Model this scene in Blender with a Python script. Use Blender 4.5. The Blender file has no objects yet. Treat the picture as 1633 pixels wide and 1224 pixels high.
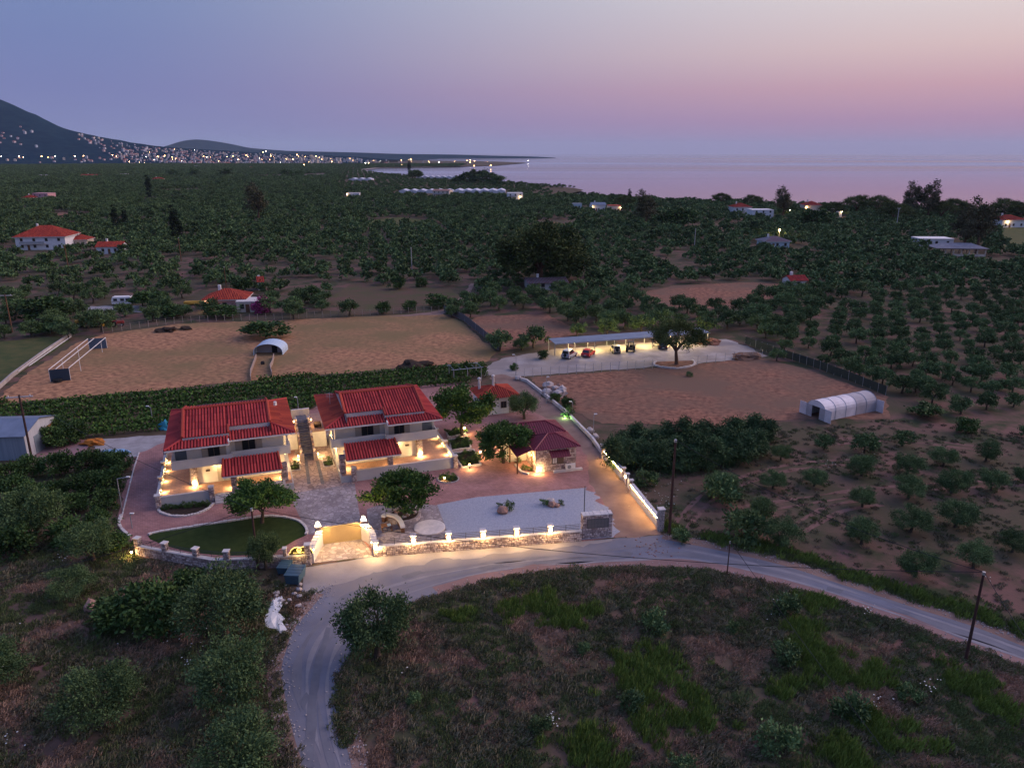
import bpy, bmesh, math, random
import numpy as np
from mathutils import Vector, Matrix, noise
from mathutils.geometry import tessellate_polygon
R = math.radians
rnd = random.Random(7)
scene = bpy.context.scene
C = scene.collection

# ------------------------------------------------------------------ camera, sky, sun, exposure
F = 1194.0; PITCH = R(17.1); H = 40.0          # drone camera: focal length in photo pixels, tilt, height
cam_d = bpy.data.cameras.new('camera'); cam = bpy.data.objects.new('camera', cam_d); C.objects.link(cam)
cam.location = (0, 0, H); cam.rotation_euler = (R(90) - PITCH, 0, 0)
cam_d.sensor_width = 36; cam_d.lens = 36 * F / 1633; cam_d.clip_start = 0.5; cam_d.clip_end = 120000
scene.camera = cam
CP, SP = math.cos(PITCH), math.sin(PITCH)
SUN_AZ, SUN_EL = 67.0, 9.0                      # sunset glow: degrees to the right of the view, above the horizon
w = bpy.data.worlds.new('World'); scene.world = w; w.use_nodes = True
nt = w.node_tree; nt.nodes.clear()
def wn(t, **k):
    n = nt.nodes.new(t)
    for a, b in k.items(): setattr(n, a, b)
    return n
def srgb(r, g, b):
    f = lambda c: (c/255/12.92) if c/255 <= .04045 else ((c/255+.055)/1.055)**2.4
    return (f(r), f(g), f(b), 1)
def ramp(node, stops):
    el = node.color_ramp.elements
    while len(el) > 1: el.remove(el[0])
    el[0].position, el[0].color = stops[0]
    for p, c in stops[1:]:
        e = el.new(p); e.color = c
out = wn('ShaderNodeOutputWorld'); bg = wn('ShaderNodeBackground'); bg.inputs[1].default_value = 1.0
tc = wn('ShaderNodeTexCoord'); sep = wn('ShaderNodeSeparateXYZ')
nt.links.new(tc.outputs['Generated'], sep.inputs[0])
el = wn('ShaderNodeMapRange'); el.inputs[1].default_value = -.02; el.inputs[2].default_value = 1.0
nt.links.new(sep.outputs[2], el.inputs[0])
pw = wn('ShaderNodeMath', operation='POWER'); pw.inputs[1].default_value = .5
nt.links.new(el.outputs[0], pw.inputs[0])
P = lambda deg: math.sqrt((math.sin(R(deg)) + .02) / 1.02)
cool = wn('ShaderNodeValToRGB'); warm = wn('ShaderNodeValToRGB')
ramp(cool, [(0, srgb(128,128,174)), (P(1.0), srgb(124,130,180)), (P(4), srgb(118,126,178)), (P(7), srgb(116,130,180)), (P(11), srgb(118,138,184)), (P(30), srgb(124,148,206)), (1, srgb(130,156,224))])
ramp(warm, [(0, srgb(160,138,172)), (P(.8), srgb(168,136,170)), (P(2.2), srgb(184,140,168)), (P(4.2), srgb(208,162,172)), (P(6.5), srgb(224,194,192)), (P(10), srgb(230,218,217)), (P(18), srgb(212,206,216)), (P(38), srgb(154,164,214)), (1, srgb(130,156,224))])
nt.links.new(pw.outputs[0], cool.inputs[0]); nt.links.new(pw.outputs[0], warm.inputs[0])
nrm = wn('ShaderNodeVectorMath', operation='NORMALIZE'); flat = wn('ShaderNodeVectorMath', operation='MULTIPLY')
flat.inputs[1].default_value = (1, 1, 0); nt.links.new(tc.outputs['Generated'], flat.inputs[0]); nt.links.new(flat.outputs[0], nrm.inputs[0])
dot = wn('ShaderNodeVectorMath', operation='DOT_PRODUCT'); dot.inputs[1].default_value = (math.sin(R(SUN_AZ)), math.cos(R(SUN_AZ)), 0)
nt.links.new(nrm.outputs[0], dot.inputs[0])
az = wn('ShaderNodeMapRange', interpolation_type='SMOOTHSTEP'); az.inputs[1].default_value = -.15; az.inputs[2].default_value = .98
nt.links.new(dot.outputs['Value'], az.inputs[0])
mx = wn('ShaderNodeMix', data_type='RGBA'); nt.links.new(az.outputs[0], mx.inputs['Factor'])
nt.links.new(cool.outputs[0], mx.inputs['A']); nt.links.new(warm.outputs[0], mx.inputs['B'])
sky = wn('ShaderNodeTexSky', sky_type='NISHITA', sun_disc=False); sky.sun_elevation = R(1.0); sky.sun_rotation = R(SUN_AZ)
sc_ = wn('ShaderNodeVectorMath', operation='SCALE'); sc_.inputs['Scale'].default_value = .006
nt.links.new(sky.outputs[0], sc_.inputs[0])
ad = wn('ShaderNodeVectorMath', operation='ADD'); nt.links.new(mx.outputs['Result'], ad.inputs[0]); nt.links.new(sc_.outputs[0], ad.inputs[1])
nt.links.new(ad.outputs[0], bg.inputs[0]); nt.links.new(bg.outputs[0], out.inputs[0])
sun_d = bpy.data.lights.new('sun', 'SUN'); sun_d.energy = 2.5; sun_d.angle = R(60); sun_d.color = (1.0, .74, .68)
sun = bpy.data.objects.new('sun', sun_d); C.objects.link(sun)
_s = Vector((math.sin(R(SUN_AZ))*math.cos(R(30)), math.cos(R(SUN_AZ))*math.cos(R(30)), math.sin(R(30))))
sun.rotation_euler = (-_s).to_track_quat('-Z', 'Y').to_euler()
scene.view_settings.view_transform = 'Standard'; scene.view_settings.look = 'None'
scene.view_settings.exposure = 0.0; scene.view_settings.gamma = 1.0
cy = scene.cycles
cy.max_bounces = 4; cy.diffuse_bounces = 2; cy.glossy_bounces = 2; cy.transmission_bounces = 3; cy.volume_bounces = 1
cy.transparent_max_bounces = 8; cy.use_denoising = True; cy.sample_clamp_indirect = 3.0; cy.caustics_reflective = False; cy.caustics_refractive = False

# ------------------------------------------------------------------ placing: a photo pixel on the level z
def G(u, v, z=0.0):
    du, dv = u - 816.5, v - 612.0
    Y = F*CP - dv*SP; Z = -F*SP - dv*CP
    k = (H - z) / -Z
    return Vector((du*k, Y*k, z))
def at_depth(u, v, Y):                          # the point a pixel looks at, at distance Y (hills, far ridges)
    du, dv = u - 816.5, v - 612.0
    k = Y / (F*CP - dv*SP)
    return Vector((du*k, Y, H + (-F*SP - dv*CP)*k))
def scale_at(u, v, z=0.0):                      # metres per photo pixel there
    return (G(u+1, v, z) - G(u, v, z)).length
def inside(x, y, poly):
    c = False; n = len(poly); j = n-1
    for i in range(n):
        xi, yi = poly[i][0], poly[i][1]; xj, yj = poly[j][0], poly[j][1]
        if (yi > y) != (yj > y) and x < (xj-xi)*(y-yi)/(yj-yi)+xi: c = not c
        j = i
    return c
def inside_np(X, Y, poly):
    c = np.zeros(len(X), bool); n = len(poly); j = n-1
    for i in range(n):
        xi, yi = poly[i][0], poly[i][1]; xj, yj = poly[j][0], poly[j][1]
        with np.errstate(divide='ignore', invalid='ignore'):
            t = ((yi > Y) != (yj > Y)) & (X < (xj-xi)*(Y-yi)/(yj-yi+1e-12)+xi)
        c ^= t; j = i
    return c

# ------------------------------------------------------------------ materials
MATS = {}
def mat(name, c1, c2=None, scale=1.0, rough=.85, bump=0.0, bscale=None, metal=0.0, tex='noise', stretch=None, spec=.08, c3=None, s3=.1,
        tone=False, objrand=0.0, emit=None, est=0.0, alpha=1.0, island=False, lo=.35, hi=.65, detail=5.0, sample=True, transmit=0.0):
    if name in MATS: return MATS[name]
    m = bpy.data.materials.new(name); m.use_nodes = True; t = m.node_tree; N = t.nodes; L = t.links
    b = N['Principled BSDF']
    b.inputs['Roughness'].default_value = rough; b.inputs['Metallic'].default_value = metal
    b.inputs['Specular IOR Level'].default_value = spec; b.inputs['Alpha'].default_value = alpha
    b.inputs['Transmission Weight'].default_value = transmit
    f4 = lambda c: (c[0], c[1], c[2], 1)
    b.inputs['Base Color'].default_value = f4(c1)
    col = None; co = None
    if c2 is not None or bump:
        tcn = N.new('ShaderNodeTexCoord'); co = tcn.outputs['Object']
        if stretch:
            mp = N.new('ShaderNodeMapping'); mp.inputs['Rotation'].default_value = (0, 0, stretch[3] if len(stretch) > 3 else 0); mp.inputs['Scale'].default_value = stretch[:3]
            L.new(co, mp.inputs[0]); co = mp.outputs[0]
    def tx(kind, s):
        if kind == 'voronoi':
            n = N.new('ShaderNodeTexVoronoi'); n.inputs['Scale'].default_value = s; L.new(co, n.inputs['Vector']); return n
        if kind == 'brick':
            n = N.new('ShaderNodeTexBrick'); n.inputs['Scale'].default_value = s; L.new(co, n.inputs['Vector']); return n
        n = N.new('ShaderNodeTexNoise'); n.inputs['Scale'].default_value = s; n.inputs['Detail'].default_value = detail; n.inputs['Roughness'].default_value = .62
        L.new(co, n.inputs['Vector']); return n
    def mix(fac, a, bcol, mode='MIX'):
        n = N.new('ShaderNodeMix'); n.data_type = 'RGBA'; n.blend_type = mode
        for sock, val in (('Factor', fac), ('A', a), ('B', bcol)):
            if hasattr(val, 'is_output'): L.new(val, n.inputs[sock])
            else: n.inputs[sock].default_value = val
        return n.outputs['Result']
    def rng(src, a, bb, c=0, d=1):
        n = N.new('ShaderNodeMapRange'); n.inputs[1].default_value = a; n.inputs[2].default_value = bb; n.inputs[3].default_value = c; n.inputs[4].default_value = d
        L.new(src, n.inputs[0]); return n.outputs[0]
    hgt = None
    if c2 is not None:
        if tex == 'voronoi':
            v = tx('voronoi', scale); v2 = N.new('ShaderNodeTexVoronoi'); v2.feature = 'DISTANCE_TO_EDGE'; v2.inputs['Scale'].default_value = scale; L.new(co, v2.inputs['Vector'])
            sp = N.new('ShaderNodeSeparateColor'); L.new(v.outputs['Color'], sp.inputs[0])
            col = mix(sp.outputs[0], f4(c1), f4(c2)); e = rng(v2.outputs['Distance'], .02, .1)
            if c3: col = mix(e, f4(c3), col)
            hgt = e
        elif tex == 'brick':
            n = tx('brick', scale); n.inputs['Color1'].default_value = f4(c1); n.inputs['Color2'].default_value = f4(c2); n.inputs['Mortar'].default_value = f4(c3 or [x*.5 for x in c1])
            n.inputs['Mortar Size'].default_value = .03; col = n.outputs['Color']; hgt = n.outputs['Fac']
        else:
            n = tx('noise', scale); hgt = n.outputs['Fac']
            col = mix(rng(hgt, lo, hi), f4(c1), f4(c2))
            if c3: col = mix(rng(tx('noise', s3).outputs['Fac'], .42, .6), col, f4(c3))
    if tex in ('voronoi', 'brick') and c2 is not None:      # uneven wear over the pieces
        wv = rng(tx('noise', .35).outputs['Fac'], .3, .7, .72, 1.2)
        cb = N.new('ShaderNodeCombineColor')
        for i in range(3): L.new(wv, cb.inputs[i])
        col = mix(1.0, col, cb.outputs[0], 'MULTIPLY')
    if tone:
        a = N.new('ShaderNodeAttribute'); a.attribute_name = 'tone'
        col = mix(a.outputs['Fac'], f4(c1), f4(c2)) if c2 is not None else mix(a.outputs['Fac'], f4(c1), f4(c1))
    if island:
        g = N.new('ShaderNodeNewGeometry'); col = mix(g.outputs['Random Per Island'], f4(c1), f4(c2))
    if objrand:
        oi = N.new('ShaderNodeObjectInfo'); r = rng(oi.outputs['Random'], 0, 1, 1-objrand, 1+objrand)
        cb = N.new('ShaderNodeCombineColor')
        for i in range(3): L.new(r, cb.inputs[i])
        col = mix(1.0, col if col is not None else f4(c1), cb.outputs[0], 'MULTIPLY')
    if col is not None: L.new(col, b.inputs['Base Color'])
    if bump:
        bn = N.new('ShaderNodeBump'); bn.inputs['Strength'].default_value = min(1, bump); bn.inputs['Distance'].default_value = .05 if not bscale else .12*bump/max(bscale, .01)
        src = hgt if (bscale is None and hgt is not None) else tx('noise', bscale or scale).outputs['Fac']
        L.new(src, bn.inputs['Height']); L.new(bn.outputs[0], b.inputs['Normal'])
    if emit:
        b.inputs['Emission Color'].default_value = f4(emit); b.inputs['Emission Strength'].default_value = est
        if not sample: m.cycles.emission_sampling = 'NONE'
    MATS[name] = m
    return m

# ------------------------------------------------------------------ building helpers
class MB:
    """collects faces; build() links them as ONE mesh object"""
    def __init__(s): s.v = []; s.f = []; s.m = []
    def add(s, vs, fs, mi=0):
        o = len(s.v); s.v += [tuple(p) for p in vs]
        for f in fs: s.f.append(tuple(i+o for i in f)); s.m.append(mi)
        return s
    def box(s, x0, x1, y0, y1, z0, z1, mi=0):
        v = [(x0,y0,z0),(x1,y0,z0),(x1,y1,z0),(x0,y1,z0),(x0,y0,z1),(x1,y0,z1),(x1,y1,z1),(x0,y1,z1)]
        return s.add(v, [(0,3,2,1),(4,5,6,7),(0,1,5,4),(1,2,6,5),(2,3,7,6),(3,0,4,7)], mi)
    def obox(s, a, b, wd, z0, z1, mi=0):        # a wall-like box from a to b, width wd
        a = Vector(a[:2]); b = Vector(b[:2]); d = (b-a).normalized(); n = Vector((-d.y, d.x))*wd/2
        p = [a-n, b-n, b+n, a+n]
        return s.prism(p, z0, z1, mi)
    def prism(s, poly, z0, z1, mi=0):
        n = len(poly); A = sum(poly[i][0]*poly[(i+1)%n][1]-poly[(i+1)%n][0]*poly[i][1] for i in range(n))
        if A < 0: poly = list(reversed(list(poly)))
        v = [(p[0],p[1],z0) for p in poly]+[(p[0],p[1],z1) for p in poly]
        top = [(tuple(i+n for i in t)) for t in tessellate_polygon([[Vector((p[0],p[1],0)) for p in poly]])] if n > 4 else [tuple(range(n, 2*n))]
        top = [t if _ccw(v, t) else tuple(reversed(t)) for t in top]
        bot = [tuple(reversed([i-n for i in t])) for t in top]
        return s.add(v, top+bot+[(i,(i+1)%n,(i+1)%n+n,i+n) for i in range(n)], mi)
    def quad(s, a, b, c, d, mi=0): return s.add([a,b,c,d], [(0,1,2,3)], mi)
    def tri(s, a, b, c, mi=0): return s.add([a,b,c], [(0,1,2)], mi)
    def tube(s, path, r0, r1=None, n=6, mi=0, caps=True):
        r1 = r0 if r1 is None else r1; path = [Vector(p) for p in path]; k = len(path); V = []; Fc = []
        for i, p in enumerate(path):
            d = (path[min(i+1,k-1)]-path[max(i-1,0)]).normalized()
            up = Vector((0,0,1)) if abs(d.z) < .9 else Vector((1,0,0))
            a = d.cross(up).normalized(); b = d.cross(a)
            r = r0+(r1-r0)*i/max(1,k-1)
            V += [p+(a*math.cos(t)+b*math.sin(t))*r for t in [2*math.pi*j/n for j in range(n)]]
        for i in range(k-1):
            for j in range(n): Fc.append((i*n+j, i*n+(j+1)%n, (i+1)*n+(j+1)%n, (i+1)*n+j))
        if caps: Fc += [tuple(range(n)), tuple(range((k-1)*n, k*n))]
        return s.add(V, Fc, mi)
    def lathe(s, prof, n=12, cx=0, cy=0, mi=0):
        V = []; Fc = []
        for r, z in prof: V += [(cx+r*math.cos(2*math.pi*j/n), cy+r*math.sin(2*math.pi*j/n), z) for j in range(n)]
        for i in range(len(prof)-1):
            for j in range(n): Fc.append((i*n+j, i*n+(j+1)%n, (i+1)*n+(j+1)%n, (i+1)*n+j))
        Fc += [tuple(reversed(range(n))), tuple(range((len(prof)-1)*n, len(prof)*n))]
        return s.add(V, Fc, mi)
    def lump(s, c, r, seed=0, sub=2, rough=.25, sq=(1,1,1), mi=0):   # an uneven stone / mound
        bm = bmesh.new(); bmesh.ops.create_icosphere(bm, subdivisions=sub, radius=1)
        V = []
        for q in bm.verts:
            k = 1+rough*noise.noise(q.co*1.6+Vector((seed*3.1, seed*1.7, seed)))*1.6
            V.append((c[0]+q.co.x*k*r*sq[0], c[1]+q.co.y*k*r*sq[1], c[2]+q.co.z*k*r*sq[2]))
        bm.verts.index_update(); Fc = [tuple(x.index for x in f.verts) for f in bm.faces]; bm.free()
        return s.add(V, Fc, mi)
    def mesh(s, name, mats, smooth=False):
        me = bpy.data.meshes.new(name); me.from_pydata(s.v, [], s.f)
        for m in (mats if isinstance(mats, (list, tuple)) else [mats]): me.materials.append(m)
        me.polygons.foreach_set('material_index', s.m)
        if smooth: me.polygons.foreach_set('use_smooth', [True]*len(s.f))
        me.update(); return me
    def build(s, name, mats, parent=None, smooth=False, loc=None, rz=0):
        o = bpy.data.objects.new(name, s.mesh(name, mats, smooth)); C.objects.link(o)
        if parent: o.parent = parent
        if loc is not None: o.location = loc
        if rz: o.rotation_euler = (0,0,rz)
        return o
def _ccw(v, t):
    a, b, c = v[t[0]], v[t[1]], v[t[2]]
    return (b[0]-a[0])*(c[1]-a[1])-(c[0]-a[0])*(b[1]-a[1]) > 0
def tag(o, label=None, cat=None, group=None, kind=None):
    if label: o['label'] = label
    if cat: o['category'] = cat
    if group: o['group'] = group
    if kind: o['kind'] = kind
    return o
def thing(name, label, cat, loc=(0,0,0), rz=0, group=None):
    o = bpy.data.objects.new(name, None); C.objects.link(o); o.location = loc; o.rotation_euler = (0,0,rz); o.empty_display_size = .3
    return tag(o, label, cat, group)
def put(name, me, parent=None, loc=(0,0,0), rz=0, sc=1):
    o = bpy.data.objects.new(name, me); C.objects.link(o); o.location = loc; o.rotation_euler = (0,0,rz)
    o.scale = sc if isinstance(sc, (tuple, list)) else (sc,sc,sc)
    if parent: o.parent = parent
    return o
def kind(o, k): o['kind'] = k; return o
def px(poly, z=0): return [G(u, v, z) for u, v in poly]
def smooth_line(pts, n=6):                      # Catmull-Rom through 2-D points
    pts = [Vector(p) for p in pts]; o = []
    for i in range(len(pts)-1):
        p0, p1, p2, p3 = pts[max(i-1,0)], pts[i], pts[i+1], pts[min(i+2,len(pts)-1)]
        for j in range(n):
            t = j/n; o.append(.5*((2*p1)+(p2-p0)*t+(2*p0-5*p1+4*p2-p3)*t*t+(3*p1-p0-3*p2+p3)*t**3))
    o.append(pts[-1]); return o
def sheet(name, poly, z, m, k='structure', thick=0.0):
    poly = [Vector((p[0], p[1], 0)) for p in poly]
    v = [(p.x, p.y, z) for p in poly]; fs = [tuple(t) for t in tessellate_polygon([poly])]
    fs = [t if _ccw(v, t) else tuple(reversed(t)) for t in fs]
    b = MB(); b.add(v, fs)
    o = b.build(name, m)
    if k: kind(o, k)
    return o
def ragged(poly, amp=.25, step=.7, closed=True, sc=.5):
    o = []; n = len(poly); poly = [Vector((p[0], p[1], 0)) for p in poly]
    for i in range(n if closed else n-1):
        a, c = poly[i], poly[(i+1) % n]; L = (c-a).length; st = max(step, (a.y+c.y)/2*step/90); k = max(1, min(60, int(L/st)))
        for j in range(k):
            p = a.lerp(c, j/k); q = Vector((p.x*sc, p.y*sc, 3.7))
            o.append(p+Vector((noise.noise(q), noise.noise(q+Vector((9,4,2))), 0))*amp*2+Vector((noise.noise(q*4), noise.noise(q*4+Vector((5,1,7))), 0))*amp*.7)
    return o
EXCL = []                                        # ground where no wild tree grows (world polygons)
LAMP_W = (1.0, .63, .25)
def point(name, parent, loc, watts, col=LAMP_W, size=.08):
    d = bpy.data.lights.new(name, 'POINT'); d.energy = watts*5.0; d.color = col; d.shadow_soft_size = size
    o = bpy.data.objects.new(name, d); C.objects.link(o); o.location = loc
    if parent: o.parent = parent
    return o
# ------------------------------------------------------------------ land, sea, hills, roads, fields
m_ground = mat('soil_and_weeds', (.165,.09,.075), (.048,.055,.028), scale=.22, rough=.95, bump=.9, bscale=1.6, c3=(.085,.07,.045), s3=.06, lo=.43, hi=.58, detail=12)
coast = px([(2300,352),(1900,345),(1700,339),(1500,337),(1350,332),(1200,327),(1100,323),(1000,319),(950,314),(905,309),(925,305),(931,303),(915,299.5),(870,296),(820,292.5),(760,288.5),(700,284),(640,280),(597,276),(572,271),(600,267.7),(700,266.3),(786,264.2),(842,259.5),(790,257.5),(640,255.5)])
land = [(-30000,-300),(9000,-300),(9000,300)] + [(p.x,p.y) for p in coast] + [(-2500,9000),(-30000,12000)]
sheet('ground', land, 0.0, m_ground)
m_sea = mat('sea_water', (.012,.03,.06), rough=.16, spec=.5, bump=.0)
def sea_nodes():
    t = m_sea.node_tree; N = t.nodes; b = N['Principled BSDF']
    tcn = N.new('ShaderNodeTexCoord'); mp = N.new('ShaderNodeMapping'); mp.inputs['Scale'].default_value = (.012,.05,1); mp.inputs['Rotation'].default_value = (0,0,.15)
    n = N.new('ShaderNodeTexNoise'); n.inputs['Scale'].default_value = 1.0; n.inputs['Detail'].default_value = 6
    t.links.new(tcn.outputs['Object'], mp.inputs[0]); t.links.new(mp.outputs[0], n.inputs['Vector'])
    bn = N.new('ShaderNodeBump'); bn.inputs['Strength'].default_value = .004; bn.inputs['Distance'].default_value = .1
    t.links.new(n.outputs['Fac'], bn.inputs['Height']); t.links.new(bn.outputs[0], b.inputs['Normal'])
    # broad slicks of smoother and rougher water
    mp2 = N.new('ShaderNodeMapping'); mp2.inputs['Scale'].default_value = (.00022,.0016,1)
    n2 = N.new('ShaderNodeTexNoise'); n2.inputs['Scale'].default_value = 1.0; n2.inputs['Detail'].default_value = 3
    t.links.new(tcn.outputs['Object'], mp2.inputs[0]); t.links.new(mp2.outputs[0], n2.inputs['Vector'])
    mr = N.new('ShaderNodeMapRange'); mr.inputs[1].default_value = .4; mr.inputs[2].default_value = .62; mr.inputs[3].default_value = .01; mr.inputs[4].default_value = .16
    t.links.new(n2.outputs['Fac'], mr.inputs[0]); t.links.new(mr.outputs[0], b.inputs['Roughness'])
sea_nodes()
sheet('sea', [(-36000,150),(36000,150),(36000,43000),(-36000,43000)], -1.0, m_sea)

# pale beach along the bay and the near shore
m_sand = mat('shore_sand', (.42,.34,.30), (.30,.24,.21), scale=.05)
def strip(name, line, w, z, m, k='structure'):
    b = MB(); n = len(line)
    for i in range(n-1):
        a, c = Vector(line[i][:2]), Vector(line[i+1][:2]); d = (c-a).normalized(); q = Vector((-d.y,d.x))*w/2
        b.quad((*(a-q),z),(*(c-q),z),(*(c+q),z),(*(a+q),z))
    o = b.build(name, m)
    return kind(o, k)
strip('beach', px([(905,308.6),(950,313.6),(1000,318.6),(1060,321.6)]), 14, .05, m_sand)
strip('beach', px([(640,279.9),(597,275.9),(573,271),(600,267.8),(690,266.5)]), 26, .05, m_sand)

# the mountain and the town's hillside
RY = 3800.0
prof = [at_depth(u, v, RY) for u, v in [(-900,150),(-420,112),(-150,112),(-60,134),(0,160),(50,181),(100,205),(150,217),(200,226),(250,233),(300,237),(400,243),(500,247.5),(580,251),(640,255.5)]]
PX_ = np.array([p.x for p in prof]); PZ_ = np.array([max(0, p.z) for p in prof])
def hill(X, Y):
    z = np.interp(X*RY/max(Y, RY*.7), PX_, PZ_, left=PZ_[0], right=0)
    b = 2650 + 250*noise.noise((X/700, 3.3, 0))
    t = min(1, max(0, (Y-b)/(RY-b))); t = t*t*(3-2*t)
    if Y > RY: t = max(0, 1-(Y-RY)/2600)
    q = noise.noise((X/420, Y/420, 1.7))*.16 + noise.noise((X/130, Y/130, 4.1))*.05
    r = (noise.noise((X/55, Y/55, 9.1))*5+noise.noise((X/24, Y/24, 2.2))*3)*min(1, z*t/25)
    return z*t*(1+q*min(1, 4*t*(1-t)+.1))+r
b = MB(); nx, ny = 300, 90; xs = np.linspace(-7600, -560, nx); ys = np.linspace(2400, 6200, ny)
V = [(x, y, hill(x, y)-.6) for y in ys for x in xs]
b.add(V, [(j*nx+i, j*nx+i+1, (j+1)*nx+i+1, (j+1)*nx+i) for j in range(ny-1) for i in range(nx-1)])
m_hill = mat('dusk_blue_scrub', (.002,.018,.045), (.012,.036,.058), scale=.02, rough=1, bump=.0, detail=10)  # green scrub with the blue of dusk painted into its base colour
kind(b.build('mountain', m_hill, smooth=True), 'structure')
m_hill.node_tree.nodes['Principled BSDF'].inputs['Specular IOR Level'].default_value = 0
def ridge(name, pts, Y, depth, m, vb=252):
    b = MB(); top = [at_depth(u, v, Y) for u, v in pts]; n = len(top)
    V = [(p.x, Y-depth*.5, -2) for p in top] + [(p.x, Y-depth*.2, max(0, p.z)*.7) for p in top] + [(p.x, Y, p.z) for p in top] + [(p.x, Y+depth, -2) for p in top]
    b.add(V, [(r*n+i, r*n+i+1, (r+1)*n+i+1, (r+1)*n+i) for r in range(3) for i in range(n-1)])
    return kind(b.build(name, m, smooth=True), 'structure')
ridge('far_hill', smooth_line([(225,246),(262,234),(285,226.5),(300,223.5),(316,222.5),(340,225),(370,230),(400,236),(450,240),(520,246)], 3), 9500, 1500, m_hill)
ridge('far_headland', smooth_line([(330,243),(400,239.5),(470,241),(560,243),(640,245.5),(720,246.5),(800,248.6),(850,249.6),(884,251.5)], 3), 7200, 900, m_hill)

# the air
def haze():
    b = MB(); b.box(-34000, 34000, -250, 41000, -2.6, 560)
    m = bpy.data.materials.new('evening_haze'); m.use_nodes = True; t = m.node_tree; t.nodes.clear()
    o = t.nodes.new('ShaderNodeOutputMaterial'); p = t.nodes.new('ShaderNodeVolumePrincipled')
    p.inputs['Color'].default_value = (.72,.87,1.0,1); p.inputs['Density'].default_value = 2.6e-5; p.inputs['Anisotropy'].default_value = 0.0
    t.links.new(p.outputs[0], o.inputs['Volume'])
    ob = b.build('haze', m); tag(ob, kind='stuff')
haze()

# -------- fields and roads (sheets a little above each other)
m_straw = mat('mown_dry_grass', (.46,.235,.125), (.20,.10,.06), scale=1.3, rough=1, bump=.8, bscale=2.2, stretch=(.7,.85,1,R(12)), c3=(.21,.145,.07), s3=.045, detail=10, lo=.40, hi=.62)
m_straw2 = mat('reddish_dry_field', (.33,.155,.10), (.13,.062,.046), scale=1.3, rough=1, bump=.8, bscale=2.2, stretch=(.7,.85,1,R(16)), c3=(.17,.105,.075), s3=.06, detail=10, lo=.40, hi=.62)
m_dirt = mat('pale_dirt', (.28,.185,.15), (.19,.12,.10), scale=.35, rough=.95, bump=.5, bscale=4, detail=8)
m_lot = mat('pale_concrete', (.37,.33,.315), (.24,.21,.20), scale=.22, rough=.8, bump=.3, bscale=4, detail=10, c3=(.27,.225,.20), s3=.05, lo=.40, hi=.60)
m_green = mat('green_field', (.055,.075,.028), (.11,.10,.04), scale=.3, rough=1, bump=.7, bscale=3, detail=8)
def field(name, poly, z, m, excl=True):
    p = px(poly)
    if excl: EXCL.append(p)
    return sheet(name, ragged(p, .35 if p[0].y < 260 else 1.5, .8), z, m)
F_LEFT = [(-40,648),(0,640),(8,622),(60,585),(120,548),(165,533),(290,516),(440,511),(600,504),(702,499),(738,514),(792,562),(776,577),(640,587),(450,602),(250,622),(100,634)]
field('dry_field', F_LEFT, .03, m_straw)
F_RIGHT = [(842,602),(870,600),(1040,588),(1120,580),(1205,569),(1290,590),(1350,612),(1415,632),(1420,668),(1280,668),(1150,678),(960,676),(905,650)]
field('reddish_field', F_RIGHT, .03, m_straw2)
field('clearing', [(1010,470),(1075,455),(1200,450),(1260,453),(1245,470),(1190,490),(1120,492),(1065,488)], .03, m_straw2)
field('clearing', [(745,515),(760,505),(870,500),(930,530),(880,545),(800,560)], .025, m_dirt if 0 else m_straw2)
field('clearing', [(1240,500),(1310,470),(1400,520),(1330,545),(1260,560),(1200,545)], .02, m_ground, excl=False)
field('meadow', [(560,452),(640,455),(720,462),(735,475),(700,497),(560,503),(520,480)], .03, mat('rough_meadow', (.13,.075,.058), (.085,.085,.04), scale=.12, rough=1, bump=.6, bscale=2.5, detail=8))
field('meadow', [(-60,560),(0,545),(90,535),(110,545),(40,590),(0,612),(-60,650)], .02, m_green)
field('green_field', [(570,352),(640,346),(690,352),(690,361),(590,362)], .03, m_green)
field('bare_field', [(250,304),(330,303),(325,308),(255,309)], .03, m_straw)
field('bare_field', [(80,346),(95,338),(150,342),(148,349),(100,352)], .03, m_straw2)
field('bare_field', [(850,357),(875,353),(922,359),(918,365),(860,366)], .03, m_straw)
field('far_meadow', [(395,281),(520,277),(520,283),(400,284)], .04, mat('pale_far_meadow', (.22,.19,.16), (.16,.15,.11), scale=.02))
field('green_field', [(1585,352),(1640,362),(1700,372),(1690,400),(1600,395)], .03, m_green)

m_asph = mat('worn_asphalt', (.185,.19,.235), (.125,.13,.17), scale=.30, rough=.7, bump=.5, bscale=5, detail=10, c3=(.20,.18,.19), s3=.09, lo=.3, hi=.7)
m_red = mat('reddish_verge_dirt', (.27,.165,.15), (.20,.125,.12), scale=.3, rough=.9, bump=.3, bscale=5, detail=8)
road_out = [(520,1420),(500,1300),(478,1224),(458,1160),(445,1090),(446,1050),(460,1010),(484,978),(508,950),(520,938)]
road_in = [(610,1420),(588,1300),(570,1224),(555,1160),(551,1095),(562,1052),(590,1012),(632,977),(700,948),(800,921),(900,908),(1000,904),(1110,907),(1200,923),(1320,954),(1450,998),(1560,1038),(1640,1066),(1900,1160)]
road_up = [(1900,1110),(1640,1022),(1560,991),(1460,960),(1350,925),(1250,893),(1130,866),(1058,852)]
so = smooth_line(road_out, 5); si = smooth_line(road_in, 5); su = smooth_line(road_up, 5)
road_poly = so + [Vector((484,948)), Vector((482,906)), Vector((598,887)), Vector((975,859))] + list(reversed(su)) + list(reversed(si))
road_w = [G(p[0], p[1]) for p in road_poly]; EXCL.append(road_w)
sheet('road', ragged(road_w, .14, .5), .03, m_asph)
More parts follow.
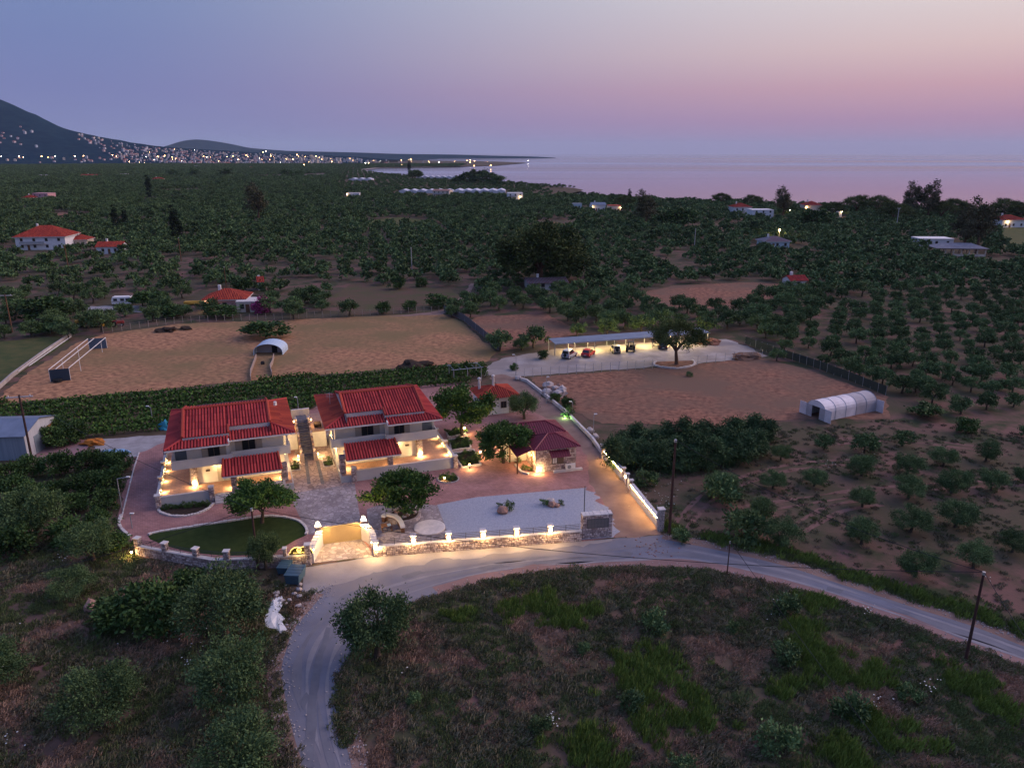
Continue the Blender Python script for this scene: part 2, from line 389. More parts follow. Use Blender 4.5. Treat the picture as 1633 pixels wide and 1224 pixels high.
# pinkish dirt worn along the inner edge, and a pale concrete apron before the gate
inner = [G(*p) for p in si]
def ribbon(name, line, w0, w1, z, m, side=1):
    b = MB(); n = len(line); q = []
    for i in range(n):
        d = (line[min(i+1,n-1)]-line[max(i-1,0)]).normalized(); nn = Vector((-d.y, d.x, 0))*side
        wob = noise.noise((line[i].x*.25, line[i].y*.25, 0))*.5
        q.append((line[i]+nn*w0, line[i]+nn*max(w0+.15, w1*(1+wob))))
    for i in range(n-1):
        a, c = q[i]; e, f = q[i+1]
        b.quad((a.x,a.y,z),(e.x,e.y,z),(f.x,f.y,z),(c.x,c.y,z))
    return kind(b.build(name, m), 'structure')
k0 = next(i for i, p in enumerate(si) if p[0] > 690)
ribbon('road_verge', inner[k0:], -.3, 1.5, .036, m_red, 1)
ribbon('road_verge', inner[:k0], -.8, .35, .036, m_dirt, 1)
ribbon('road_verge', [G(*p) for p in so[:-4]], -.9, .3, .036, m_dirt, -1)
ribbon('road_verge', [G(*p) for p in reversed(su)], -1.1, .35, .036, m_dirt, 1)
m_apron = mat('apron_concrete', (.32,.29,.29), (.235,.21,.215), scale=.3, rough=.8, bump=.15, bscale=5, detail=8)
ap_ = px([(484,947),(483,906),(598,888),(800,873),(975,859.5)]); sheet('driveway_apron', ap_+ragged(px([(975,865),(880,876),(800,881),(740,890),(690,892),(650,900),(600,911),(560,926),(500,946)]), .4, .5, False), .040, m_apron)
m_patch = mat('road_patch', (.125,.125,.15), (.17,.17,.195), scale=.5, rough=.8, bump=.3, bscale=6)
for pp in ([(478,1224),(492,1130),(500,1060),(520,1000),(527,1001),(512,1062),(508,1130),(498,1224)], [(985,882),(1000,878),(1012,881),(1008,888),(992,889)], [(1200,893),(1222,896),(1240,905),(1215,903)], [(850,897),(900,890),(950,888),(952,890),(900,893),(855,901)]):
    sheet('road_patch', ragged(px(pp), .12, .4), .047, m_patch)
def resample(l, n):
    l = [Vector((p[0], p[1], 0)) for p in l]; d = [0]
    for a, c in zip(l[:-1], l[1:]): d.append(d[-1]+(c-a).length)
    return [Vector((np.interp(t, d, [p.x for p in l]), np.interp(t, d, [p.y for p in l]), 0)) for t in np.linspace(0, d[-1], n)]
tr_out = [G(*p) for p in so]+px([(560,927),(640,905),(760,888),(900,876)])+[G(*p) for p in reversed(su)]
A_, B_ = resample(tr_out, 120), resample(inner, 120)
m_trk = [mat('dark_wheel_track', (.14,.14,.165), (.18,.175,.20), scale=.5, rough=.75, bump=.4, bscale=5, detail=9), mat('pale_wheel_track', (.255,.24,.26), (.20,.19,.21), scale=.6, rough=.8, bump=.4, bscale=5, detail=9)]
for k, (f, wd) in enumerate(((.30,.34),(.44,.26),(.58,.38),(.72,.22))):
    l = [a.lerp(c, f+.05*noise.noise((i*.07, k*5.0, 0))) for i, (a, c) in enumerate(zip(A_, B_))]
    b = MB()
    for i in range(0, 119):
        g0, g1 = (noise.noise((j*.16, k*7.3, 2.0)) for j in (i, i+1))
        w0, w1 = max(0, wd*(.6+1.6*g0)), max(0, wd*(.6+1.6*g1))
        if w0 <= .02 and w1 <= .02: continue
        d0 = (l[min(i+1,119)]-l[max(i-1,0)]).normalized(); d1 = (l[min(i+2,119)]-l[i]).normalized(); n0 = Vector((-d0.y,d0.x,0)); n1 = Vector((-d1.y,d1.x,0)); zz = Vector((0,0,.044))
        b.quad(l[i]-n0*w0+zz, l[i+1]-n1*w1+zz, l[i+1]+n1*w1+zz, l[i]+n0*w0+zz)
    kind(b.build('wheel_track', m_trk[k % 2]), 'structure')
# crumbs of earth on the junction
b = MB()
for i in range(70):
    p = G(rnd.gauss(1040, 22), rnd.gauss(876, 8)); b.lump((p.x, p.y, .05), rnd.uniform(.04,.14), i, 1, .4, (1,1,.5))
kind(b.build('dirt_crumbs', m_red), 'stuff')

# the lane beside the cottage, the parking lot, the track behind the left villa
LANE = [(975,858),(1057,851),(1049,838),(1004,781),(961,727),(915,672),(868,632),(838,605),(815,592),(790,590),(783,604),(812,632),(850,655),(895,680),(928,715),(941,772)]
field('lane', LANE, .032, m_dirt)
LOT = [(772,600),(776,584),(800,572),(860,561),(890,556),(1000,548),(1120,541),(1160,541),(1190,552),(1222,568),(1205,571),(1122,578),(1100,584),(1040,585),(960,591),(870,598),(818,601),(800,596)]
field('parking_lot', LOT, .04, m_lot)
field('back_track', [(120,703),(265,693),(300,700),(262,722),(215,728),(170,724),(150,712)], .03, mat('grey_gravel_track', (.36,.34,.34), (.26,.24,.24), scale=.6, rough=.9, bump=.4, bscale=5))
field('farm_track', [(110,489),(215,487),(240,490),(232,498),(120,494)], .03, mat('grey_gravel_track', (.3,.3,.3)))
field('farm_track', [(620,505),(700,496),(722,487),(740,466),(752,452),(757,453),(747,470),(732,490),(704,502)], .035, m_dirt)
# tyre tracks on the slope, in the fields and on the lane
m_rut = mat('worn_track_soil', (.21,.12,.10), (.14,.08,.068), scale=.6, rough=1, bump=.4, bscale=3, detail=8)
for ln in ([(1195,812),(1260,802),(1340,790),(1430,780),(1560,772),(1700,765)], [(1160,905),(1260,850),(1330,812),(1400,800)], [(1330,705),(1400,700),(1480,705),(1600,720)], [(1060,868),(1120,800),(1160,775),(1260,745),(1380,735)]):
    l = [G(*p) for p in smooth_line(ln, 6)]
    for off in (-.8, .8):
        b = MB(); q = []
        for i, p in enumerate(l):
            d = (l[min(i+1,len(l)-1)]-l[max(i-1,0)]).normalized(); n = Vector((-d.y,d.x,0)); wd = max(.05, .28*(1+1.4*noise.noise((p.x*.3,p.y*.3,off))))
            q.append((p+n*(off-wd), p+n*(off+wd)))
        for (a, c), (e, f) in zip(q[:-1], q[1:]): b.quad((a.x,a.y,.022),(e.x,e.y,.022),(f.x,f.y,.022),(c.x,c.y,.022))
        kind(b.build('wheel_track', m_rut), 'structure')
for pp in ([(640,918),(668,908),(676,912),(650,923)], [(560,1010),(575,1000),(582,1006),(566,1018)], [(480,1120),(490,1105),(497,1112),(488,1132)], [(1320,935),(1345,940),(1340,946),(1318,941)], [(1420,968),(1450,976),(1446,981),(1416,973)], [(760,905),(800,898),(806,903),(770,910)]):
    sheet('road_patch', ragged(px(pp), .15, .3), .049, m_patch)

EXCL.append(px([(-80,640),(100,630),(450,600),(640,585),(790,560),(830,600),(800,640),(745,640),(480,680),(260,720),(120,720),(-80,700)]))
EXCL.append(px([(765,615),(800,560),(1000,540),(1190,535),(1240,565),(1220,590),(850,615)]))
# ------------------------------------------------------------------ plant templates (meshes shared by their copies)
def quads_mesh(name, V, tone, m):
    n = len(V)//4; me = bpy.data.meshes.new(name)
    me.vertices.add(n*4); me.vertices.foreach_set('co', V.astype(np.float32).ravel())
    me.loops.add(n*4); me.loops.foreach_set('vertex_index', np.arange(n*4, dtype=np.int32))
    me.polygons.add(n); me.polygons.foreach_set('loop_start', np.arange(0, n*4, 4, dtype=np.int32))
    a = me.attributes.new('tone', 'FLOAT', 'POINT'); a.data.foreach_set('value', tone.astype(np.float32))
    me.materials.append(m); me.update(calc_edges=True); return me
def leaf_quads(rg, P, size, aspect=.5, droop=0.0, outward=None):
    n = len(P); a = rg.normal(size=(n,3))
    if outward is not None: a = a*.8 + outward*1.1
    a[:,2] -= droop; a /= np.linalg.norm(a, axis=1)[:,None]+1e-9
    b = np.cross(a, rg.normal(size=(n,3))); b /= np.linalg.norm(b, axis=1)[:,None]+1e-9
    s = (size*rg.uniform(.6,1.35,n))[:,None]
    V = np.stack([P-a*s*.5, P+b*s*aspect*.5, P+a*s*.5, P-b*s*aspect*.5], 1)      # diamond leaf sprays
    return V.reshape(-1,3)
def crown_mesh(name, seed, rx, ry, rz, cz, nclump, nleaf, size, cr, m, aspect=.55, shell=.55, low=-1.0, droop=.0, lump=.25):
    rg = np.random.default_rng(seed)
    d = rg.normal(size=(nclump,3)); d /= np.linalg.norm(d, axis=1)[:,None]
    d = d[d[:,2] > low]; nclump = len(d)
    r = shell+(1-shell)*rg.random(nclump)**.6
    wob = np.array([1+lump*2*noise.noise(Vector(x)*1.7+Vector((seed*7.3,0,0))) for x in d])
    cen = d*(r*wob)[:,None]*np.array([rx,ry,rz])
    idx = rg.integers(0, nclump, nleaf)
    P = cen[idx] + rg.normal(size=(nleaf,3))*cr*np.array([1,1,.75])
    ow = P/np.array([rx,ry,rz]); ow /= np.linalg.norm(ow, axis=1)[:,None]+1e-6
    V = leaf_quads(rg, P+np.array([0,0,cz]), size, aspect, droop, ow)
    ct = rg.uniform(0,1,nclump); tone = np.clip(ct[idx]*.75+rg.uniform(0,.35,nleaf), 0, 1)
    return quads_mesh(name, V, np.repeat(tone,4), m)
def trunk_mesh(name, seed, h, r, limbs, spread, top, m, lean=.12, n=7):
    q = random.Random(seed); b = MB()
    tx, ty = q.uniform(-lean,lean)*h, q.uniform(-lean,lean)*h
    b.tube([(0,0,-.1),(tx*.3,ty*.3,h*.35),(tx*.8,ty*.8,h*.75),(tx,ty,h)], r*1.25, r*.75, n)
    for i in range(limbs):
        a = 2*math.pi*(i+q.uniform(-.25,.25))/limbs; s = spread*q.uniform(.7,1.1); z = top*q.uniform(.8,1.05)
        e = (tx+math.cos(a)*s, ty+math.sin(a)*s, z); k = (tx+math.cos(a)*s*.45, ty+math.sin(a)*s*.45, h+(z-h)*.6)
        b.tube([(tx,ty,h*.9), k, e], r*.6, r*.14, 5)
        a2 = a+q.uniform(.4,.9); b.tube([k, (k[0]+math.cos(a2)*s*.5, k[1]+math.sin(a2)*s*.5, z*.98)], r*.35, r*.1, 4)
    return b.mesh(name, m, smooth=True)
m_olive = mat('olive_leaves', (.030,.060,.022), (.122,.188,.072), tone=True, objrand=.28, rough=.7, spec=.1)
m_broad = mat('broad_leaves', (.022,.055,.012), (.08,.15,.03), tone=True, objrand=.15, rough=.6, spec=.1)
m_citrus = mat('citrus_leaves', (.022,.05,.015), (.075,.135,.038), tone=True, objrand=.25, rough=.6, spec=.1)
m_pine = mat('pine_needles', (.026,.044,.014), (.10,.125,.04), tone=True, objrand=.15, rough=.8)
m_cyp = mat('cypress_leaves', (.006,.014,.009), (.018,.030,.018), tone=True, objrand=.2, rough=.85)
m_reed = mat('reed_leaves', (.026,.055,.024), (.075,.125,.05), tone=True, objrand=.2, rough=.7)
m_euc = mat('eucalyptus_leaves', (.04,.045,.024), (.11,.10,.055), tone=True, objrand=.15, rough=.75)
m_vine = mat('vine_leaves', (.04,.085,.018), (.10,.18,.042), tone=True, objrand=.15, rough=.7)
m_bark = mat('olive_bark', (.10,.075,.06), (.05,.038,.03), scale=5, rough=.95, bump=.7)
m_pbark = mat('pine_bark', (.15,.09,.065), (.07,.045,.035), scale=4, rough=.95, bump=.7)
OLN = [(crown_mesh('olive_crown', 10+i, 2.5+.2*i, 2.4, 1.55, 2.6, 70, 12000, .215, .36, m_olive, .42, .45, -.75), trunk_mesh('olive_trunk', 20+i, 1.1, .24, 4, 1.3, 2.9, m_bark)) for i in range(4)]
OLM = [(crown_mesh('olive_crown', 30+i, 2.4, 2.3+.15*i, 1.5, 2.5, 40, 2400, .38, .36, m_olive, .6, .45, -.75), trunk_mesh('olive_trunk', 40+i, 1.1, .22, 3, 1.2, 2.8, m_bark, n=5)) for i in range(5)]
OLF = [(crown_mesh('olive_crown', 50+i, 2.5, 2.4, 1.6, 2.2, 22, 520, .72, .36, m_olive, .75, .5, -.6), None) for i in range(5)]
BROAD = [(crown_mesh('broad_crown', 60+i, 3.6, 3.3, 2.1, 3.9, 60, 12000, .29, .40, m_broad, .72, .5, -.6), trunk_mesh('broad_trunk', 70+i, 1.9, .2, 5, 2.0, 4.0, m_bark)) for i in range(3)]
CITRUS = [(crown_mesh('citrus_crown', 80+i, 1.9, 1.9, 1.7, 1.9, 40, 2600, .36, .36, m_citrus, .6, .5, -.9), trunk_mesh('citrus_trunk', 90+i, .7, .13, 3, .9, 2.0, m_bark, n=5)) for i in range(3)]
BUSH = [(crown_mesh('bush_leaves', 100+i, 1.0, 1.0, .75, .6, 22, 1100, .24, .22, m_olive, .5, .4, -.5), trunk_mesh('bush_stem', 104+i, .25, .06, 4, .5, .7, m_bark, n=4)) for i in range(3)]
SHRUB = [(crown_mesh('shrub_leaves', 110+i, .7, .7, .6, .5, 16, 700, .15, .16, m_citrus, .6, .4, -.6), trunk_mesh('shrub_stem', 114+i, .2, .04, 3, .3, .5, m_bark, n=4)) for i in range(2)]
def pine_crown(seed, r, cz, rz, n, size):
    return crown_mesh('pine_crown', seed, r, r, rz, cz, 90, n, size, r*.10, m_pine, .35, .55, -.22, 0, .18)
PINE = (crown_mesh('pine_crown', 120, 4.4, 4.4, 2.5, 5.0, 80, 12000, .36, .5, m_pine, .35, .55, -.28, 0, .18), trunk_mesh('pine_trunk', 121, 2.6, .3, 8, 3.1, 5.4, m_pbark))
BIGPINE = (crown_mesh('pine_crown', 122, 11, 9.5, 7.2, 7.6, 170, 30000, 1.0, 1.1, m_pine, .4, .5, -.35, 0, .22), trunk_mesh('pine_trunk', 123, 4.5, .9, 8, 7.5, 10.5, m_pbark))
CYP = (crown_mesh('cypress_crown', 124, 1.15, 1.15, 5.6, 5.9, 70, 2600, .5, .28, m_cyp, .4, .3, -1, 0, .12), trunk_mesh('cypress_trunk', 125, .9, .2, 3, .3, 2.0, m_bark))
EUC = (crown_mesh('eucalyptus_crown', 126, 4.2, 4.0, 6.0, 10.5, 34, 3600, .85, .85, m_euc, .45, .45, -.95, .3, .35), trunk_mesh('eucalyptus_trunk', 127, 6.0, .45, 6, 3.0, 12.5, m_pbark))
DARK = [(crown_mesh('tree_crown', 130+i, 3.6, 3.4, 3.0, 3.9, 46, 2200, .75, .6, m_citrus, .65, .5, -.7), trunk_mesh('tree_trunk', 134+i, 1.6, .26, 4, 1.8, 4.2, m_bark, n=5)) for i in range(3)]
def plant(name, tmpl, loc, s, rz, label, cat, group=None, parts=('crown', 'trunk'), sz=None):
    o = thing(name, label, cat, loc, rz, group); sc = (s, s, sz or s)
    put(parts[0], tmpl[0], o, (0,0,0), 0, sc)
    if tmpl[1]: put(parts[1], tmpl[1], o, (0,0,0), 0, sc)
    return o
def tree_px(name, tmpl, u, v, width_px, base_r, label, cat='tree', group=None, parts=('crown','trunk'), sz=1.0):
    p = G(u, v); s = .8*width_px*scale_at(u, v)/(2*base_r)
    return plant(name, tmpl, p, s, rnd.uniform(0, 6.28), label, cat, group, parts, s*sz)
# points of a mesh that carry instances of a few hidden templates (stuff only)
def scatter(name, P, S, templates, label_kind='stuff', mats=None, seed=0):
    me = bpy.data.meshes.new(name); n = len(P)
    me.vertices.add(n); me.vertices.foreach_set('co', np.asarray(P, np.float32).ravel())
    a = me.attributes.new('size', 'FLOAT', 'POINT'); a.data.foreach_set('value', np.asarray(S, np.float32))
    o = bpy.data.objects.new(name, me); C.objects.link(o)
    col = bpy.data.collections.new(name+'_kinds')
    for t in templates: col.objects.link(bpy.data.objects.new(name+'_kind', t))
    g = bpy.data.node_groups.new(name+'_spread', 'GeometryNodeTree')
    g.interface.new_socket('Geometry', in_out='INPUT', socket_type='NodeSocketGeometry'); g.interface.new_socket('Geometry', in_out='OUTPUT', socket_type='NodeSocketGeometry')
    N = g.nodes; L = g.links; gi = N.new('NodeGroupInput'); go = N.new('NodeGroupOutput'); ip = N.new('GeometryNodeInstanceOnPoints')
    ci = N.new('GeometryNodeCollectionInfo'); ci.inputs['Collection'].default_value = col; ci.inputs['Separate Children'].default_value = True; ci.inputs['Reset Children'].default_value = True
    rv = N.new('FunctionNodeRandomValue'); rv.data_type = 'FLOAT_VECTOR'; rv.inputs['Min'].default_value = (0,0,0); rv.inputs['Max'].default_value = (0,0,6.283); rv.inputs['Seed'].default_value = seed
    ri = N.new('FunctionNodeRandomValue'); ri.data_type = 'INT'
    for s_ in ri.inputs:
        if s_.type == 'INT' and s_.name == 'Min': s_.default_value = 0
        if s_.type == 'INT' and s_.name == 'Max': s_.default_value = len(templates)-1
        if s_.name == 'Seed': s_.default_value = seed+5
    at = N.new('GeometryNodeInputNamedAttribute'); at.data_type = 'FLOAT'; at.inputs['Name'].default_value = 'size'
    L.new(gi.outputs[0], ip.inputs['Points']); L.new(ci.outputs[0], ip.inputs['Instance']); ip.inputs['Pick Instance'].default_value = True
    L.new(rv.outputs['Value'], ip.inputs['Rotation'])
    L.new([x for x in ri.outputs if x.type == 'INT'][0], ip.inputs['Instance Index'])
    L.new(at.outputs['Attribute'], ip.inputs['Scale']); L.new(ip.outputs[0], go.inputs[0])
    md = o.modifiers.new('spread', 'NODES'); md.node_group = g
    return kind(o, label_kind)
# ------------------------------------------------------------------ the two villas
m_tile = mat('clay_roof_tile', (.52,.07,.062), (.28,.036,.04), island=True, objrand=.05, rough=.75, bump=.3, bscale=6)
m_tileb = mat('clay_tile_bed', (.20,.022,.022), (.14,.016,.018), scale=1.5, rough=.85)
m_tile2 = mat('weathered_orange_tile', (.50,.09,.05), (.28,.045,.035), island=True, rough=.8, bump=.3, bscale=6)
m_wall = mat('cream_render', (.74,.68,.62), (.66,.60,.55), scale=.6, rough=.9, bump=.15, bscale=8)
m_grey = mat('grey_render', (.47,.46,.46), (.40,.39,.40), scale=.5, rough=.9)
m_white = mat('white_paint', (.76,.74,.72), (.66,.64,.63), scale=1.2, rough=.7)
m_shut = mat('beige_shutter', (.40,.34,.29), rough=.6)
m_glass = mat('dark_window_glass', (.02,.024,.03), rough=.08, spec=.6)
m_screen = mat('grey_glass_screen', (.16,.19,.22), rough=.15, spec=.5)
m_frame = mat('brown_window_frame', (.12,.09,.075), rough=.5)
m_stone = mat('pale_rubble_stone', (.66,.54,.50), (.24,.165,.155), island=True, rough=.9, bump=.6, bscale=5)
m_mortar = mat('stone_mortar', (.22,.18,.175), (.15,.12,.12), scale=3, rough=.95)
m_cap = mat('pale_stone_cap', (.66,.60,.56), (.52,.47,.45), scale=1.6, rough=.85, bump=.3)
m_floor = mat('terracotta_terrace_tile', (.44,.26,.19), (.36,.20,.15), tex='brick', scale=.55, c3=(.30,.20,.16), rough=.7)
m_metal = mat('dark_railing_metal', (.06,.06,.065), rough=.45, metal=.6)
m_steel = mat('galvanised_steel', (.42,.43,.45), (.34,.35,.37), scale=2, rough=.5, metal=.5)
m_solar = mat('solar_panel', (.02,.03,.06), rough=.2, spec=.5)
m_bulb = mat('warm_lamp_glow', (1,.8,.5), emit=(1.0,.66,.26), est=12.0, sample=False)
m_bulb2 = mat('white_lamp_glow', (1,.95,.85), emit=(1.0,.84,.58), est=14.0, sample=False)
m_led = mat('led_strip_glow', (1,.8,.5), emit=(1.0,.62,.22), est=130.0)
m_sign = mat('sign_glow', (1,.8,.5), emit=(1.0,.66,.12), est=1.7)
m_door = mat('grey_door', (.30,.31,.34), rough=.5)
def flip(b, s):
    if s < 0:
        b.v = [(-x, y, z) for x, y, z in b.v]; b.f = [tuple(reversed(f)) for f in b.f]
    return b
def ribs(b, poly, sp=.36, r=.105, mi=0, ends=.06):
    """half-round cover tiles running up a roof face; poly[0]-poly[1] is the eave"""
    P = [Vector(p) for p in poly]; e = (P[1]-P[0]).normalized(); nrm = e.cross(P[2]-P[0]).normalized()
    if nrm.z < 0: nrm = -nrm
    up = nrm.cross(e).normalized()
    if up.z < 0: up = -up
    q = [((p-P[0]).dot(e), (p-P[0]).dot(up)) for p in P]; smin = min(a for a, _ in q); smax = max(a for a, _ in q)
    s = smin+sp/2
    while s < smax:
        ts = []
        for i in range(len(q)):
            (a, t0), (c, t1) = q[i], q[(i+1)%len(q)]
            if (a <= s) != (c <= s): ts.append(t0+(t1-t0)*(s-a)/(c-a))
        if len(ts) >= 2 and max(ts)-min(ts) > .15:
            t0, t1 = min(ts)-ends, max(ts); nseg = max(1, int((t1-t0)/1.3))
            for k in range(nseg):
                ta, tb = t0+(t1-t0)*k/nseg, t0+(t1-t0)*(k+1)/nseg+.04
                V = []
                for t, lift in ((ta, .05), (tb, .02)):
                    o = P[0]+e*s+up*t+nrm*lift
                    V += [o-e*r, o-e*r*.6+nrm*r*.75, o+e*r*.6+nrm*r*.75, o+e*r]
                b.add(V, [(0,1,5,4),(1,2,6,5),(2,3,7,6),(0,3,2,1)], mi)
        s += sp
def face(b, poly, mi=0): b.add(poly, [tuple(range(len(poly)))], mi)
def window_part(parent, s, x0, x1, y, z0, z1, shutters=True, face_axis='y', outward=-1):
    fr = MB(); t = .07
    def bx(B, a0, a1, d0, d1, c0, c1, mi=0):
        if face_axis == 'y': B.box(a0, a1, y+min(d0,d1), y+max(d0,d1), c0, c1, mi)
        else: B.box(y+min(d0,d1), y+max(d0,d1), a0, a1, c0, c1, mi)
    o = outward
    for a0, a1, c0, c1 in ((x0,x1,z0,z0+t),(x0,x1,z1-t,z1),(x0,x0+t,z0+t,z1-t),(x1-t,x1,z0+t,z1-t),((x0+x1)/2-t/2,(x0+x1)/2+t/2,z0+t,z1-t)):
        bx(fr, a0, a1, .02*-o, .07*o, c0, c1)
    f = flip(fr, s).build('window', m_frame, parent)
    xm = (x0+x1)/2
    for a0, a1 in ((x0+t, xm-t/2), (xm+t/2, x1-t)):
        p = MB(); bx(p, a0, a1, 0.012*o, .03*o, z0+t, z1-t); flip(p, s).build('pane', m_glass, f)
    if shutters:
        for a0, a1 in ((x0-(x1-x0)*.5-.02, x0-.02), (x1+.02, x1+(x1-x0)*.5+.02)):
            p = MB(); bx(p, a0, a1, .01*o, .06*o, z0, z1); flip(p, s).build('shutter', m_shut, parent)
def wall_light(parent, loc, watts, off=(0,-.2,0), s=1, name='wall_lamp', m=None, r=.045):
    x, y, z = loc; b = MB(); b.box(x-r, x+r, y-r*.7, y+r*.7, z-r*1.4, z+r*1.4)
    o = flip(b, s).build(name, m or m_bulb, parent)
    point('lamp_light', parent, (s*(x+off[0]), y+off[1], z+off[2]), watts)
    return o
def stones(b, org, ux, uz, wd, ht, out, cell=.30, seed=0, mi=0, th=.05):
    """irregular stones proud of a wall face"""
    q = random.Random(seed); org, ux, uz, out = Vector(org), Vector(ux), Vector(uz), Vector(out)
    nr = max(1, round(ht/(cell*.72))); rh = ht/nr
    for r in range(nr):
        x = 0.0
        while x < wd-.05:
            w_ = min(cell*q.uniform(.6,1.6), wd-x)
            if wd-x-w_ < .12: w_ = wd-x
            g = .025; j = lambda a: q.uniform(-a, a); t = th*q.uniform(.5,1.3)
            yb = lambda xx, rr: 0.0 if rr <= 0 else (ht if rr >= nr else rr*rh+.38*rh*noise.noise((xx*2.3+seed*1.7, rr*5.3, seed*.37)))
            ring = [(x+g+j(.02), yb(x,r)+g), (x+w_*.5, yb(x+w_*.5,r)+g*.6), (x+w_-g+j(.02), yb(x+w_,r)+g), (x+w_-g*.5, (yb(x+w_,r)+yb(x+w_,r+1))/2), (x+w_-g+j(.02), yb(x+w_,r+1)-g), (x+w_*.5, yb(x+w_*.5,r+1)-g*.6), (x+g+j(.02), yb(x,r+1)-g), (x+g*.5, (yb(x,r)+yb(x,r+1))/2)]
            cx, cz = x+w_/2, (r+.5)*rh; V = [org+ux*a+uz*c for a, c in ring]+[org+ux*(cx+(a-cx)*.72)+uz*(cz+(c-cz)*.72)+out*t for a, c in ring]
            b.add(V, [(i,(i+1)%8,(i+1)%8+8,i+8) for i in range(8)]+[tuple(range(8,16))], mi)
            x += w_
def stone_pillar(parent, s, x0, x1, y0, y1, z0, z1, cap=True, seed=1, name='stone_pillar'):
    b = MB(); b.box(x0, x1, y0, y1, z0, z1, 1)
    stones(b, (x0,y0,z0), (1,0,0), (0,0,1), x1-x0, z1-z0, (0,-1,0), .26, seed); stones(b, (x0,y0,z0), (0,1,0), (0,0,1), y1-y0, z1-z0, (-1,0,0), .26, seed+1)
    stones(b, (x1,y0,z0), (0,1,0), (0,0,1), y1-y0, z1-z0, (1,0,0), .26, seed+2)
    o = flip(b, s).build(name, [m_stone, m_mortar], parent)
    if cap:
        c = MB(); c.box(x0-.07, x1+.07, y0-.07, y1+.07, z1, z1+.09); flip(c, s).build('cap', m_cap, o)
    return o
def villa(name, label, loc, rz, s, solar=False, open_front=True):
    root = thing(name, label, 'villa', loc, rz, None)
    W, D, ze, k, ys, xs_ = 15.0, 15.6, 6.6, .25, 1.1, 7.2
    bld = lambda b, n, m, p=None, sm=False: flip(b, s).build(n, m, p or root, sm)
    tz, fl = .9, 4.0
    # plinth and terrace
    xe = 14.2 if open_front else 13.7
    b = MB(); b.box(-1.2, xe, -1.3, 15.0, 0, tz-.03, 1); b.box(-1.05, xe-.15, -1.15, 2.4, tz-.03, tz, 0); b.box(-1.05, 2.0, 2.4, 14.8, tz-.03, tz, 0)
    bld(b, 'terrace', [m_floor, m_grey])
    # walls
    b = MB(); b.box(2.4, 13.5, 2.6, 14.4, tz, fl-.3); bld(b, 'ground_floor_wall', m_wall)
    b = MB(); b.box(2.2, xs_, 2.6, 14.2, fl, ze-.2); b.box(xs_, 13.6, 3.3, 14.2, fl, ze-.2); bld(b, 'upper_floor_wall', m_wall)
    b = MB(); b.box(.5, xs_+.2, .9, 2.6, fl-.3, fl); b.box(xs_+.2, 14.3, 1.7, 3.3, fl-.3, fl); b.box(.5, 2.2, 2.6, 14.2, fl-.3, fl); bld(b, 'balcony_slab', m_grey)
    b = MB()
    b.box(.5, xs_+.2, .9, 1.05, fl, fl+.85); b.box(xs_+.05, xs_+.2, 1.05, 1.7, fl, fl+.85); b.box(xs_+.2, 14.3, 1.7, 1.85, fl, fl+.85); b.box(.5, .65, 1.05, 14.2, fl, fl+.85); b.box(14.15, 14.3, 1.85, 3.3, fl, fl+.85)
    bld(b, 'balcony_parapet', m_grey)
    b = MB(); b.box(.7, 2.15, 2.9, 3.0, fl, ze-.25); bld(b, 'balcony_glass_screen', m_screen)
    for x in (.8, 14.0):
        b = MB(); b.box(x-.12, x+.12, 1.95, 2.2, fl+.0, ze-.2); bld(b, 'balcony_post', m_grey)
    # windows and doors
    window_part(root, s, 4.6, 6.0, 2.6, fl+.05, fl+2.15); window_part(root, s, 8.6, 10.2, 3.3, fl+.05, fl+2.15)
    window_part(root, s, 8.6, 10.6, 2.6, tz+.5, tz+2.0); window_part(root, s, 11.6, 12.6, 2.6, tz+.9, tz+2.0, False)
    for yy in (5.0, 9.0): window_part(root, s, yy, yy+1.1, 2.4, tz+.9, tz+2.1, False, 'x', -1); window_part(root, s, yy, yy+1.1, 2.2, fl+.6, fl+2.1, False, 'x', -1)
    b = MB(); b.box(6.0, 6.9, 2.52, 2.6, tz, tz+2.15); d = bld(b, 'door', m_door)
    b = MB(); b.box(6.75, 6.82, 2.46, 2.52, tz+1.0, tz+1.12); bld(b, 'handle', m_steel, d)
    b = MB(); b.box(5.4, 5.95, 2.54, 2.6, tz, tz+2.15); bld(b, 'door_shutter', m_shut)
    b = MB(); b.box(4.1, 4.6, 2.4, 2.6, tz+1.5, tz+1.7); bld(b, 'meter_box', m_frame)
    stone_pillar(root, s, 2.35, 3.1, 2.0, 2.75, tz, fl-.3, False, 3)
    stone_pillar(root, s, 12.9, 13.6, -.4, .3, tz, 3.25, False, 5); stone_pillar(root, s, 7.0, 7.6, -1.25, -.7, tz, 3.15, False, 8)
    # lower hipped roof with its step
    zf = lambda d: ze+k*d
    fc = [('front_roof', [(0,0,ze),(xs_,0,ze),(xs_,xs_,zf(xs_))], m_tile), ('front_roof', [(xs_,ys,ze),(W,ys,ze),(8.1,7.9,zf(6.9)),(xs_,7.9,zf(6.9))], m_tile),
          ('side_roof', [(0,D,ze),(0,0,ze),(7.6,7.6,zf(7.6)),(7.6,8.0,zf(7.6))], m_tile), ('side_roof', [(W,ys,ze),(W,D,ze),(8.1,8.6,zf(6.9)),(8.1,7.9,zf(6.9))], m_tile2), ('back_roof', [(W,D,ze),(0,D,ze),(7.6,8.0,zf(7.6))], m_tile)]
    for n, poly, m in fc:
        b = MB(); face(b, poly, 1); ribs(b, poly, .36, .105, 0)
        kind(bld(b, n, [m, m_tileb]), 'stuff')
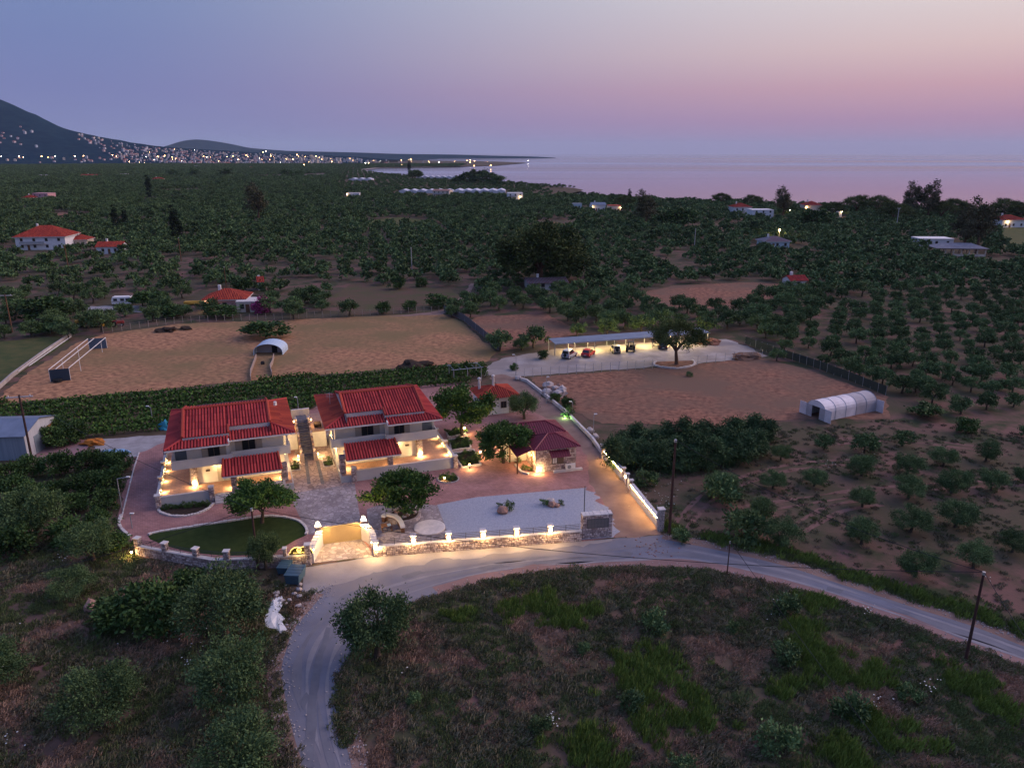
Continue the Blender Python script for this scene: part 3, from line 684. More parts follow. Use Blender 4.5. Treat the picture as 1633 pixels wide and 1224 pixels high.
    b = MB(); b.box(0, xs_, -.02, .12, ze-.2, ze-.01); b.box(xs_, W, ys-.02, ys+.12, ze-.2, ze-.01); b.box(-.02, .1, .12, D, ze-.2, ze-.01); b.box(W-.1, W+.02, ys+.12, D, ze-.2, ze-.01); b.box(xs_-.1, xs_+.02, .12, ys-.02, ze-.2, ze+.3); b.box(.1, W-.1, D-.12, D, ze-.2, ze-.01)
    bld(b, 'fascia', m_white)
    b = MB(); b.box(.1, xs_, .12, D-.12, ze-.2, ze-.12); b.box(xs_, W-.1, ys+.12, D-.12, ze-.2, ze-.12); bld(b, 'soffit', m_white)
    b = MB()
    for a, c in (((0,0,ze),(7.4,7.4,zf(7.4))), ((W,ys,ze),(8.3,7.7,zf(6.7))), ((0,D,ze),(7.5,8.1,zf(7.5))), ((W,D,ze),(8.2,8.8,zf(6.8)))): b.tube([Vector(a)+Vector((0,0,.08)), Vector(c)+Vector((0,0,.08))], .13, n=6)
    bld(b, 'hip_cap', m_tile)
    # raised upper roof
    up = .32; x0, x1, yl, yr, yb, yc = 2.0, 12.2, 1.7, 3.1, 13.6, 7.9; zu = lambda y: ze+k*min(y, 2*yc-y)+up
    for n, poly in (('upper_roof', [(x0,yl,zu(yl)),(xs_,yl,zu(yl)),(xs_,yc,zu(yc)),(x0,yc,zu(yc))]), ('upper_roof', [(xs_,yr,zu(yr)),(x1,yr,zu(yr)),(x1,yc,zu(yc)),(xs_,yc,zu(yc))]), ('upper_roof', [(x1,yb,zu(yb)),(x0,yb,zu(yb)),(x0,yc,zu(yc)),(x1,yc,zu(yc))])):
        b = MB(); face(b, poly, 1); ribs(b, poly, .36, .115, 0)
        kind(bld(b, n, [m_tile, m_tileb]), 'stuff')
    b = MB()
    for xg in (x0, x1-.12):
        for q in (xg, xg+.12): face(b, [(q,yl,zu(yl)-.02),(q,yc,zu(yc)-.02),(q,yb,zu(yb)-.02),(q,yb,ze+.3),(q,yl,ze+.3)])
    b.box(x0, xs_, yl, yl+.12, ze+.3, zu(yl)-.03); b.box(xs_, x1, yr, yr+.12, ze+.3, zu(yr)-.03); b.box(xs_-.06, xs_+.06, yl+.12, yr, ze+.3, zu(yl)-.03)
    bld(b, 'clerestory_wall', m_grey)
    b = MB(); b.tube([(x0,yc,zu(yc)+.1),(x1,yc,zu(yc)+.1)], .15, n=6)
    for xg, ya in ((x0, yl), (x1, yr)): b.tube([(xg,ya,zu(ya)+.12),(xg,yc,zu(yc)+.14)], .17, n=6); b.tube([(xg,yb,zu(yb)+.12),(xg,yc,zu(yc)+.14)], .17, n=6)
    b.tube([(xs_,yl,zu(yl)+.1),(xs_,yr+.3,zu(yr+.3)+.1)], .15, n=6)
    bld(b, 'ridge_cap', m_tile2)
    if solar:
        for i in range(4):
            b = MB(); xa = 3.6+i*2.05
            b.add([(xa,yc+.1,zu(yc)+.42),(xa+1.95,yc+.1,zu(yc)+.42),(xa+1.95,yc+1.3,zu(yc)+.1),(xa,yc+1.3,zu(yc)+.1),(xa,yc+.1,zu(yc)+.36),(xa+1.95,yc+.1,zu(yc)+.36),(xa+1.95,yc+1.3,zu(yc)+.04),(xa,yc+1.3,zu(yc)+.04)], [(0,1,2,3),(7,6,5,4),(0,4,5,1),(1,5,6,2),(2,6,7,3),(3,7,4,0)])
            bld(b, 'solar_panel', m_solar)
        b = MB(); b.tube([(13.2,8.4,zf(6.0)),(13.2,8.4,zf(6.0)+.5)], .2, n=8); bld(b, 'roof_vent', m_white)
    else:
        b = MB(); b.tube([(13.4,9.6,ze),(13.4,9.6,ze+2.2)], .03, n=4)
        for i in range(4): b.tube([(12.9+.02*i,9.6,ze+1.5+.2*i),(13.9-.02*i,9.6,ze+1.5+.2*i)], .015, n=4)
        bld(b, 'aerial', m_steel)
    # porch roof
    pa, pb, y0, y1, z0, z1 = 6.1, 12.9, -2.2, 1.0, 3.3, 4.35
    poly = [(pa,y0,z0),(pb,y0,z0),(pb-.2,y1,z1),(pa+.2,y1,z1)]
    b = MB(); face(b, poly, 1); ribs(b, poly, .36, .105, 0); kind(bld(b, 'porch_roof', [m_tile, m_tileb]), 'stuff')
    b = MB(); b.box(pa, pb, y0, y0+.12, z0-.2, z0-.02); b.box(pa, pa+.12, y0+.12, 1.7, z0-.2, z0-.02); b.box(pb-.12, pb, y0+.12, 1.7, z0-.2, z0-.02); b.box(pa+.12, pb-.12, y0+.12, 1.7, z0-.14, z0-.06)
    bld(b, 'porch_fascia', m_white)
    for qa, qb in ((pa, pa+.2), (pb, pb-.2)): b = MB(); b.tube([(qa,y0,z0+.08),(qb,y1,z1+.08)], .13, n=6); bld(b, 'porch_edge_cap', m_tile2)
    # terrace parapets
    b = MB(); b.box(-1.2, 11.9 if not open_front else 4.6, -1.42, -1.3, 0, 1.45); b.box(-1.32, -1.2, -1.3, 14.6, 0, 1.5)
    bld(b, 'terrace_parapet', m_grey)
    b = MB(); b.box(-1.2, 11.9 if not open_front else 4.6, -1.47, -1.2, 1.45, 1.53); b.box(-1.4, -1.08, -1.1, 14.6, 1.5, 1.58); bld(b, 'parapet_cap', m_cap)
    stone_pillar(root, s, -1.5, -.95, -1.65, -1.1, 0, 1.75, True, 11); stone_pillar(root, s, 4.4 if open_front else 11.8, 4.95 if open_front else 12.35, -1.65, -1.1, 0, 1.95, True, 14)
    for yy in (3.4, 8.4, 12.6): stone_pillar(root, s, -1.45, -1.05, yy, yy+.4, 1.5, 2.0, True, 17)
    if open_front:
        for i in range(4):
            b = MB(); b.box(5.0, 6.9, -2.4+.28*i, -1.42, .22*i, .22*(i+1)); bld(b, 'step', m_cap)
        b = MB(); b.box(7.6, 13.2, -1.42, -1.3, 0, 1.5); bld(b, 'porch_front_wall', m_wall)
    # terrace lights
    for (x, y, z), wv, off in [((-1.0,1.2,1.25),26,(.25,0,-.1)), ((-1.0,4.6,1.25),22,(.25,0,-.1)), ((-1.0,8.0,1.25),22,(.25,0,-.1)), ((-1.0,11.0,1.25),22,(.25,0,-.1)), ((-.9,-1.1,1.2),20,(.3,.3,-.1)),
                               ((2.7,1.92,1.15),55,(0,-.3,.1)), ((5.6,2.5,3.2),18,(0,-.4,-.2)), ((7.3,-.62,1.2),40,(-.4,.4,.2)), ((13.0,.45,1.2),50,(-.3,.4,.3)), ((10.8,2.5,3.0),26,(0,-.5,-.4)), ((13.7,4.6,2.6),40,(.4,0,-.3)), ((13.7,9.5,2.6),30,(.4,0,-.3))]:
        wall_light(root, (x, y, z), wv, off, s)
    return root
L1 = G(261, 719.6, 6.6); R2 = G(705.4, 667.5, 6.6)
v1 = villa('villa', 'red tiled cream villa with solar panels beside the long lawn', (L1.x, L1.y, 0), R(20.3), 1, solar=True)
v2 = villa('villa', 'red tiled cream villa with a full front terrace nearer the stone cottage', (R2.x, R2.y, 0), R(19.4), -1, open_front=False)
# ------------------------------------------------------------------ the courtyard, its walls, gate, paving and planting
m_paver = mat('red_brick_paver', (.42,.215,.19), (.32,.155,.145), tex='brick', scale=1.4, c3=(.24,.14,.125), rough=.85, stretch=(1,1,1,R(20)))
m_crazy = mat('crazy_stone_paving', (.42,.37,.37), (.25,.21,.22), tex='voronoi', scale=1.9, c3=(.24,.20,.20), rough=.8, bump=.4)
m_gravel = mat('pale_gravel', (.36,.375,.43), (.26,.272,.32), scale=6, rough=.95, bump=.8, detail=10)
m_lawn = mat('lawn_grass', (.022,.038,.010), (.034,.052,.015), scale=1.2, rough=1, bump=.8, bscale=14, detail=8)
m_soil = mat('planting_soil', (.06,.04,.03), (.035,.025,.02), scale=3, rough=1, bump=.6)
m_rock = mat('reddish_boulder', (.40,.24,.18), (.27,.16,.13), scale=1.6, rough=.95, bump=.6)
m_rockg = mat('pale_boulder', (.50,.44,.42), (.34,.29,.28), scale=1.6, rough=.95, bump=.6)
m_yellow = mat('cream_steel_gate', (.52,.38,.20), (.48,.35,.18), scale=.8, rough=.55)
m_black = mat('black_metal', (.03,.03,.032), rough=.5, metal=.3)
m_wood = mat('brown_wood', (.20,.10,.055), (.13,.065,.04), scale=3, rough=.7, stretch=(1,8,8))
COURT = [(222,722),(262,706),(330,690),(480,660),(520,640),(700,612),(745,612),(800,640),(850,655),(895,680),(928,715),(942,772),(976,822),(977,858),(598,887),(577,862),(514,869),(497,899),(432,905),(345,906),(221,884),(200,852),(190,832),(196,796),(208,760)]
field('courtyard', COURT, .034, m_paver)
sheet('patio', px([(452,760),(468,728),(478,690),(520,684),(556,742),(566,772),(463,788)]), .044, mat('pinkish_patio_stone', (.50,.38,.33), (.34,.25,.22), tex='voronoi', scale=1.6, c3=(.22,.16,.15), rough=.8, bump=.4))
sheet('paved_driveway', px([(463,787),(566,771.5),(570,800),(576,832),(577,860),(598,886.6),(496,898.6),(514,869),(507,852),(490,852),(489,842),(482,832),(472,812)]), .050, m_crazy)
sheet('tree_court_paving', px([(585,812),(602,806),(640,801),(697,806),(713,845),(700,878),(600,886),(588,850)]), .054, m_crazy)
sheet('gravel_yard', px([(978,857),(706,877),(713,846),(697,805),(760,793),(936,777.8)])+ragged(px([(936,777.8),(952,786),(960,802),(974,812),(984,826),(982,842),(979,856)]), .5, .35, False, .9), .060, m_gravel)
LAWN = smooth_line([(240,860),(242,851),(309,840),(370,831),(420,824),(451,825),(476,831),(488,842),(488,853),(472,861),(451,873),(430,881),(367,886),(313,881),(270,872),(240,860)], 4)
lawnw = [G(p[0], p[1]) for p in LAWN]
sheet('lawn', lawnw, .056, m_lawn)
def wp(o, root): o.location = -root.location; return o
def kerb(name, line, label, size=.5, wdt=.28, hgt=.2, m=None, seed=0):
    q = random.Random(seed); b = MB(); line = [Vector((p[0], p[1], 0)) for p in line]
    segs = []; acc = 0
    pts = [line[0]]
    for i in range(1, len(line)):
        d = (line[i]-line[i-1]).length; n = max(1, round(d/size))
        for j in range(1, n+1): pts.append(line[i-1].lerp(line[i], j/n))
    for i in range(len(pts)-1):
        a, c = pts[i], pts[i+1]
        if (c-a).length < .02: continue
        d = (c-a).normalized()*.025; b.obox(a+d, c-d, wdt*q.uniform(.85,1.15), 0.02, hgt*q.uniform(.8,1.2))
    o = b.build(name, m or m_cap); tag(o, label, 'kerb', None, 'stuff'); return o
kerb('lawn_kerb', lawnw[3:33], 'white stone kerb curving along the top of the lawn', .55)
kerb('driveway_kerb', [G(*p) for p in [(222,722),(214,746),(203,790),(193,830)]], 'thin pale kerb on the outer side of the left drive', 1.2, .14, .12)
kerb('driveway_kerb', [G(*p) for p in smooth_line([(193,822),(190,834),(196,846),(208,856)], 4)], 'white stone kerb round the drive corner by the lawn', .5)

def boundary(name, label, base, ht, out_side=-1, thick=.35, cap=True, seed=0, both=False, cell=.30):
    """stone wall along base points; returns root"""
    root = thing(name, label, 'wall', (base[0].x, base[0].y, 0))
    for i in range(len(base)-1):
        a, c = base[i], base[i+1]; d = (c-a); ln = d.length; d.normalize(); n = Vector((-d.y, d.x, 0))*out_side
        b = MB(); b.obox(a, c, thick, 0, ht, 1)
        stones(b, a+n*thick/2, d, (0,0,1), ln, ht, n, cell, seed+i)
        if both: stones(b, a-n*thick/2, d, (0,0,1), ln, ht, -n, cell, seed+i+50)
        wp(b.build('stone_face', [m_stone, m_mortar], root), root)
        if cap:
            b = MB(); b.obox(a, c, thick+.16, ht, ht+.08); wp(b.build('cap', m_cap, root), root)
    return root
def pier(root, p, d, w_, dep, ht, seed=0, lamp=0, front=-1, m=None, zc=0, name='pier', lampz=None):
    """square stone pier of a wall, with cap and perhaps a lamp on its street face; d = direction along the wall"""
    d = Vector((d.x, d.y, 0)).normalized(); n = Vector((-d.y, d.x, 0))*front
    b = MB(); a = p-d*w_/2; c = p+d*w_/2; b.obox(a, c, dep, zc, ht, 1)
    stones(b, Vector((a.x,a.y,zc))+n*dep/2, d, (0,0,1), w_, ht-zc, n, .24, seed); stones(b, Vector((c.x,c.y,zc))+n*dep/2, -n, (0,0,1), dep, ht-zc, d, .24, seed+1); stones(b, Vector((a.x,a.y,zc))+n*dep/2, -n, (0,0,1), dep, ht-zc, -d, .24, seed+2)
    o = wp(b.build(name, [m or m_stone, m_mortar], root), root)
    b = MB(); b.obox(a-d*.07, c+d*.07, dep+.16, ht, ht+.1); b.build('cap', m_cap, o)
    if lamp:
        lz = lampz or ht-.35; q = p+n*(dep/2+.09); b = MB(); b.obox(q-d*.13, q+d*.13, .14, lz-.16, lz+.16)
        wp(b.build('wall_lamp', m_bulb2, root), root)
        e = q+n*.22-root.location; point('lamp_light', root, (e.x, e.y, lz-.05), lamp)
    return o
def rails(root, a, c, z0, z1, n=4, posts=1):
    b = MB()
    for i in range(n):
        z = z0+(z1-z0)*(i+.7)/n; b.tube([(a.x,a.y,z),(c.x,c.y,z)], .028, n=4)
    for i in range(1, posts+1):
        p = a.lerp(c, i/(posts+1)); b.tube([(p.x,p.y,z0),(p.x,p.y,z1)], .025, n=4)
    return wp(b.build('railing', m_metal, root), root)
# street front wall
A, B = G(600,886.6), G(927,861.2)
fw = boundary('front_wall', 'long rubble stone street wall with lamp lit piers and railings', [A, B], 1.15, -1, .35, True, 100)
d = (B-A).normalized(); ux = [600,660,715.8,770.4,823.5,876.7]; ps = []
for i, u in enumerate(ux):
    v = 886.6+(861.2-886.6)*(u-600)/327; p = G(u, v); ps.append(p)
    pier(fw, p, d, .5, .46, 2.1 if i else 1.65, 200+i*5, 72, -1)
ps.append(B)
for i in range(len(ps)-1): rails(fw, ps[i]+d*.25, ps[i+1]-d*.25, 1.25, 2.0, 4, 1)
# letter box pier
pa, pb = G(928.5,859.5), G(975.5,855.8); d2 = (pb-pa).normalized(); n2 = Vector((d2.y, -d2.x, 0))
lb = thing('letterbox_pier', 'broad stone pier with a dark metal letterbox panel at the lane corner', 'pier', (pa.x, pa.y, 0), 0)
b = MB(); b.obox(pa-n2*.4, pb-n2*.4, .8, 0, 2.75, 1); ln = (pb-pa).length
stones(b, pa, d2, (0,0,1), ln, 1.25, n2, .3, 301); stones(b, pa+Vector((0,0,1.25)), d2, (0,0,1), .5, 1.5, n2, .26, 302); stones(b, pb-d2*.4+Vector((0,0,1.25)), d2, (0,0,1), .4, 1.5, n2, .26, 303); stones(b, pa+d2*.5+Vector((0,0,2.35)), d2, (0,0,1), ln-.9, .4, n2, .26, 304); stones(b, pb, -n2, (0,0,1), .8, 2.75, d2, .3, 305); stones(b, pa, -n2, (0,0,1), .8, 2.75, -d2, .3, 306)
wp(b.build('stone_body', [m_stone, m_mortar], lb), lb)
b = MB(); q = random.Random(4)
for i in range(8): e0 = pa+d2*(ln*i/8)-n2*.4; e1 = pa+d2*(ln*(i+1)/8-.03)-n2*.4; b.obox(e0, e1, .95+q.uniform(-.08,.08), 2.752, 2.86+q.uniform(-.03,.03))
wp(b.build('cap', m_cap, lb), lb)
b = MB(); b.obox(pa+d2*.55+n2*.03, pb-d2*.45+n2*.03, .05, 1.3, 2.33); pn = wp(b.build('letterbox_panel', mat('dark_grey_panel', (.13,.12,.12), rough=.5), lb), lb)
for r in range(2):
    for i in range(6):
        e0 = pa+d2*(.6+i*(ln-1.1)/6)+n2*.062; b = MB(); b.obox(e0, e0+d2*((ln-1.1)/6-.06), .02, 1.36+r*.49, 1.80+r*.49); b.build('letterbox_door', mat('grey_letterbox', (.17,.155,.15), rough=.45), pn)
p = G(931,834); b = MB(); b.tube([p, p+Vector((0,0,4.6))], .05, n=6); tag(b.build('flag_pole', m_black), 'tall thin black pole standing in the gravel behind the letterbox pier', 'pole')

# left boundary wall, sign, entrance wings and gate
LA, LB, LC = G(221,884), G(342,906.5), G(432,904)
lw = boundary('lawn_wall', 'low stone wall with short piers along the outer edge of the lawn', [LA, LB, LC], 1.05, -1, .35, True, 400)
dl = (LB-LA).normalized(); pp = []
for i, (u, v) in enumerate([(222.5,884.3),(266,892.4),(315,901.5),(364,905.8)]):
    p = G(u, v); pp.append(p); pier(lw, p, dl if i < 3 else (LC-LB).normalized(), .5, .46, 1.95, 420+i*4, 0, -1)
pp.append(LC)
for i in range(4): rails(lw, pp[i], pp[i+1], 1.15, 1.85, 4, 1)
SA, SB = G(432,904), G(496.5,899)
sw = boundary('sign_wall', 'stone wall with a low parapet carrying the glowing sign beside the gate', [SA, SB], 1.15, -1, .4, True, 440)
ds = (SB-SA).normalized(); pier(sw, SA+ds*1.5, ds, .3, .4, 2.0, 450, 0, -1); rails(sw, SA, SA+ds*1.4, 1.25, 1.9, 4, 0)
pier(sw, SB-ds*.25, ds, .5, .5, 2.25, 455, 0, -1)
# the glowing sign: dark curved board, lit outline, ring emblem and a line of letters
ns = Vector((ds.y, -ds.x, 0)); s0 = SA+ds*1.9; L_ = 2.35
sg = thing('name_sign', 'glowing arched sign board with a ring emblem standing on the gate side wall', 'sign', (s0.x, s0.y, 1.25))
prof_ = [(0,0),(.02,.22),(.16,.26),(.22,.5),(.5,.72),(.85,.80),(1.2,.74),(1.5,.80),(1.85,.72),(2.15,.50),(2.3,.22),(2.33,0)]
def sgp(x, z, o=0.0): p = s0+ds*x+ns*o; return Vector((p.x, p.y, 1.26+z))-sg.location
b = MB(); n_ = len(prof_); b.add([sgp(x,z,.06) for x, z in prof_]+[sgp(x,z,-.06) for x, z in prof_], [tuple(range(n_)), tuple(reversed(range(n_,2*n_)))]+[(i,(i+1)%n_,(i+1)%n_+n_,i+n_) for i in range(n_)])
b.build('board', mat('dark_olive_board', (.05,.04,.015), rough=.5), sg)
b = MB(); b.tube([sgp(x,z,.02) for x, z in prof_], .055, n=6); b.build('lit_outline', m_sign, sg)
b = MB(); b.tube([sgp(1.02+.2*math.cos(t), .50+.2*math.sin(t), .08) for t in np.linspace(0, 6.283, 15)], .05, n=5); b.build('ring_emblem', m_sign, sg)
b = MB(); b.tube([sgp(.98,.5,.08), sgp(1.06,.5,.08)], .05, n=5); b.build('emblem_dot', m_sign, sg)
b = MB(); x = .45; q = random.Random(9)
while x < 1.75:
    w_ = q.choice((.07,.09,.11)); a0 = sgp(x,.13,.08); a1 = sgp(x+w_*.75,.13,.08)
    b.tube([a0, a0+Vector((0,0,.12))], .018, n=4); b.tube([a0+Vector((0,0,q.choice((0,.06,.12)))), a1+Vector((0,0,q.choice((0,.06,.12))))], .018, n=4); x += w_+.02
kind(b.build('lettering', m_sign, sg), 'stuff')
point('sign_light', sg, (1.1, -.5, .2), 9, (1,.68,.22))
# wings
def wing(label, line, h0, h1, seed, strip_side):
    root = thing('entrance_wall', label, 'wall', (line[0].x, line[0].y, 0)); n = len(line); b = MB(); c = MB(); l = MB()
    for i in range(n-1):
        za = h0+(h1-h0)*i/(n-1); a, e = line[i], line[i+1]; dd = (e-a).normalized(); nn = Vector((-dd.y, dd.x, 0))*strip_side
        b.obox(a, e, .4, 0, za); c.obox(a, e, .62, za+.05, za+.15)
        q0, q1 = a+nn*.235, e+nn*.235; l.obox(q0, q1, .05, za-.02, za+.045)
    wp(b.build('rendered_face', m_wall, root), root); wp(c.build('cap', m_cap, root), root); wp(l.build('led_strip', m_led, root), root)
    return root
GL, GR = G(514,868), G(577,859.5)
wl = wing('pale curved wing wall with lit strip on the sign side of the gate', [G(*p) for p in smooth_line([(498,897),(503,886),(508,877),(513,869.5)], 2)], 1.5, 1.75, 470, -1)
wr = wing('pale curved wing wall with lit strip on the long wall side of the gate', [G(*p) for p in smooth_line([(597,885),(596,875),(590,866),(579,859.5)], 3)], 1.5, 1.9, 480, 1)
gd = (GR-GL).normalized(); gn = Vector((gd.y, -gd.x, 0))
for lab, p, sd in (('stone gate post with globe lamp at the sign side of the driveway', GL-gd*.3, 490), ('stone gate post with globe lamp at the tree side of the driveway', GR+gd*.3, 495)):
    g = thing('gate_post', lab, 'gate post', (p.x, p.y, 0)); pier(g, p, gd, .5, .5, 2.25, sd, 0, -1, name='stone_post')
    b = MB(); b.lump((0,0,2.55), .2, 1, 2, 0); b.build('globe_lamp', m_bulb2, g, True); b = MB(); b.lathe([(.09,2.34),(.06,2.42)], 8); b.build('lamp_base', m_black, g)
    point('lamp_light', g, (gn.x*.35, gn.y*.35, 2.75), 110)
gt = thing('driveway_gate', 'plain cream steel sliding gate closing the paved driveway', 'gate', (GL.x, GL.y, 0)); b = MB(); gw = (GR-GL).length
b.obox(GL+gd*.02, GR-gd*.02, .06, .12, 2.0); wp(b.build('panel', m_yellow, gt), gt)
b = MB()
for z in (.06, 1.95): b.obox(GL+gd*.02, GR-gd*.02, .1, z, z+.1)
wp(b.build('frame', m_yellow, gt), gt)
for i in range(1, 8):
    b = MB(); e = GL+gd*(gw*i/8)+gn*.04; b.obox(e-gd*.02, e+gd*.02, .03, .2, 1.92); wp(b.build('rib', m_yellow, gt), gt)
# lane wall with LED strip
def lit_wall(label, a, c, ht, seed):
    root = thing('lane_wall', label, 'wall', (a.x, a.y, 0)); d = (c-a).normalized(); n = Vector((-d.y, d.x, 0))
    b = MB(); b.obox(a, c, .3, 0, ht); wp(b.build('rendered_face', m_wall, root), root)
    b = MB(); b.obox(a, c, .5, ht+.06, ht+.16); wp(b.build('cap', m_cap, root), root)
    b = MB(); b.obox(a+n*.19, c+n*.19, .05, ht-.03, ht+.05); wp(b.build('led_strip', m_led, root), root)
    return root
W0, W1, W2, W3 = G(963,731), G(994,766), G(1006,786), G(1051,843)
for lab, a, c in (('low rendered lane wall with a glowing strip, the stretch nearer the cottage', W1, W0), ('low rendered lane wall with a glowing strip, the stretch ending at the road', W3, W2)):
    d = (c-a).normalized(); lit_wall(lab, a+d*.25, c-d*.25, 1.25, 0)
mid_ = thing('lane_gate', 'short gated gap with lit posts between the two lane walls', 'gate', (W2.x, W2.y, 0)); d = (W1-W2).normalized()
for t in (0.0, .5, 1.0):
    p = W2.lerp(W1, t); pier(mid_, p, d, .36, .36, 1.75, 520+int(t*10), 16 if t == .5 else 0, 1, name='post')
for t0, t1 in ((.08,.42), (.58,.92)):
    b = MB(); b.obox(W2.lerp(W1,t0), W2.lerp(W1,t1), .05, .15, 1.4); wp(b.build('gate_leaf', m_white, mid_), mid_)
for lab, p, hh in (('pale stone end pier of the lane wall beside the road', W3-(W2-W3).normalized()*.3, 2.6), ('pale stone end pier of the lane wall opposite the cottage', W0+(W0-W1).normalized()*.3, 1.9)):
    g = thing('lane_pier', lab, 'pier', (p.x, p.y, 0)); pier(g, p, (W2-W3), .62, .62, hh, 540, 0, 1, m_rockg, name='stone_body')
low = [G(*p) for p in [(960,724),(944,701),(905,661),(872,634),(840,609),(822,604)]]
root = thing('low_lane_wall', 'low pale kerb wall running up the lane towards the parking lot', 'wall', low[0])
for i in range(len(low)-1):
    b = MB(); b.obox(low[i], low[i+1], .3, 0, .55); wp(b.build('concrete_run', m_cap, root), root)
for i, (u, v) in enumerate([(872,640),(944,700),(936,690),(822,606)]):
    p = G(u, v)+Vector((.5,0,0)); b = MB(); b.lump((p.x,p.y,.35), .55, i, 2, .3, (1,1,.9)); tag(b.build('pale_rock', m_rockg), ['pale rock on the lane wall near the rubble heap', 'pale rock at the bend of the lane wall by the reeds', 'smaller pale rock just above the bend of the lane wall', 'pale rock at the top of the lane by the parking lot'][i], 'rock')

# staircase between the villas and the raised terrace it climbs to
sp_ = G(493,734); rz = R(20); st = thing('stone_staircase', 'dark stone staircase climbing between the two villas', 'staircase', (sp_.x, sp_.y, 0), rz)
m_step = mat('dark_slate_step', (.17,.165,.19), (.11,.105,.12), scale=2, rough=.8)
for i in range(15):
    b = MB(); b.box(-.72, .72, i*.52, i*.52+.56, 0, .2*(i+1)); b.build('step', m_step, st)
b = MB(); b.box(-.72, .72, 15*.52+.02, 10.4, 0, 3.1); b.build('landing', m_step, st)
for s_ in (-1, 1):
    b = MB(); x = s_*.88
    for i in range(8): b.box(x-.13, x+.13, i*1.04, i*1.04+1.04, 0, .55+.4*i+.28)
    b.build('side_wall', m_stone, st)
    b = MB(); b.box(s_*.88-.25, s_*.88+.25, -.5, -.02, 0, 1.1); b.build('newel', m_stone, st)
b = MB(); b.box(-1.3, 1.3, 10.42, 10.75, 0, 4.0); b.build('end_wall', m_cap, st)
for s_ in (-1, 1):
    b = MB(); b.box(s_*1.3-.08, s_*1.3+.08, .9, 1.1, .3, .55); b.build('step_lamp', m_bulb, st); point('lamp_light', st, (s_*1.55, .8, .7), 42)
    b = MB(); b.box(s_*1.2-.08, s_*1.2+.08, 6.9, 7.1, 3.3, 3.5); b.build('step_lamp', m_bulb, st); point('lamp_light', st, (s_*1.6, 6.8, 3.5), 24)
for s_, lab in ((-1, 'pale raised back terrace wall left of the staircase'), (1, 'pale raised back terrace wall right of the staircase')):
    rt = thing('raised_terrace', lab, 'terrace', (sp_.x, sp_.y, 0), rz); x0, x1 = sorted((s_*1.05, s_*2.9))
    b = MB(); b.box(x0, x1, 4.6, 12.5, 0, 2.35); b.build('retaining_wall', m_white, rt); b = MB(); b.box(x0-.02, x1+.02, 4.55, 12.5, 2.352, 2.45); b.build('paving', m_floor, rt)
    b = MB(); b.box(x0+.5, x1-.4, 6.0, 7.4, 2.46, 2.9); b.build('planter', m_soil, rt)
for u, v, lab in ((470,746,'dark square planting pit in the patio on the left villa side'), (523.5,739.5,'dark square planting pit in the patio on the cottage side')):
    p = G(u, v); o = thing('planting_pit', lab, 'planter', p, rz); b = MB()
    b.box(-.6,.6,-.95,.95,.02,.10); b.build('soil', m_soil, o); b = MB()
    for x0, x1, y0, y1 in ((-.72,-.6,-1.07,1.07),(.6,.72,-1.07,1.07),(-.6,.6,-1.07,-.95),(-.6,.6,.95,1.07)): b.box(x0,x1,y0,y1,.02,.16)
    b.build('kerb', m_cap, o)
    q = SHRUB[0][0]; put('leaves', q, o, (0,0,.05), 0, (.8,1.2,.7))
for u0, u1 in (((488,735),(493,772)), ((506,735),(515,772))):
    strip('drain_channel', [G(*u0), G(*u1)], .42, .056, m_step)

# small things of the court
ring = G(644,825); o = thing('tree_ring', 'round stone tree ring with rocks under the big courtyard tree', 'planter', ring); b = MB()
b.lathe([(1.95,0),(1.95,.5),(1.75,.55),(1.62,.5),(1.62,.3)], 28); b.build('ring_wall', m_crazy, o, False); b = MB(); b.lathe([(1.6,.2),(1.6,.34)], 24); b.build('soil', m_soil, o)
for i in range(13):
    a = i*2.4; r = .5+.85*((i*.618)%1); b = MB(); b.lump((r*math.cos(a), r*math.sin(a), .42), rnd.uniform(.16,.3), i, 1, .3); b.build('rock', m_rock if i % 2 else m_rockg, o)
arc = [G(*p) for p in smooth_line([(611,833),(616,830),(625,831),(634,835),(640,842),(643,850)], 3)]
o = thing('curved_bench', 'white curved built-in bench near the tree ring', 'bench', arc[0]); b = MB(); c = MB()
for i in range(len(arc)-1): b.obox(arc[i], arc[i+1], .5, .65, .9); c.obox(arc[i], arc[i+1], .36, 0, .65)
wp(b.build('seat_back', m_white, o), o); wp(c.build('base', m_wood, o), o)
p = G(617,846); o = thing('garden_table', 'small dark wooden table with a pale blue cloth in the bench curve', 'table', p, R(20)); b = MB(); b.box(-.6,.6,-.4,.4,.68,.75); b.build('tabletop', m_wood, o)
for x in (-.5,.5):
    for y in (-.3,.3): b = MB(); b.box(x-.05,x+.05,y-.05,y+.05,0,.68); b.build('leg', m_wood, o)
b = MB(); b.box(.05,.45,-.42,.2,.755,.775); b.build('cloth', mat('pale_blue_cloth', (.30,.42,.55), rough=.8), o)
p = G(685,842); b = MB(); b.lathe([(1.75,0),(1.75,.18),(1.6,.22),(.1,.22)], 26); tag(b.build('round_platform', m_cap, loc=p), 'round pale concrete platform between tree ring and street wall', 'platform')
def rock_garden(label, u, v, spec):
    p = G(u, v)
    for i, (dx, dy, r, col, l2) in enumerate(spec):
        if col == 'g':
            plant('garden_shrub', SHRUB[i % 2], (p.x+dx, p.y+dy, .06), r, i, l2, 'shrub', None, ('leaves','stem'))
        else:
            b = MB(); b.lump((p.x+dx, p.y+dy, r*.55), r, i+int(u), 2, .35, (1,.9,.8)); tag(b.build('boulder', m_rock if col == 'r' else m_rockg), l2, 'boulder')
rock_garden('', 802, 818, [(0,0,.62,'r','largest reddish boulder lying alone in the gravel yard'), (.75,.9,.95,'g','rounded shrub behind the largest gravel yard boulder'), (-.45,1.4,.5,'g','thin upright shrub at the left of the gravel yard rocks')])
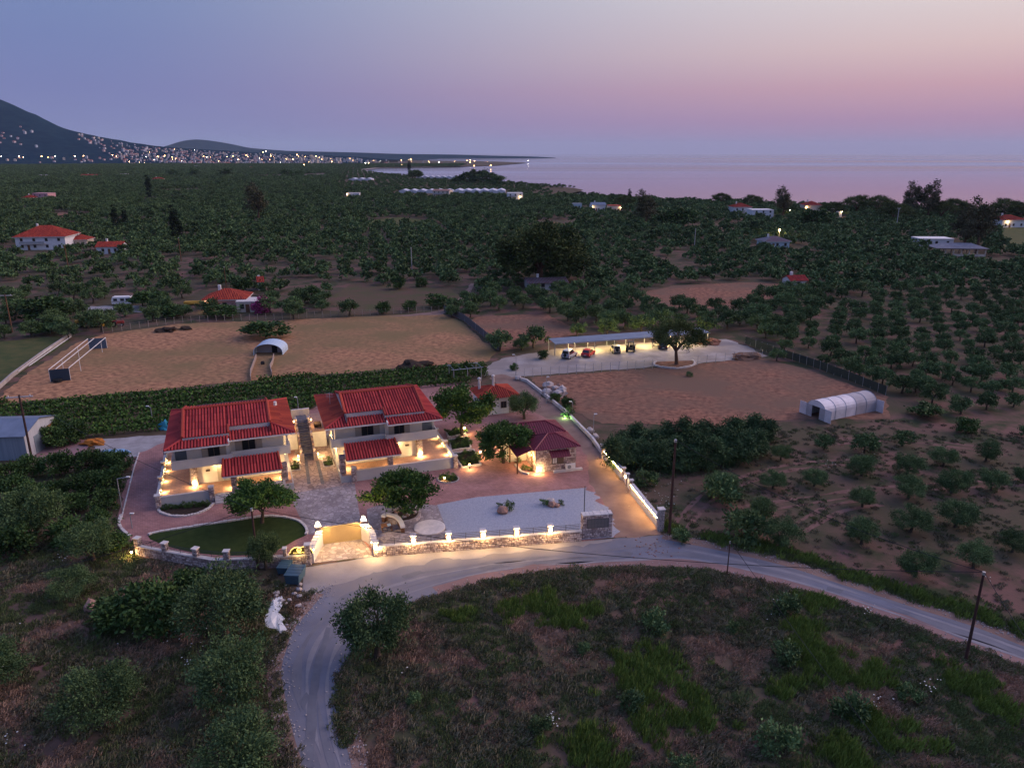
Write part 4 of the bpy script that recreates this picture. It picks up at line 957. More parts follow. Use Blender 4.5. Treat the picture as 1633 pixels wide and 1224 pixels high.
rock_garden('', 880, 807, [(0,-.1,.5,'r','flat reddish boulder at the front of the right gravel rock group'), (-.15,.75,.55,'p','upright pale boulder at the back of the right gravel rock group'), (-.95,.1,.7,'g','shrub on the left of the right gravel rock group'), (1.0,.25,.55,'g','shrub on the right of the right gravel rock group'), (.6,-.2,.33,'r','smallest reddish boulder of the right gravel rock group')])
# planted beds
bedp = [G(*p) for p in smooth_line([(252,800),(253,814),(263,820.5),(284,824),(309,821),(330,813),(341,803)], 5)]
sheet('flower_bed', bedp, .05, m_soil); kerb('bed_kerb', bedp, 'white stone kerb curving round the bed before the left villa', .5)
for i in range(12): p = G(262+6.2*i, 812-.5*i); put_ = plant('bed_shrub', SHRUB[i % 2], (p.x, p.y, .04), rnd.uniform(.35,.6), i, 'small dark shrub in the curved bed before the left villa', 'shrub', 'shrubs in the curved bed', ('leaves','stem'))
c_ = G(715,764); rb = [c_+Vector((1.35*math.cos(t), 1.25*math.sin(t), 0)) for t in np.linspace(0, 6.283, 25)[:-1]]
sheet('round_bed', rb, .05, m_soil); kerb('bed_kerb', rb+[rb[0]], 'dark kerb ring of the small lit round bed', .4, .16, .14, m_rockg)
for i in range(7): plant('bed_shrub', SHRUB[i % 2], (c_.x+.8*math.cos(i*2.4), c_.y+.8*math.sin(i*2.4), .04), rnd.uniform(.4,.75), i, 'shrub in the small lit round bed', 'shrub', 'shrubs in the round bed', ('leaves','stem'))
def garden_lamp(u, v, ht, watts, label):
    p = G(u, v); o = thing('garden_lamp', label, 'lamp', p, 0, 'garden bollard lamps'); b = MB(); b.tube([(0,0,0),(0,0,ht)], .05, n=6); b.build('post', m_black, o)
    b = MB(); b.lathe([(.09,ht),(.11,ht+.06),(.11,ht+.2),(.08,ht+.26)], 8); b.build('lamp_head', m_bulb, o); b = MB(); b.lathe([(.16,ht+.26),(.03,ht+.34)], 8); b.build('cap', m_black, o)
    point('lamp_light', o, (0,-.28,ht+.1), watts)
for a in [(800,712,.9,75,'bollard lamp under the spreading tree by the cottage porch'), (820,708,.9,60,'bollard lamp beside the cottage porch roof'), (813.5,730,.6,46,'low bollard lamp before the cottage porch'), (766,731,.9,44,'bollard lamp at the outer kerb of the planted beds'), (749,748,.6,46,'low bollard lamp at the front kerb beside the round bed'), (741,692,.9,60,'bollard lamp at the back of the planted beds'), (782,716,.5,50,'bollard lamp in the yellow lit corner between the two trees'), (709,765,.2,16,'small spotlight inside the round bed'), (211,888,.5,26,'low garden lamp at the outer end of the lawn wall')]: garden_lamp(*a)
for poly, lab in (([(716,702),(745,697),(751,715),(720,720)], 'back'), ([(722,724),(755,718),(767,742),(737,746)], 'front'), ([(712,690),(738,684),(743,693),(715,698)], 'rear')):
    w_ = px(poly); o = sheet('planted_bed', w_, .05, m_soil); kerb('bed_kerb', w_+[w_[0]], 'pale kerb of the %s planted bed beside the right villa' % lab, .6, .2, .25)
    q = random.Random(5)
    for i in range(12):
        s_, t_ = q.random(), q.random(); p = w_[0].lerp(w_[1], s_).lerp(w_[3].lerp(w_[2], s_), .1+.8*t_)
        plant('bed_shrub', SHRUB[i % 2], (p.x, p.y, .04), q.uniform(.45,.8), i, 'low shrub in the %s planted bed beside the right villa' % lab, 'shrub', 'low shrubs in the %s bed' % lab, ('leaves','stem'))
# courtyard trees
for a in [('courtyard_tree', BROAD[0], 418, 834, 124, 3.7, 'leafy tree on the lawn edge in front of the left villa', .80), ('courtyard_tree', BROAD[1], 645, 828, 130, 3.7, 'big leafy tree growing from the stone tree ring', .88),
          ('courtyard_tree', BROAD[2], 736, 694, 128, 3.7, 'broad leafy tree behind the planted beds by the right villa', .9), ('courtyard_tree', BROAD[0], 803, 738, 112, 3.7, 'leafy tree over the yellow lit corner beside the cottage', .85)]:
    tree_px(*a[:6], a[6], 'tree', None, ('crown','trunk'), a[7])
tree_px('olive_tree', OLN[0], 836, 668, 60, 2.6, 'thin pale olive tree between the cottage and the lane', 'tree', None, sz=1.1)
tree_px('olive_tree', OLN[1], 424, 908, 56, 2.6, 'slim olive tree standing outside the wall by the sign', 'tree', None, sz=1.7)
# cottage
m_dred = mat('dark_red_metal_tile', (.25,.026,.048), (.17,.02,.035), island=True, rough=.5, spec=.4)
m_dredb = mat('dark_red_metal_bed', (.15,.018,.032), rough=.55, spec=.4)
c0 = G(855,754); o = thing('stone_cottage', 'small stone cottage with a dark red roof beside the lane', 'cottage', c0, R(15.5))
b = MB(); b.box(0,5.5,0,4.4,0,3.3,1); stones(b,(0,0,0),(1,0,0),(0,0,1),5.5,3.3,(0,-1,0),.32,600); stones(b,(0,0,0),(0,1,0),(0,0,1),4.4,3.3,(-1,0,0),.32,601); b.build('stone_wall', [m_stone, m_mortar], o)
b = MB(); b.box(-2.6,5.2,4.42,8.2,0,3.6); b.build('back_wall', m_wall, o)
def hip(o, x0, x1, y0, y1, z, k, name='roof', m=m_dred, mb=m_dredb, sp=.33, r=.075):
    wx, wy = x1-x0, y1-y0; h = min(wx, wy)/2; zr = z+k*h
    if wx >= wy: r0, r1 = (x0+h, (y0+y1)/2, zr), (x1-h, (y0+y1)/2, zr)
    else: r0, r1 = ((x0+x1)/2, y0+h, zr), ((x0+x1)/2, y1-h, zr)
    A, B, Cc, D = (x0,y0,z),(x1,y0,z),(x1,y1,z),(x0,y1,z)
    if wx >= wy: F_ = [[A,B,r1,r0],[Cc,D,r0,r1],[D,A,r0],[B,Cc,r1]]
    else: F_ = [[A,B,r0],[Cc,D,r1],[D,A,r0,r1],[B,Cc,r1,r0]]
    rt = None
    for f in F_:
        b = MB(); face(b, f, 1); ribs(b, f, sp, r, 0); q = b.build(name, [m, mb], o); kind(q, 'stuff')
    for e, c in ((A,r0),(D,r0 if wx >= wy else r1),(B,r1 if wx >= wy else r0),(Cc,r1)):
        b = MB(); b.tube([Vector(e)+Vector((0,0,.06)), Vector(c)+Vector((0,0,.08))], .1, n=5); b.build('hip_cap', m, o)
    b = MB(); b.tube([Vector(r0)+Vector((0,0,.08)), Vector(r1)+Vector((0,0,.08))], .1, n=5); b.build('ridge_cap', m, o)
hip(o, -.45, 5.95, -.45, 4.9, 3.3, .42); hip(o, -2.9, 5.5, 4.1, 8.7, 3.75, .42)
poly = [(-2.6,0.2,2.45),(-2.6,4.3,2.45),(-.46,4.3,3.2),(-.46,.2,3.2)]; b = MB(); face(b, poly, 1); ribs(b, poly, .33, .07, 0); kind(b.build('porch_roof', [m_dred, m_dredb], o), 'stuff')
for x, y in ((-2.45,.4),(-2.45,4.1)): b = MB(); b.box(x-.08,x+.08,y-.08,y+.08,0,2.42); b.build('porch_post', m_wood, o)
poly = [(1.7,-1.15,2.35),(4.4,-1.15,2.35),(4.4,-.06,2.95),(1.7,-.06,2.95)]; b = MB(); face(b, poly, 1); ribs(b, poly, .33, .06, 0); kind(b.build('window_canopy', [m_dred, m_dredb], o), 'stuff')
window_part(o, 1, 2.1, 2.95, -.05, 1.05, 2.15, False); b = MB(); b.box(2.98,3.75,-.12,-.06,1.0,2.2); b.build('shutter', m_frame, o)
b = MB(); b.box(2.25,2.8,-.095,-.085,1.15,1.95); b.build('window_notice', mat('paper_notice', (.75,.73,.70), rough=.7), o)
b = MB(); b.box(-.05,-.0,1.2,2.2,0,2.1); b.build('door', m_wood, o)
b = MB(); b.box(2.2,6.2,-.75,-.3,0,.28); b.build('planter_kerb', m_cap, o)
for x, w_ in ((.0,44),(.55,20)): wall_light(o, (x,-.16,.35), w_, (0,-.25,.2))
wall_light(o, (-.35,1.0,2.2), 60, (-.3,0,-.2)); wall_light(o, (-.3,3.0,2.2), 40, (-.3,0,-.2))
q = Matrix.Rotation(R(15.5), 3, 'Z') @ Vector((4.55,-.52,0)); ac = thing('air_conditioner', 'white air conditioning unit at the foot of the cottage wall', 'air conditioner', (c0.x+q.x, c0.y+q.y, .28), R(15.5)); b = MB(); b.box(-.65,.65,-.17,.17,.04,.72); b.build('casing', m_white, ac)
b = MB(); b.lathe([(.26,0),(.26,.02)], 14); f_ = b.build('fan_grille', mat('grey_grille', (.25,.25,.26), rough=.5), ac); f_.rotation_euler = (R(90),0,0); f_.location = (-.2,-.175,.38)
zk = [G(*p) for p in smooth_line([(822,742),(827,748),(833,754),(843,757)], 4)]; kerb('bed_kerb', zk, 'white stone kerb zigzag before the cottage porch', .45, .3, .22)
for i, (u, v) in enumerate([(826,738),(836,748),(843,751)]): p = G(u, v); plant('bed_shrub', SHRUB[i % 2], p, .6, i, 'low shrub in the bed before the cottage porch', 'shrub', 'shrubs before the cottage', ('leaves','stem'))
# little house behind
h0 = G(770,663); o = thing('garden_house', 'small white house with a red hipped roof and two chimneys behind the trees', 'house', h0, R(19)); b = MB(); b.box(0,5.6,0,5.4,0,2.9); b.build('wall', m_white, o)
hip(o, -.6, 6.2, -.6, 6.0, 2.9, .36, 'roof', m_tile2, m_tileb, .34, .09)
window_part(o, 1, 3.0, 4.0, 0, 1.0, 2.1, False); b = MB(); b.box(4.4,5.2,-.05,0,0,2.0); b.build('door', m_shut, o)
for x, y, z in ((.6,3.8,5.0),(2.6,2.6,5.6)):
    b = MB(); b.lathe([(.22,3.2),(.2,z),(.3,z+.02),(.3,z+.15),(.1,z+.3)], 10, x, y); b.build('chimney', m_cap, o)
# ------------------------------------------------------------------ parking lot, carport, vehicles
def fence(label, line, n, ht, m=None, wires=3, r=.04, screen=None, name='wire_fence'):
    line = [Vector((p[0], p[1], 0)) for p in line]; root = thing(name, label, 'fence', line[0]); m = m or m_steel
    L_ = [0]
    for i in range(1, len(line)): L_.append(L_[-1]+(line[i]-line[i-1]).length)
    def at(t):
        for i in range(1, len(line)):
            if t <= L_[i]+1e-6: return line[i-1].lerp(line[i], (t-L_[i-1])/(L_[i]-L_[i-1]))
        return line[-1]
    P_ = [at(L_[-1]*i/(n-1)) for i in range(n)]
    pm = MB().tube([(0,0,0),(0,0,ht)], r, n=5).mesh('post', m)
    for i, p in enumerate(P_):
        o = put('post', pm, root, p-line[0], 0); o.rotation_euler = (rnd.uniform(-.04,.04), rnd.uniform(-.04,.04), 0)
    b = MB()
    for k in range(wires):
        z = ht*(k+1)/(wires+.3)
        for i in range(n-1): b.tube([P_[i]-line[0]+Vector((0,0,z)), P_[i+1]-line[0]+Vector((0,0,z))], .012, n=3, caps=False)
    if wires: b.build('wire', m, root)
    if screen:
        for i in range(n-1):
            b = MB(); b.obox(P_[i]-line[0], P_[i+1]-line[0], .03, .05, ht*.92); b.build('screen_panel', screen, root)
    return root
CPA = G(886,567.5); cpr = R(16.5)
cpt = thing('carport', 'long open carport with a pale blue grey panel roof on the lit parking lot', 'carport', CPA, cpr)
m_cpr = mat('blue_grey_roof_sheet', (.17,.205,.28), (.12,.15,.21), scale=.5, rough=.45, spec=.4)
for i in range(12):
    b = MB(); x0, x1 = i*3.0, i*3.0+2.97
    b.add([(x0,.3,2.45),(x1,.3,2.45),(x1,4.6,2.62),(x0,4.6,2.62),(x0,.3,2.51),(x1,.3,2.51),(x1,4.6,2.68),(x0,4.6,2.68)], [(0,3,2,1),(4,5,6,7),(0,1,5,4),(1,2,6,5),(2,3,7,6),(3,0,4,7)]); b.build('roof_panel', m_cpr, cpt)
for i in range(9):
    for y in (.5, 4.4): b = MB(); b.box(i*4.45-.06, i*4.45+.06, y-.06, y+.06, 0, 2.43+.039*y); b.build('post', m_steel, cpt)
b = MB(); b.box(-.1,36,.24,.30,2.34,2.45); b.build('front_beam', m_steel, cpt)
for i in range(6):
    x = 4+i*5.6; b = MB(); b.box(x-.35,x+.35,1.9,2.05,2.36,2.44); b.build('strip_lamp', m_bulb, cpt); point('lamp_light', cpt, (x,1.9,2.15), 260, (1,.74,.30), .15)
def car(name, label, loc, rz, paint, L=4.1, Wd=1.7, Ht=1.5, suv=False, cat='car', tail=True):
    o = thing(name, label, cat, loc, rz); hw = Wd/2; g = .28
    mp = mat('car_paint_'+name+str(len(MATS)), paint, rough=.3, spec=.5)
    pf = [(-L/2,.35),(-L/2+.04,.75),(-L/2+.12,.95),(L*.22,.98),(L/2-.15,.78),(L/2,.6),(L/2,.32)]     # side outline, nose at +x
    def loft(pf, w0, w1, mi, B):
        n = len(pf); zmx = max(z for _, z in pf); zmn = min(z for _, z in pf); V = []
        for s_ in (-1,1):
            for x, z in pf: t = (z-zmn)/(zmx-zmn); V.append((x, s_*(w0+(w1-w0)*t), z))
        B.add(V, [tuple(range(n)), tuple(reversed(range(n,2*n)))]+[(i,(i+1)%n,(i+1)%n+n,i+n) for i in range(n)], mi)
    b = MB(); loft(pf, hw, hw*.96, 0, b); b.build('body', mp, o)
    rx = -L/2+.1 if suv else -L/2+.35
    cab = [(rx,.95),(rx+.12+(0 if suv else .25),Ht),(L*.02,Ht),(L*.24,.97)]
    b = MB(); loft(cab, hw*.93, hw*.74, 0, b); cb = b.build('cabin', mp, o)
    def cp(x, z, s_): t = (z-.95)/(Ht-.95); return (x, s_*(hw*.93+(hw*.74-hw*.93)*t+.012), z)
    for s_ in (-1,1):
        b = MB(); z0, z1 = 1.0, Ht-.08; b.add([cp(rx+.22,z0,s_), cp(rx+.4,z1,s_), cp(L*.0,z1,s_), cp(L*.18,z0,s_)], [(0,1,2,3)]); b.build('side_window', m_glass, cb)
    b = MB(); b.add([(rx-.012+.03,-hw*.78,1.02),(rx-.012+.03,hw*.78,1.02),(rx+.10+(0 if suv else .24)-.02,hw*.66,Ht-.07),(rx+.10+(0 if suv else .24)-.02,-hw*.66,Ht-.07)], [(0,1,2,3)]); b.build('rear_window', m_glass, cb)
    b = MB(); b.add([(L*.225,-hw*.78,1.01),(L*.225,hw*.78,1.01),(L*.045,hw*.66,Ht-.05),(L*.045,-hw*.66,Ht-.05)], [(0,1,2,3)]); b.build('windscreen', m_glass, cb)
    for x in (-L*.3, L*.31):
        for s_ in (-1,1):
            b = MB(); b.lathe([(.2,-.1),(.31,-.09),(.31,.09),(.2,.1)], 14); wh = b.build('wheel', mat('tyre_rubber', (.02,.02,.02), rough=.8), o); wh.rotation_euler = (R(90),0,0); wh.location = (x, s_*(hw-.06), .31)
            b = MB(); b.lathe([(.18,.1),(.18,.115)], 12); b.build('rim', m_steel, wh)
    for s_ in (-1,1):
        b = MB(); b.box(-L/2-.015,-L/2+.06,s_*hw*.78-.12,s_*hw*.78+.12,.68,.88); b.build('tail_light', mat('tail_lamp_red', (.35,.02,.02), rough=.3), o)
        b = MB(); b.box(L/2-.1,L/2+.01,s_*hw*.7-.14,s_*hw*.7+.14,.58,.7); b.build('headlight', m_white, o)
    b = MB(); b.box(-L/2-.04,-L/2+.1,-hw*.95,hw*.95,.32,.52); b.build('rear_bumper', mat('bumper_plastic', (.08,.08,.085), rough=.6), o)
    b = MB(); b.box(-L/2-.02,-L/2+.0,-.25,.25,.56,.66); b.build('number_plate', m_white, o)
    if suv:
        b = MB(); b.lathe([(.12,-.1),(.33,-.09),(.33,.09),(.12,.1)], 14); w_ = b.build('spare_wheel', mat('tyre_rubber', (.02,.02,.02)), o); w_.rotation_euler = (0,R(90),0); w_.location = (-L/2-.12,0,.95)
    return o
car('parked_suv', 'silver off-road car with a spare wheel on its back beside the carport end', G(908,569.5), R(62), (.42,.43,.46), 4.4, 1.8, 1.85, True)
car('parked_car', 'bright red hatchback parked in front of the carport', G(938,567), R(66), (.52,.02,.02), 4.2, 1.75, 1.55)
car('parked_van', 'small cream van parked under the carport lamps', G(981,561.5), R(95), (.50,.44,.30), 3.6, 1.6, 1.7, True, 'van')
car('parked_car', 'dark car parked under the far part of the carport', G(1057,555), R(80), (.03,.03,.035), 4.2, 1.75, 1.55)
def wheel(o, x, y, r, w_, m=None):
    b = MB(); b.lathe([(r*.5,-w_/2),(r,-w_*.4),(r,w_*.4),(r*.5,w_/2)], 16); q = b.build('wheel', mat('tyre_rubber', (.02,.02,.02)), o); q.rotation_euler = (R(90),0,0); q.location = (x,y,r)
    b = MB(); b.lathe([(r*.45,w_/2),(r*.45,w_/2+.02)], 12); b.build('rim', m or m_steel, q)
def tractor(label, loc, rz, col, cabin=True):
    o = thing('tractor', label, 'tractor', loc, rz); mp = mat('tractor_paint'+str(len(MATS)), col, rough=.45)
    for s_ in (-1,1): wheel(o, -.7, s_*.75, .72, .4); wheel(o, 1.1, s_*.65, .42, .28)
    b = MB(); b.box(.1,1.6,-.32,.32,.7,1.3); b.build('bonnet', mp, o); b = MB(); b.box(-1.1,.1,-.45,.45,.6,1.05); b.build('chassis', mp, o)
    for s_ in (-1,1): b = MB(); b.box(-1.35,-.1,s_*.8-.22,s_*.8+.22,1.46,1.54); b.build('mudguard', mp, o)
    if cabin:
        b = MB()
        for x in (-1.0,.05):
            for y in (-.5,.5): b.box(x-.04,x+.04,y-.04,y+.04,1.05,2.2)
        b.build('cab_frame', m_black, o); b = MB(); b.box(-1.1,.15,-.6,.6,2.2,2.3); b.build('cab_roof', mp, o)
    b = MB(); b.tube([(1.0,.2,1.3),(1.0,.2,2.0)], .04, n=6); b.build('exhaust', m_black, o)
    b = MB(); b.box(-.65,-.2,-.25,.25,1.05,1.2); b.box(-.7,-.6,-.25,.25,1.2,1.55); b.build('seat', m_black, o)
tractor('small dark tractor parked in the carport light', G(1006,560), R(75), (.10,.09,.07))
tractor('old red tractor standing by the field fence', G(187,520), R(20), (.35,.06,.05), False)
p = G(141,521); o = thing('wheel_loader', 'old yellow loader parked at the top of the dry field', 'loader', p, R(10)); my = mat('faded_yellow_paint', (.50,.30,.05), (.40,.22,.05), scale=1.5, rough=.6)
for x in (-1.7,1.5):
    for s_ in (-1,1): wheel(o, x, s_*.95, .65, .45)
b = MB(); b.box(-2.6,-.6,-.8,.8,.75,1.75); b.build('engine_housing', my, o); b = MB(); b.box(-.6,2.3,-.55,.55,.7,1.1); b.build('front_frame', my, o)
b = MB()
for x in (-.55,.75):
    for y in (-.6,.6): b.box(x-.06,x+.06,y-.06,y+.06,1.1,2.5)
b.build('cab_frame', m_black, o); b = MB(); b.box(-.75,.95,-.75,.75,2.5,2.62); b.build('cab_roof', my, o)
for s_ in (-1,1): b = MB(); b.tube([(.8,s_*.5,1.3),(2.2,s_*.5,1.6),(3.0,s_*.5,.8)], .12, n=6); b.build('lift_arm', my, o)
b = MB(); b.prism([(2.9,-1.1),(3.6,-1.1),(3.6,1.1),(2.9,1.1)], .15, .9); b.build('bucket', my, o)
p = G(197,486); o = thing('caravan', 'old grey white caravan on the farm track', 'caravan', p, R(8)); b = MB(); pf = [(-2.6,.5),(-2.7,1.4),(-2.3,2.4),(2.3,2.4),(2.75,1.5),(2.5,.5)]
b.add([(x,-1.05,z) for x, z in pf]+[(x,1.05,z) for x, z in pf], [tuple(range(6)), tuple(reversed(range(6,12)))]+[(i,(i+1)%6,(i+1)%6+6,i+6) for i in range(6)]); b.build('body', m_white, o)
for x in (-1.6,0.2,1.6): b = MB(); b.box(x-.5,x+.5,-1.08,-1.05,1.3,1.95); b.build('window', m_glass, o)
for s_ in (-1,1): wheel(o, 0, s_*.95, .33, .2)
b = MB(); b.tube([(2.5,0,.5),(3.8,0,.45)], .05, n=6); b.build('drawbar', m_black, o)
b = MB(); b.box(-2.7,2.6,-1.075,-1.052,1.05,1.15); b.build('stripe', m_wood, o)
# pine in the lot with its kerbed bed
pn = G(1079,581); plant('stone_pine', PINE, pn, 1.15, .4, 'umbrella shaped stone pine at the edge of the parking lot', 'tree')
bp = [G(*q) for q in smooth_line([(1046,577),(1043,582),(1055,586),(1078,588),(1100,585),(1108,580),(1104,575)], 4)]
sheet('pine_bed', bp, .06, m_straw2); kerb('pine_bed_kerb', bp, 'pale curved kerb round the pine in the parking lot', .7, .3, .3, m_cap)
fence('row of thin posts and wire along the near edge of the parking lot', [G(*q) for q in [(822,604),(870,600),(960,593),(1040,588)]], 17, 1.9)
fence('row of thin posts and wire from the pine bed to the lot corner', [G(*q) for q in [(1112,582),(1160,576),(1215,571)]], 8, 1.9)
m_net = mat('dark_shade_net', (.035,.045,.042), (.05,.06,.05), scale=2, rough=.95)
fence('dark netted fence slanting from the parking lot down to the greenhouse', [G(*q) for q in [(1188,548),(1225,562),(1290,583),(1350,605),(1412,630)]], 22, 1.8, m_steel, 0, .04, m_net)
fence('grey netted fence beside the track at the right end of the dry field', [G(*q) for q in [(708,497),(740,512),(770,536),(797,560)]], 14, 1.9, m_steel, 0, .04, mat('grey_net', (.12,.11,.12), rough=.9))
fence('weathered post and wire fence along the far side of the dry field', [G(*q) for q in [(165,531),(290,514),(440,509),(600,502),(700,497)]], 42, 1.6, mat('weathered_post', (.32,.27,.24), rough=.9), 3, .06)
cw = px([(-10,628),(20,601),(65,568),(113,536)]); o = thing('field_wall', 'long low pale concrete wall along the left edge of the dry field', 'wall', cw[0])
for i in range(3): b = MB(); b.obox(cw[i], cw[i+1], .3, 0, .8); wp(b.build('concrete_run', mat('old_concrete', (.42,.37,.34), (.30,.26,.25), scale=.7, rough=.9), o), o)
for i, (u, v, r, l) in enumerate([(268,528,1.6,'dark brush heap at the far left of the dry field'), (296,525,1.0,'small dark brush heap beside the far fence'), (1440,560,0,''), (1190,571,1.9,'earth heap at the far corner of the parking lot'), (1130,548,1.6,'brown earth heap beyond the carport'), (660,586,2.2,'dark earth heap at the vineyard edge of the dry field')]):
    if r: p = G(u, v); b = MB(); b.lump((p.x,p.y,.1), r, i, 3, .5, (1.5,1,.55)); tag(b.build('heap', m_soil if i < 2 or i == 5 else m_straw2), l, 'heap')
# rubble heap by the lane
for i in range(11):
    p = G(872+rnd.uniform(0,28), 612+rnd.uniform(0,22)); r = rnd.uniform(.45,1.0); b = MB(); b.lump((p.x,p.y,r*.5), r, 40+i, 2, .4, (1.1,1,.85)); tag(b.build('rubble_block', m_rockg if i % 3 else m_rock), 'pale boulder of the rubble heap beside the lane', 'boulder', 'boulders of the rubble heap')
# pergola
p = G(742,606); o = thing('pergola', 'light metal pergola frame with climbing greenery behind the garden house', 'pergola', p, R(20))
for x in (-2.6,0,2.6):
    for y in (-1.6,1.6): b = MB(); b.tube([(x,y,0),(x,y,2.6)], .06, n=6); b.build('post', m_steel, o)
for y in (-1.6,1.6): b = MB(); b.tube([(-3,y,2.65),(3,y,2.65)], .06, n=6); b.build('beam', m_steel, o)
for x in (-2.6,-1.3,0,1.3,2.6): b = MB(); b.tube([(x,-1.9,2.75),(x,1.9,2.75)], .04, n=5); b.build('rafter', m_steel, o)
put('climber', crown_mesh('climber', 180, 2.2, 1.5, .5, 2.7, 20, 700, .4, .3, m_broad), o, (-.6,.2,0))

# ------------------------------------------------------------------ farm things
m_poly = mat('greenhouse_film', (.72,.67,.70), (.56,.51,.54), scale=.6, rough=.5, spec=.4)
m_poly2 = mat('greenhouse_film_dark', (.45,.41,.43), (.36,.33,.34), scale=.8, rough=.6)
g0 = (G(1285,662)+G(1314,671))/2; o = thing('tunnel_greenhouse', 'pale plastic tunnel greenhouse with open doors at both ends', 'greenhouse', g0, R(26)); gl, hw, gh = 11.5, 1.85, 2.9
def arch(hw, gh, wallz, n=10): return [(-hw,0),(-hw,wallz)]+[(-hw*math.cos(math.pi*i/n), wallz+(gh-wallz)*math.sin(math.pi*i/n)) for i in range(1,n)]+[(hw,wallz),(hw,0)]
ap = arch(hw, gh, 1.5)
for k in range(5):
    b = MB(); x0, x1 = gl*k/5, gl*(k+1)/5-.02; n_ = len(ap); b.add([(x0,y,z) for y, z in ap]+[(x1,y,z) for y, z in ap], [(i,i+1,i+1+n_,i+n_) for i in range(n_-1)]); b.build('film_panel', m_poly if k < 3 else m_poly2, o, False)
for k in range(6): b = MB(); b.tube([(gl*k/5,y*1.01,z*1.01) for y, z in ap], .035, n=4); b.build('hoop', m_steel, o)
b = MB(); n_ = 11; top = [q for q in ap if q[1] >= 1.5]; b.add([(0.02,y,max(z,2.0)) for y, z in top]+[(0.02,y*.98,1.95) for y, z in top], [(i,i+1,i+1+len(top),i+len(top)) for i in range(len(top)-1)]); b.build('end_panel', m_poly, o)
b = MB(); b.add([(gl-.02,y,z) for y, z in ap], [tuple(range(len(ap)))]); b.build('back_panel', m_poly2, o)
for y0, y1 in ((-1.82,-.75),(.75,1.82)): b = MB(); b.box(-.01,.03,y0,y1,.05,1.94); b.build('end_panel', m_poly2, o)
for x, y0, y1 in ((-.02,1.85,3.2),(-.02,-3.1,-1.85),(gl+.02,-3.2,-1.9)): b = MB(); b.box(x-.03,x+.03,y0,y1,.05,2.05); b.build('door', m_poly, o)
s0_ = (G(404,567.5)+G(451,565))/2; o = thing('arched_shelter', 'small arched animal shelter with a pale blue curved roof in the dry field', 'shelter', s0_, R(93)); ap = arch(3.0, 2.4, .7, 12)
for k in range(3):
    b = MB(); x0, x1 = k*1.6, k*1.6+1.58; n_ = len(ap); b.add([(x0,y,z) for y, z in ap]+[(x1,y,z) for y, z in ap]+[(x0,y*.97,z*.97) for y, z in ap]+[(x1,y*.97,z*.97) for y, z in ap], [(i,i+1,i+1+n_,i+n_) for i in range(n_-1)]+[(i+2*n_,i+3*n_,i+1+3*n_,i+1+2*n_) for i in range(n_-1)]+[(i,i+2*n_,i+1+2*n_,i+1) for i in range(n_-1)]); b.build('roof_sheet', mat('pale_blue_roof_sheet', (.46,.56,.66), (.40,.50,.60), scale=.8, rough=.5), o)
b = MB(); b.add([(2.2,y*.95,z*.95) for y, z in ap], [tuple(range(len(ap)))]); b.build('back_wall', mat('shelter_wall', (.38,.33,.33), rough=.9), o)
b = MB(); b.box(2.1,2.18,-1.4,-.3,0,1.5); b.build('doorway', m_black, o)
for lab, ln in (('low wattle fence from the left foot of the shelter', [(409,571),(405,582),(400,596),(400,607)]), ('low wattle fence from the right foot of the shelter', [(437,570),(435,580),(431,588),(434,600)])):
    q = px(ln); r_ = thing('wattle_fence', lab, 'fence', q[0])
    for i in range(3): b = MB(); b.obox(q[i], q[i+1], .12, 0, .9); wp(b.build('panel', mat('pale_wattle', (.40,.31,.27), (.28,.21,.18), scale=4, rough=.9), r_), r_)
p = G(419,581); b = MB(); b.lump((p.x,p.y,.3), .35, 3, 2, .3, (1,1,1.2)); tag(b.build('feed_bucket', m_black), 'small dark bucket on the ground before the arched shelter', 'bucket')
# animal pen frame
a0, a1, c0_, c1 = G(81,609), G(113,606), G(143,557), G(171,555)
o = thing('animal_pen', 'open pen frame with dark tarpaulin ends and pale rails in the dry field', 'pen', a0); m_tarp = mat('dark_blue_tarpaulin', (.035,.05,.075), rough=.6); m_tarp2 = mat('blue_tarpaulin', (.08,.11,.16), rough=.6)
for e, f, m in ((a0,a1,m_tarp),(c0_,c1,m_tarp2)): b = MB(); b.obox(e, f, .08, .05, 2.3); wp(b.build('tarpaulin_end', m, o), o)
for e, f in ((a1,c1),(a0,c0_),(a0.lerp(a1,.35),c0_.lerp(c1,.35))): b = MB(); b.tube([e+Vector((0,0,2.35)), f+Vector((0,0,2.35))], .07, n=5); wp(b.build('top_rail', m_white, o), o)
for e in (a0, a1, c0_, c1, a1.lerp(c1,.25), a1.lerp(c1,.85), a0.lerp(c0_,.3), a0.lerp(c0_,.7)): b = MB(); b.tube([e, e+Vector((0,0,2.35))], .05, n=5); wp(b.build('post', m_white, o), o)
b = MB(); q = a0.lerp(a1,.45); b.lathe([(.75,.1),(.75,.6),(.3,.6)], 14, q.x, q.y-.6); tag(b.build('feed_ring', m_black), 'dark round feed ring at the near end of the pen', 'feeder')
for i, ln in enumerate([[(47,587),(114,540)], [(30,596),(104,541)]]): q = px(ln); b = MB(); b.tube([q[0]+Vector((0,0,.5)), q[1]+Vector((0,0,.5))], .07, n=5); tag(b.build('pipe_rail', m_white), ['long pale pipe rail lying beside the pen, the inner one', 'long pale pipe rail lying beside the pen, next to the concrete wall'][i], 'pipe')
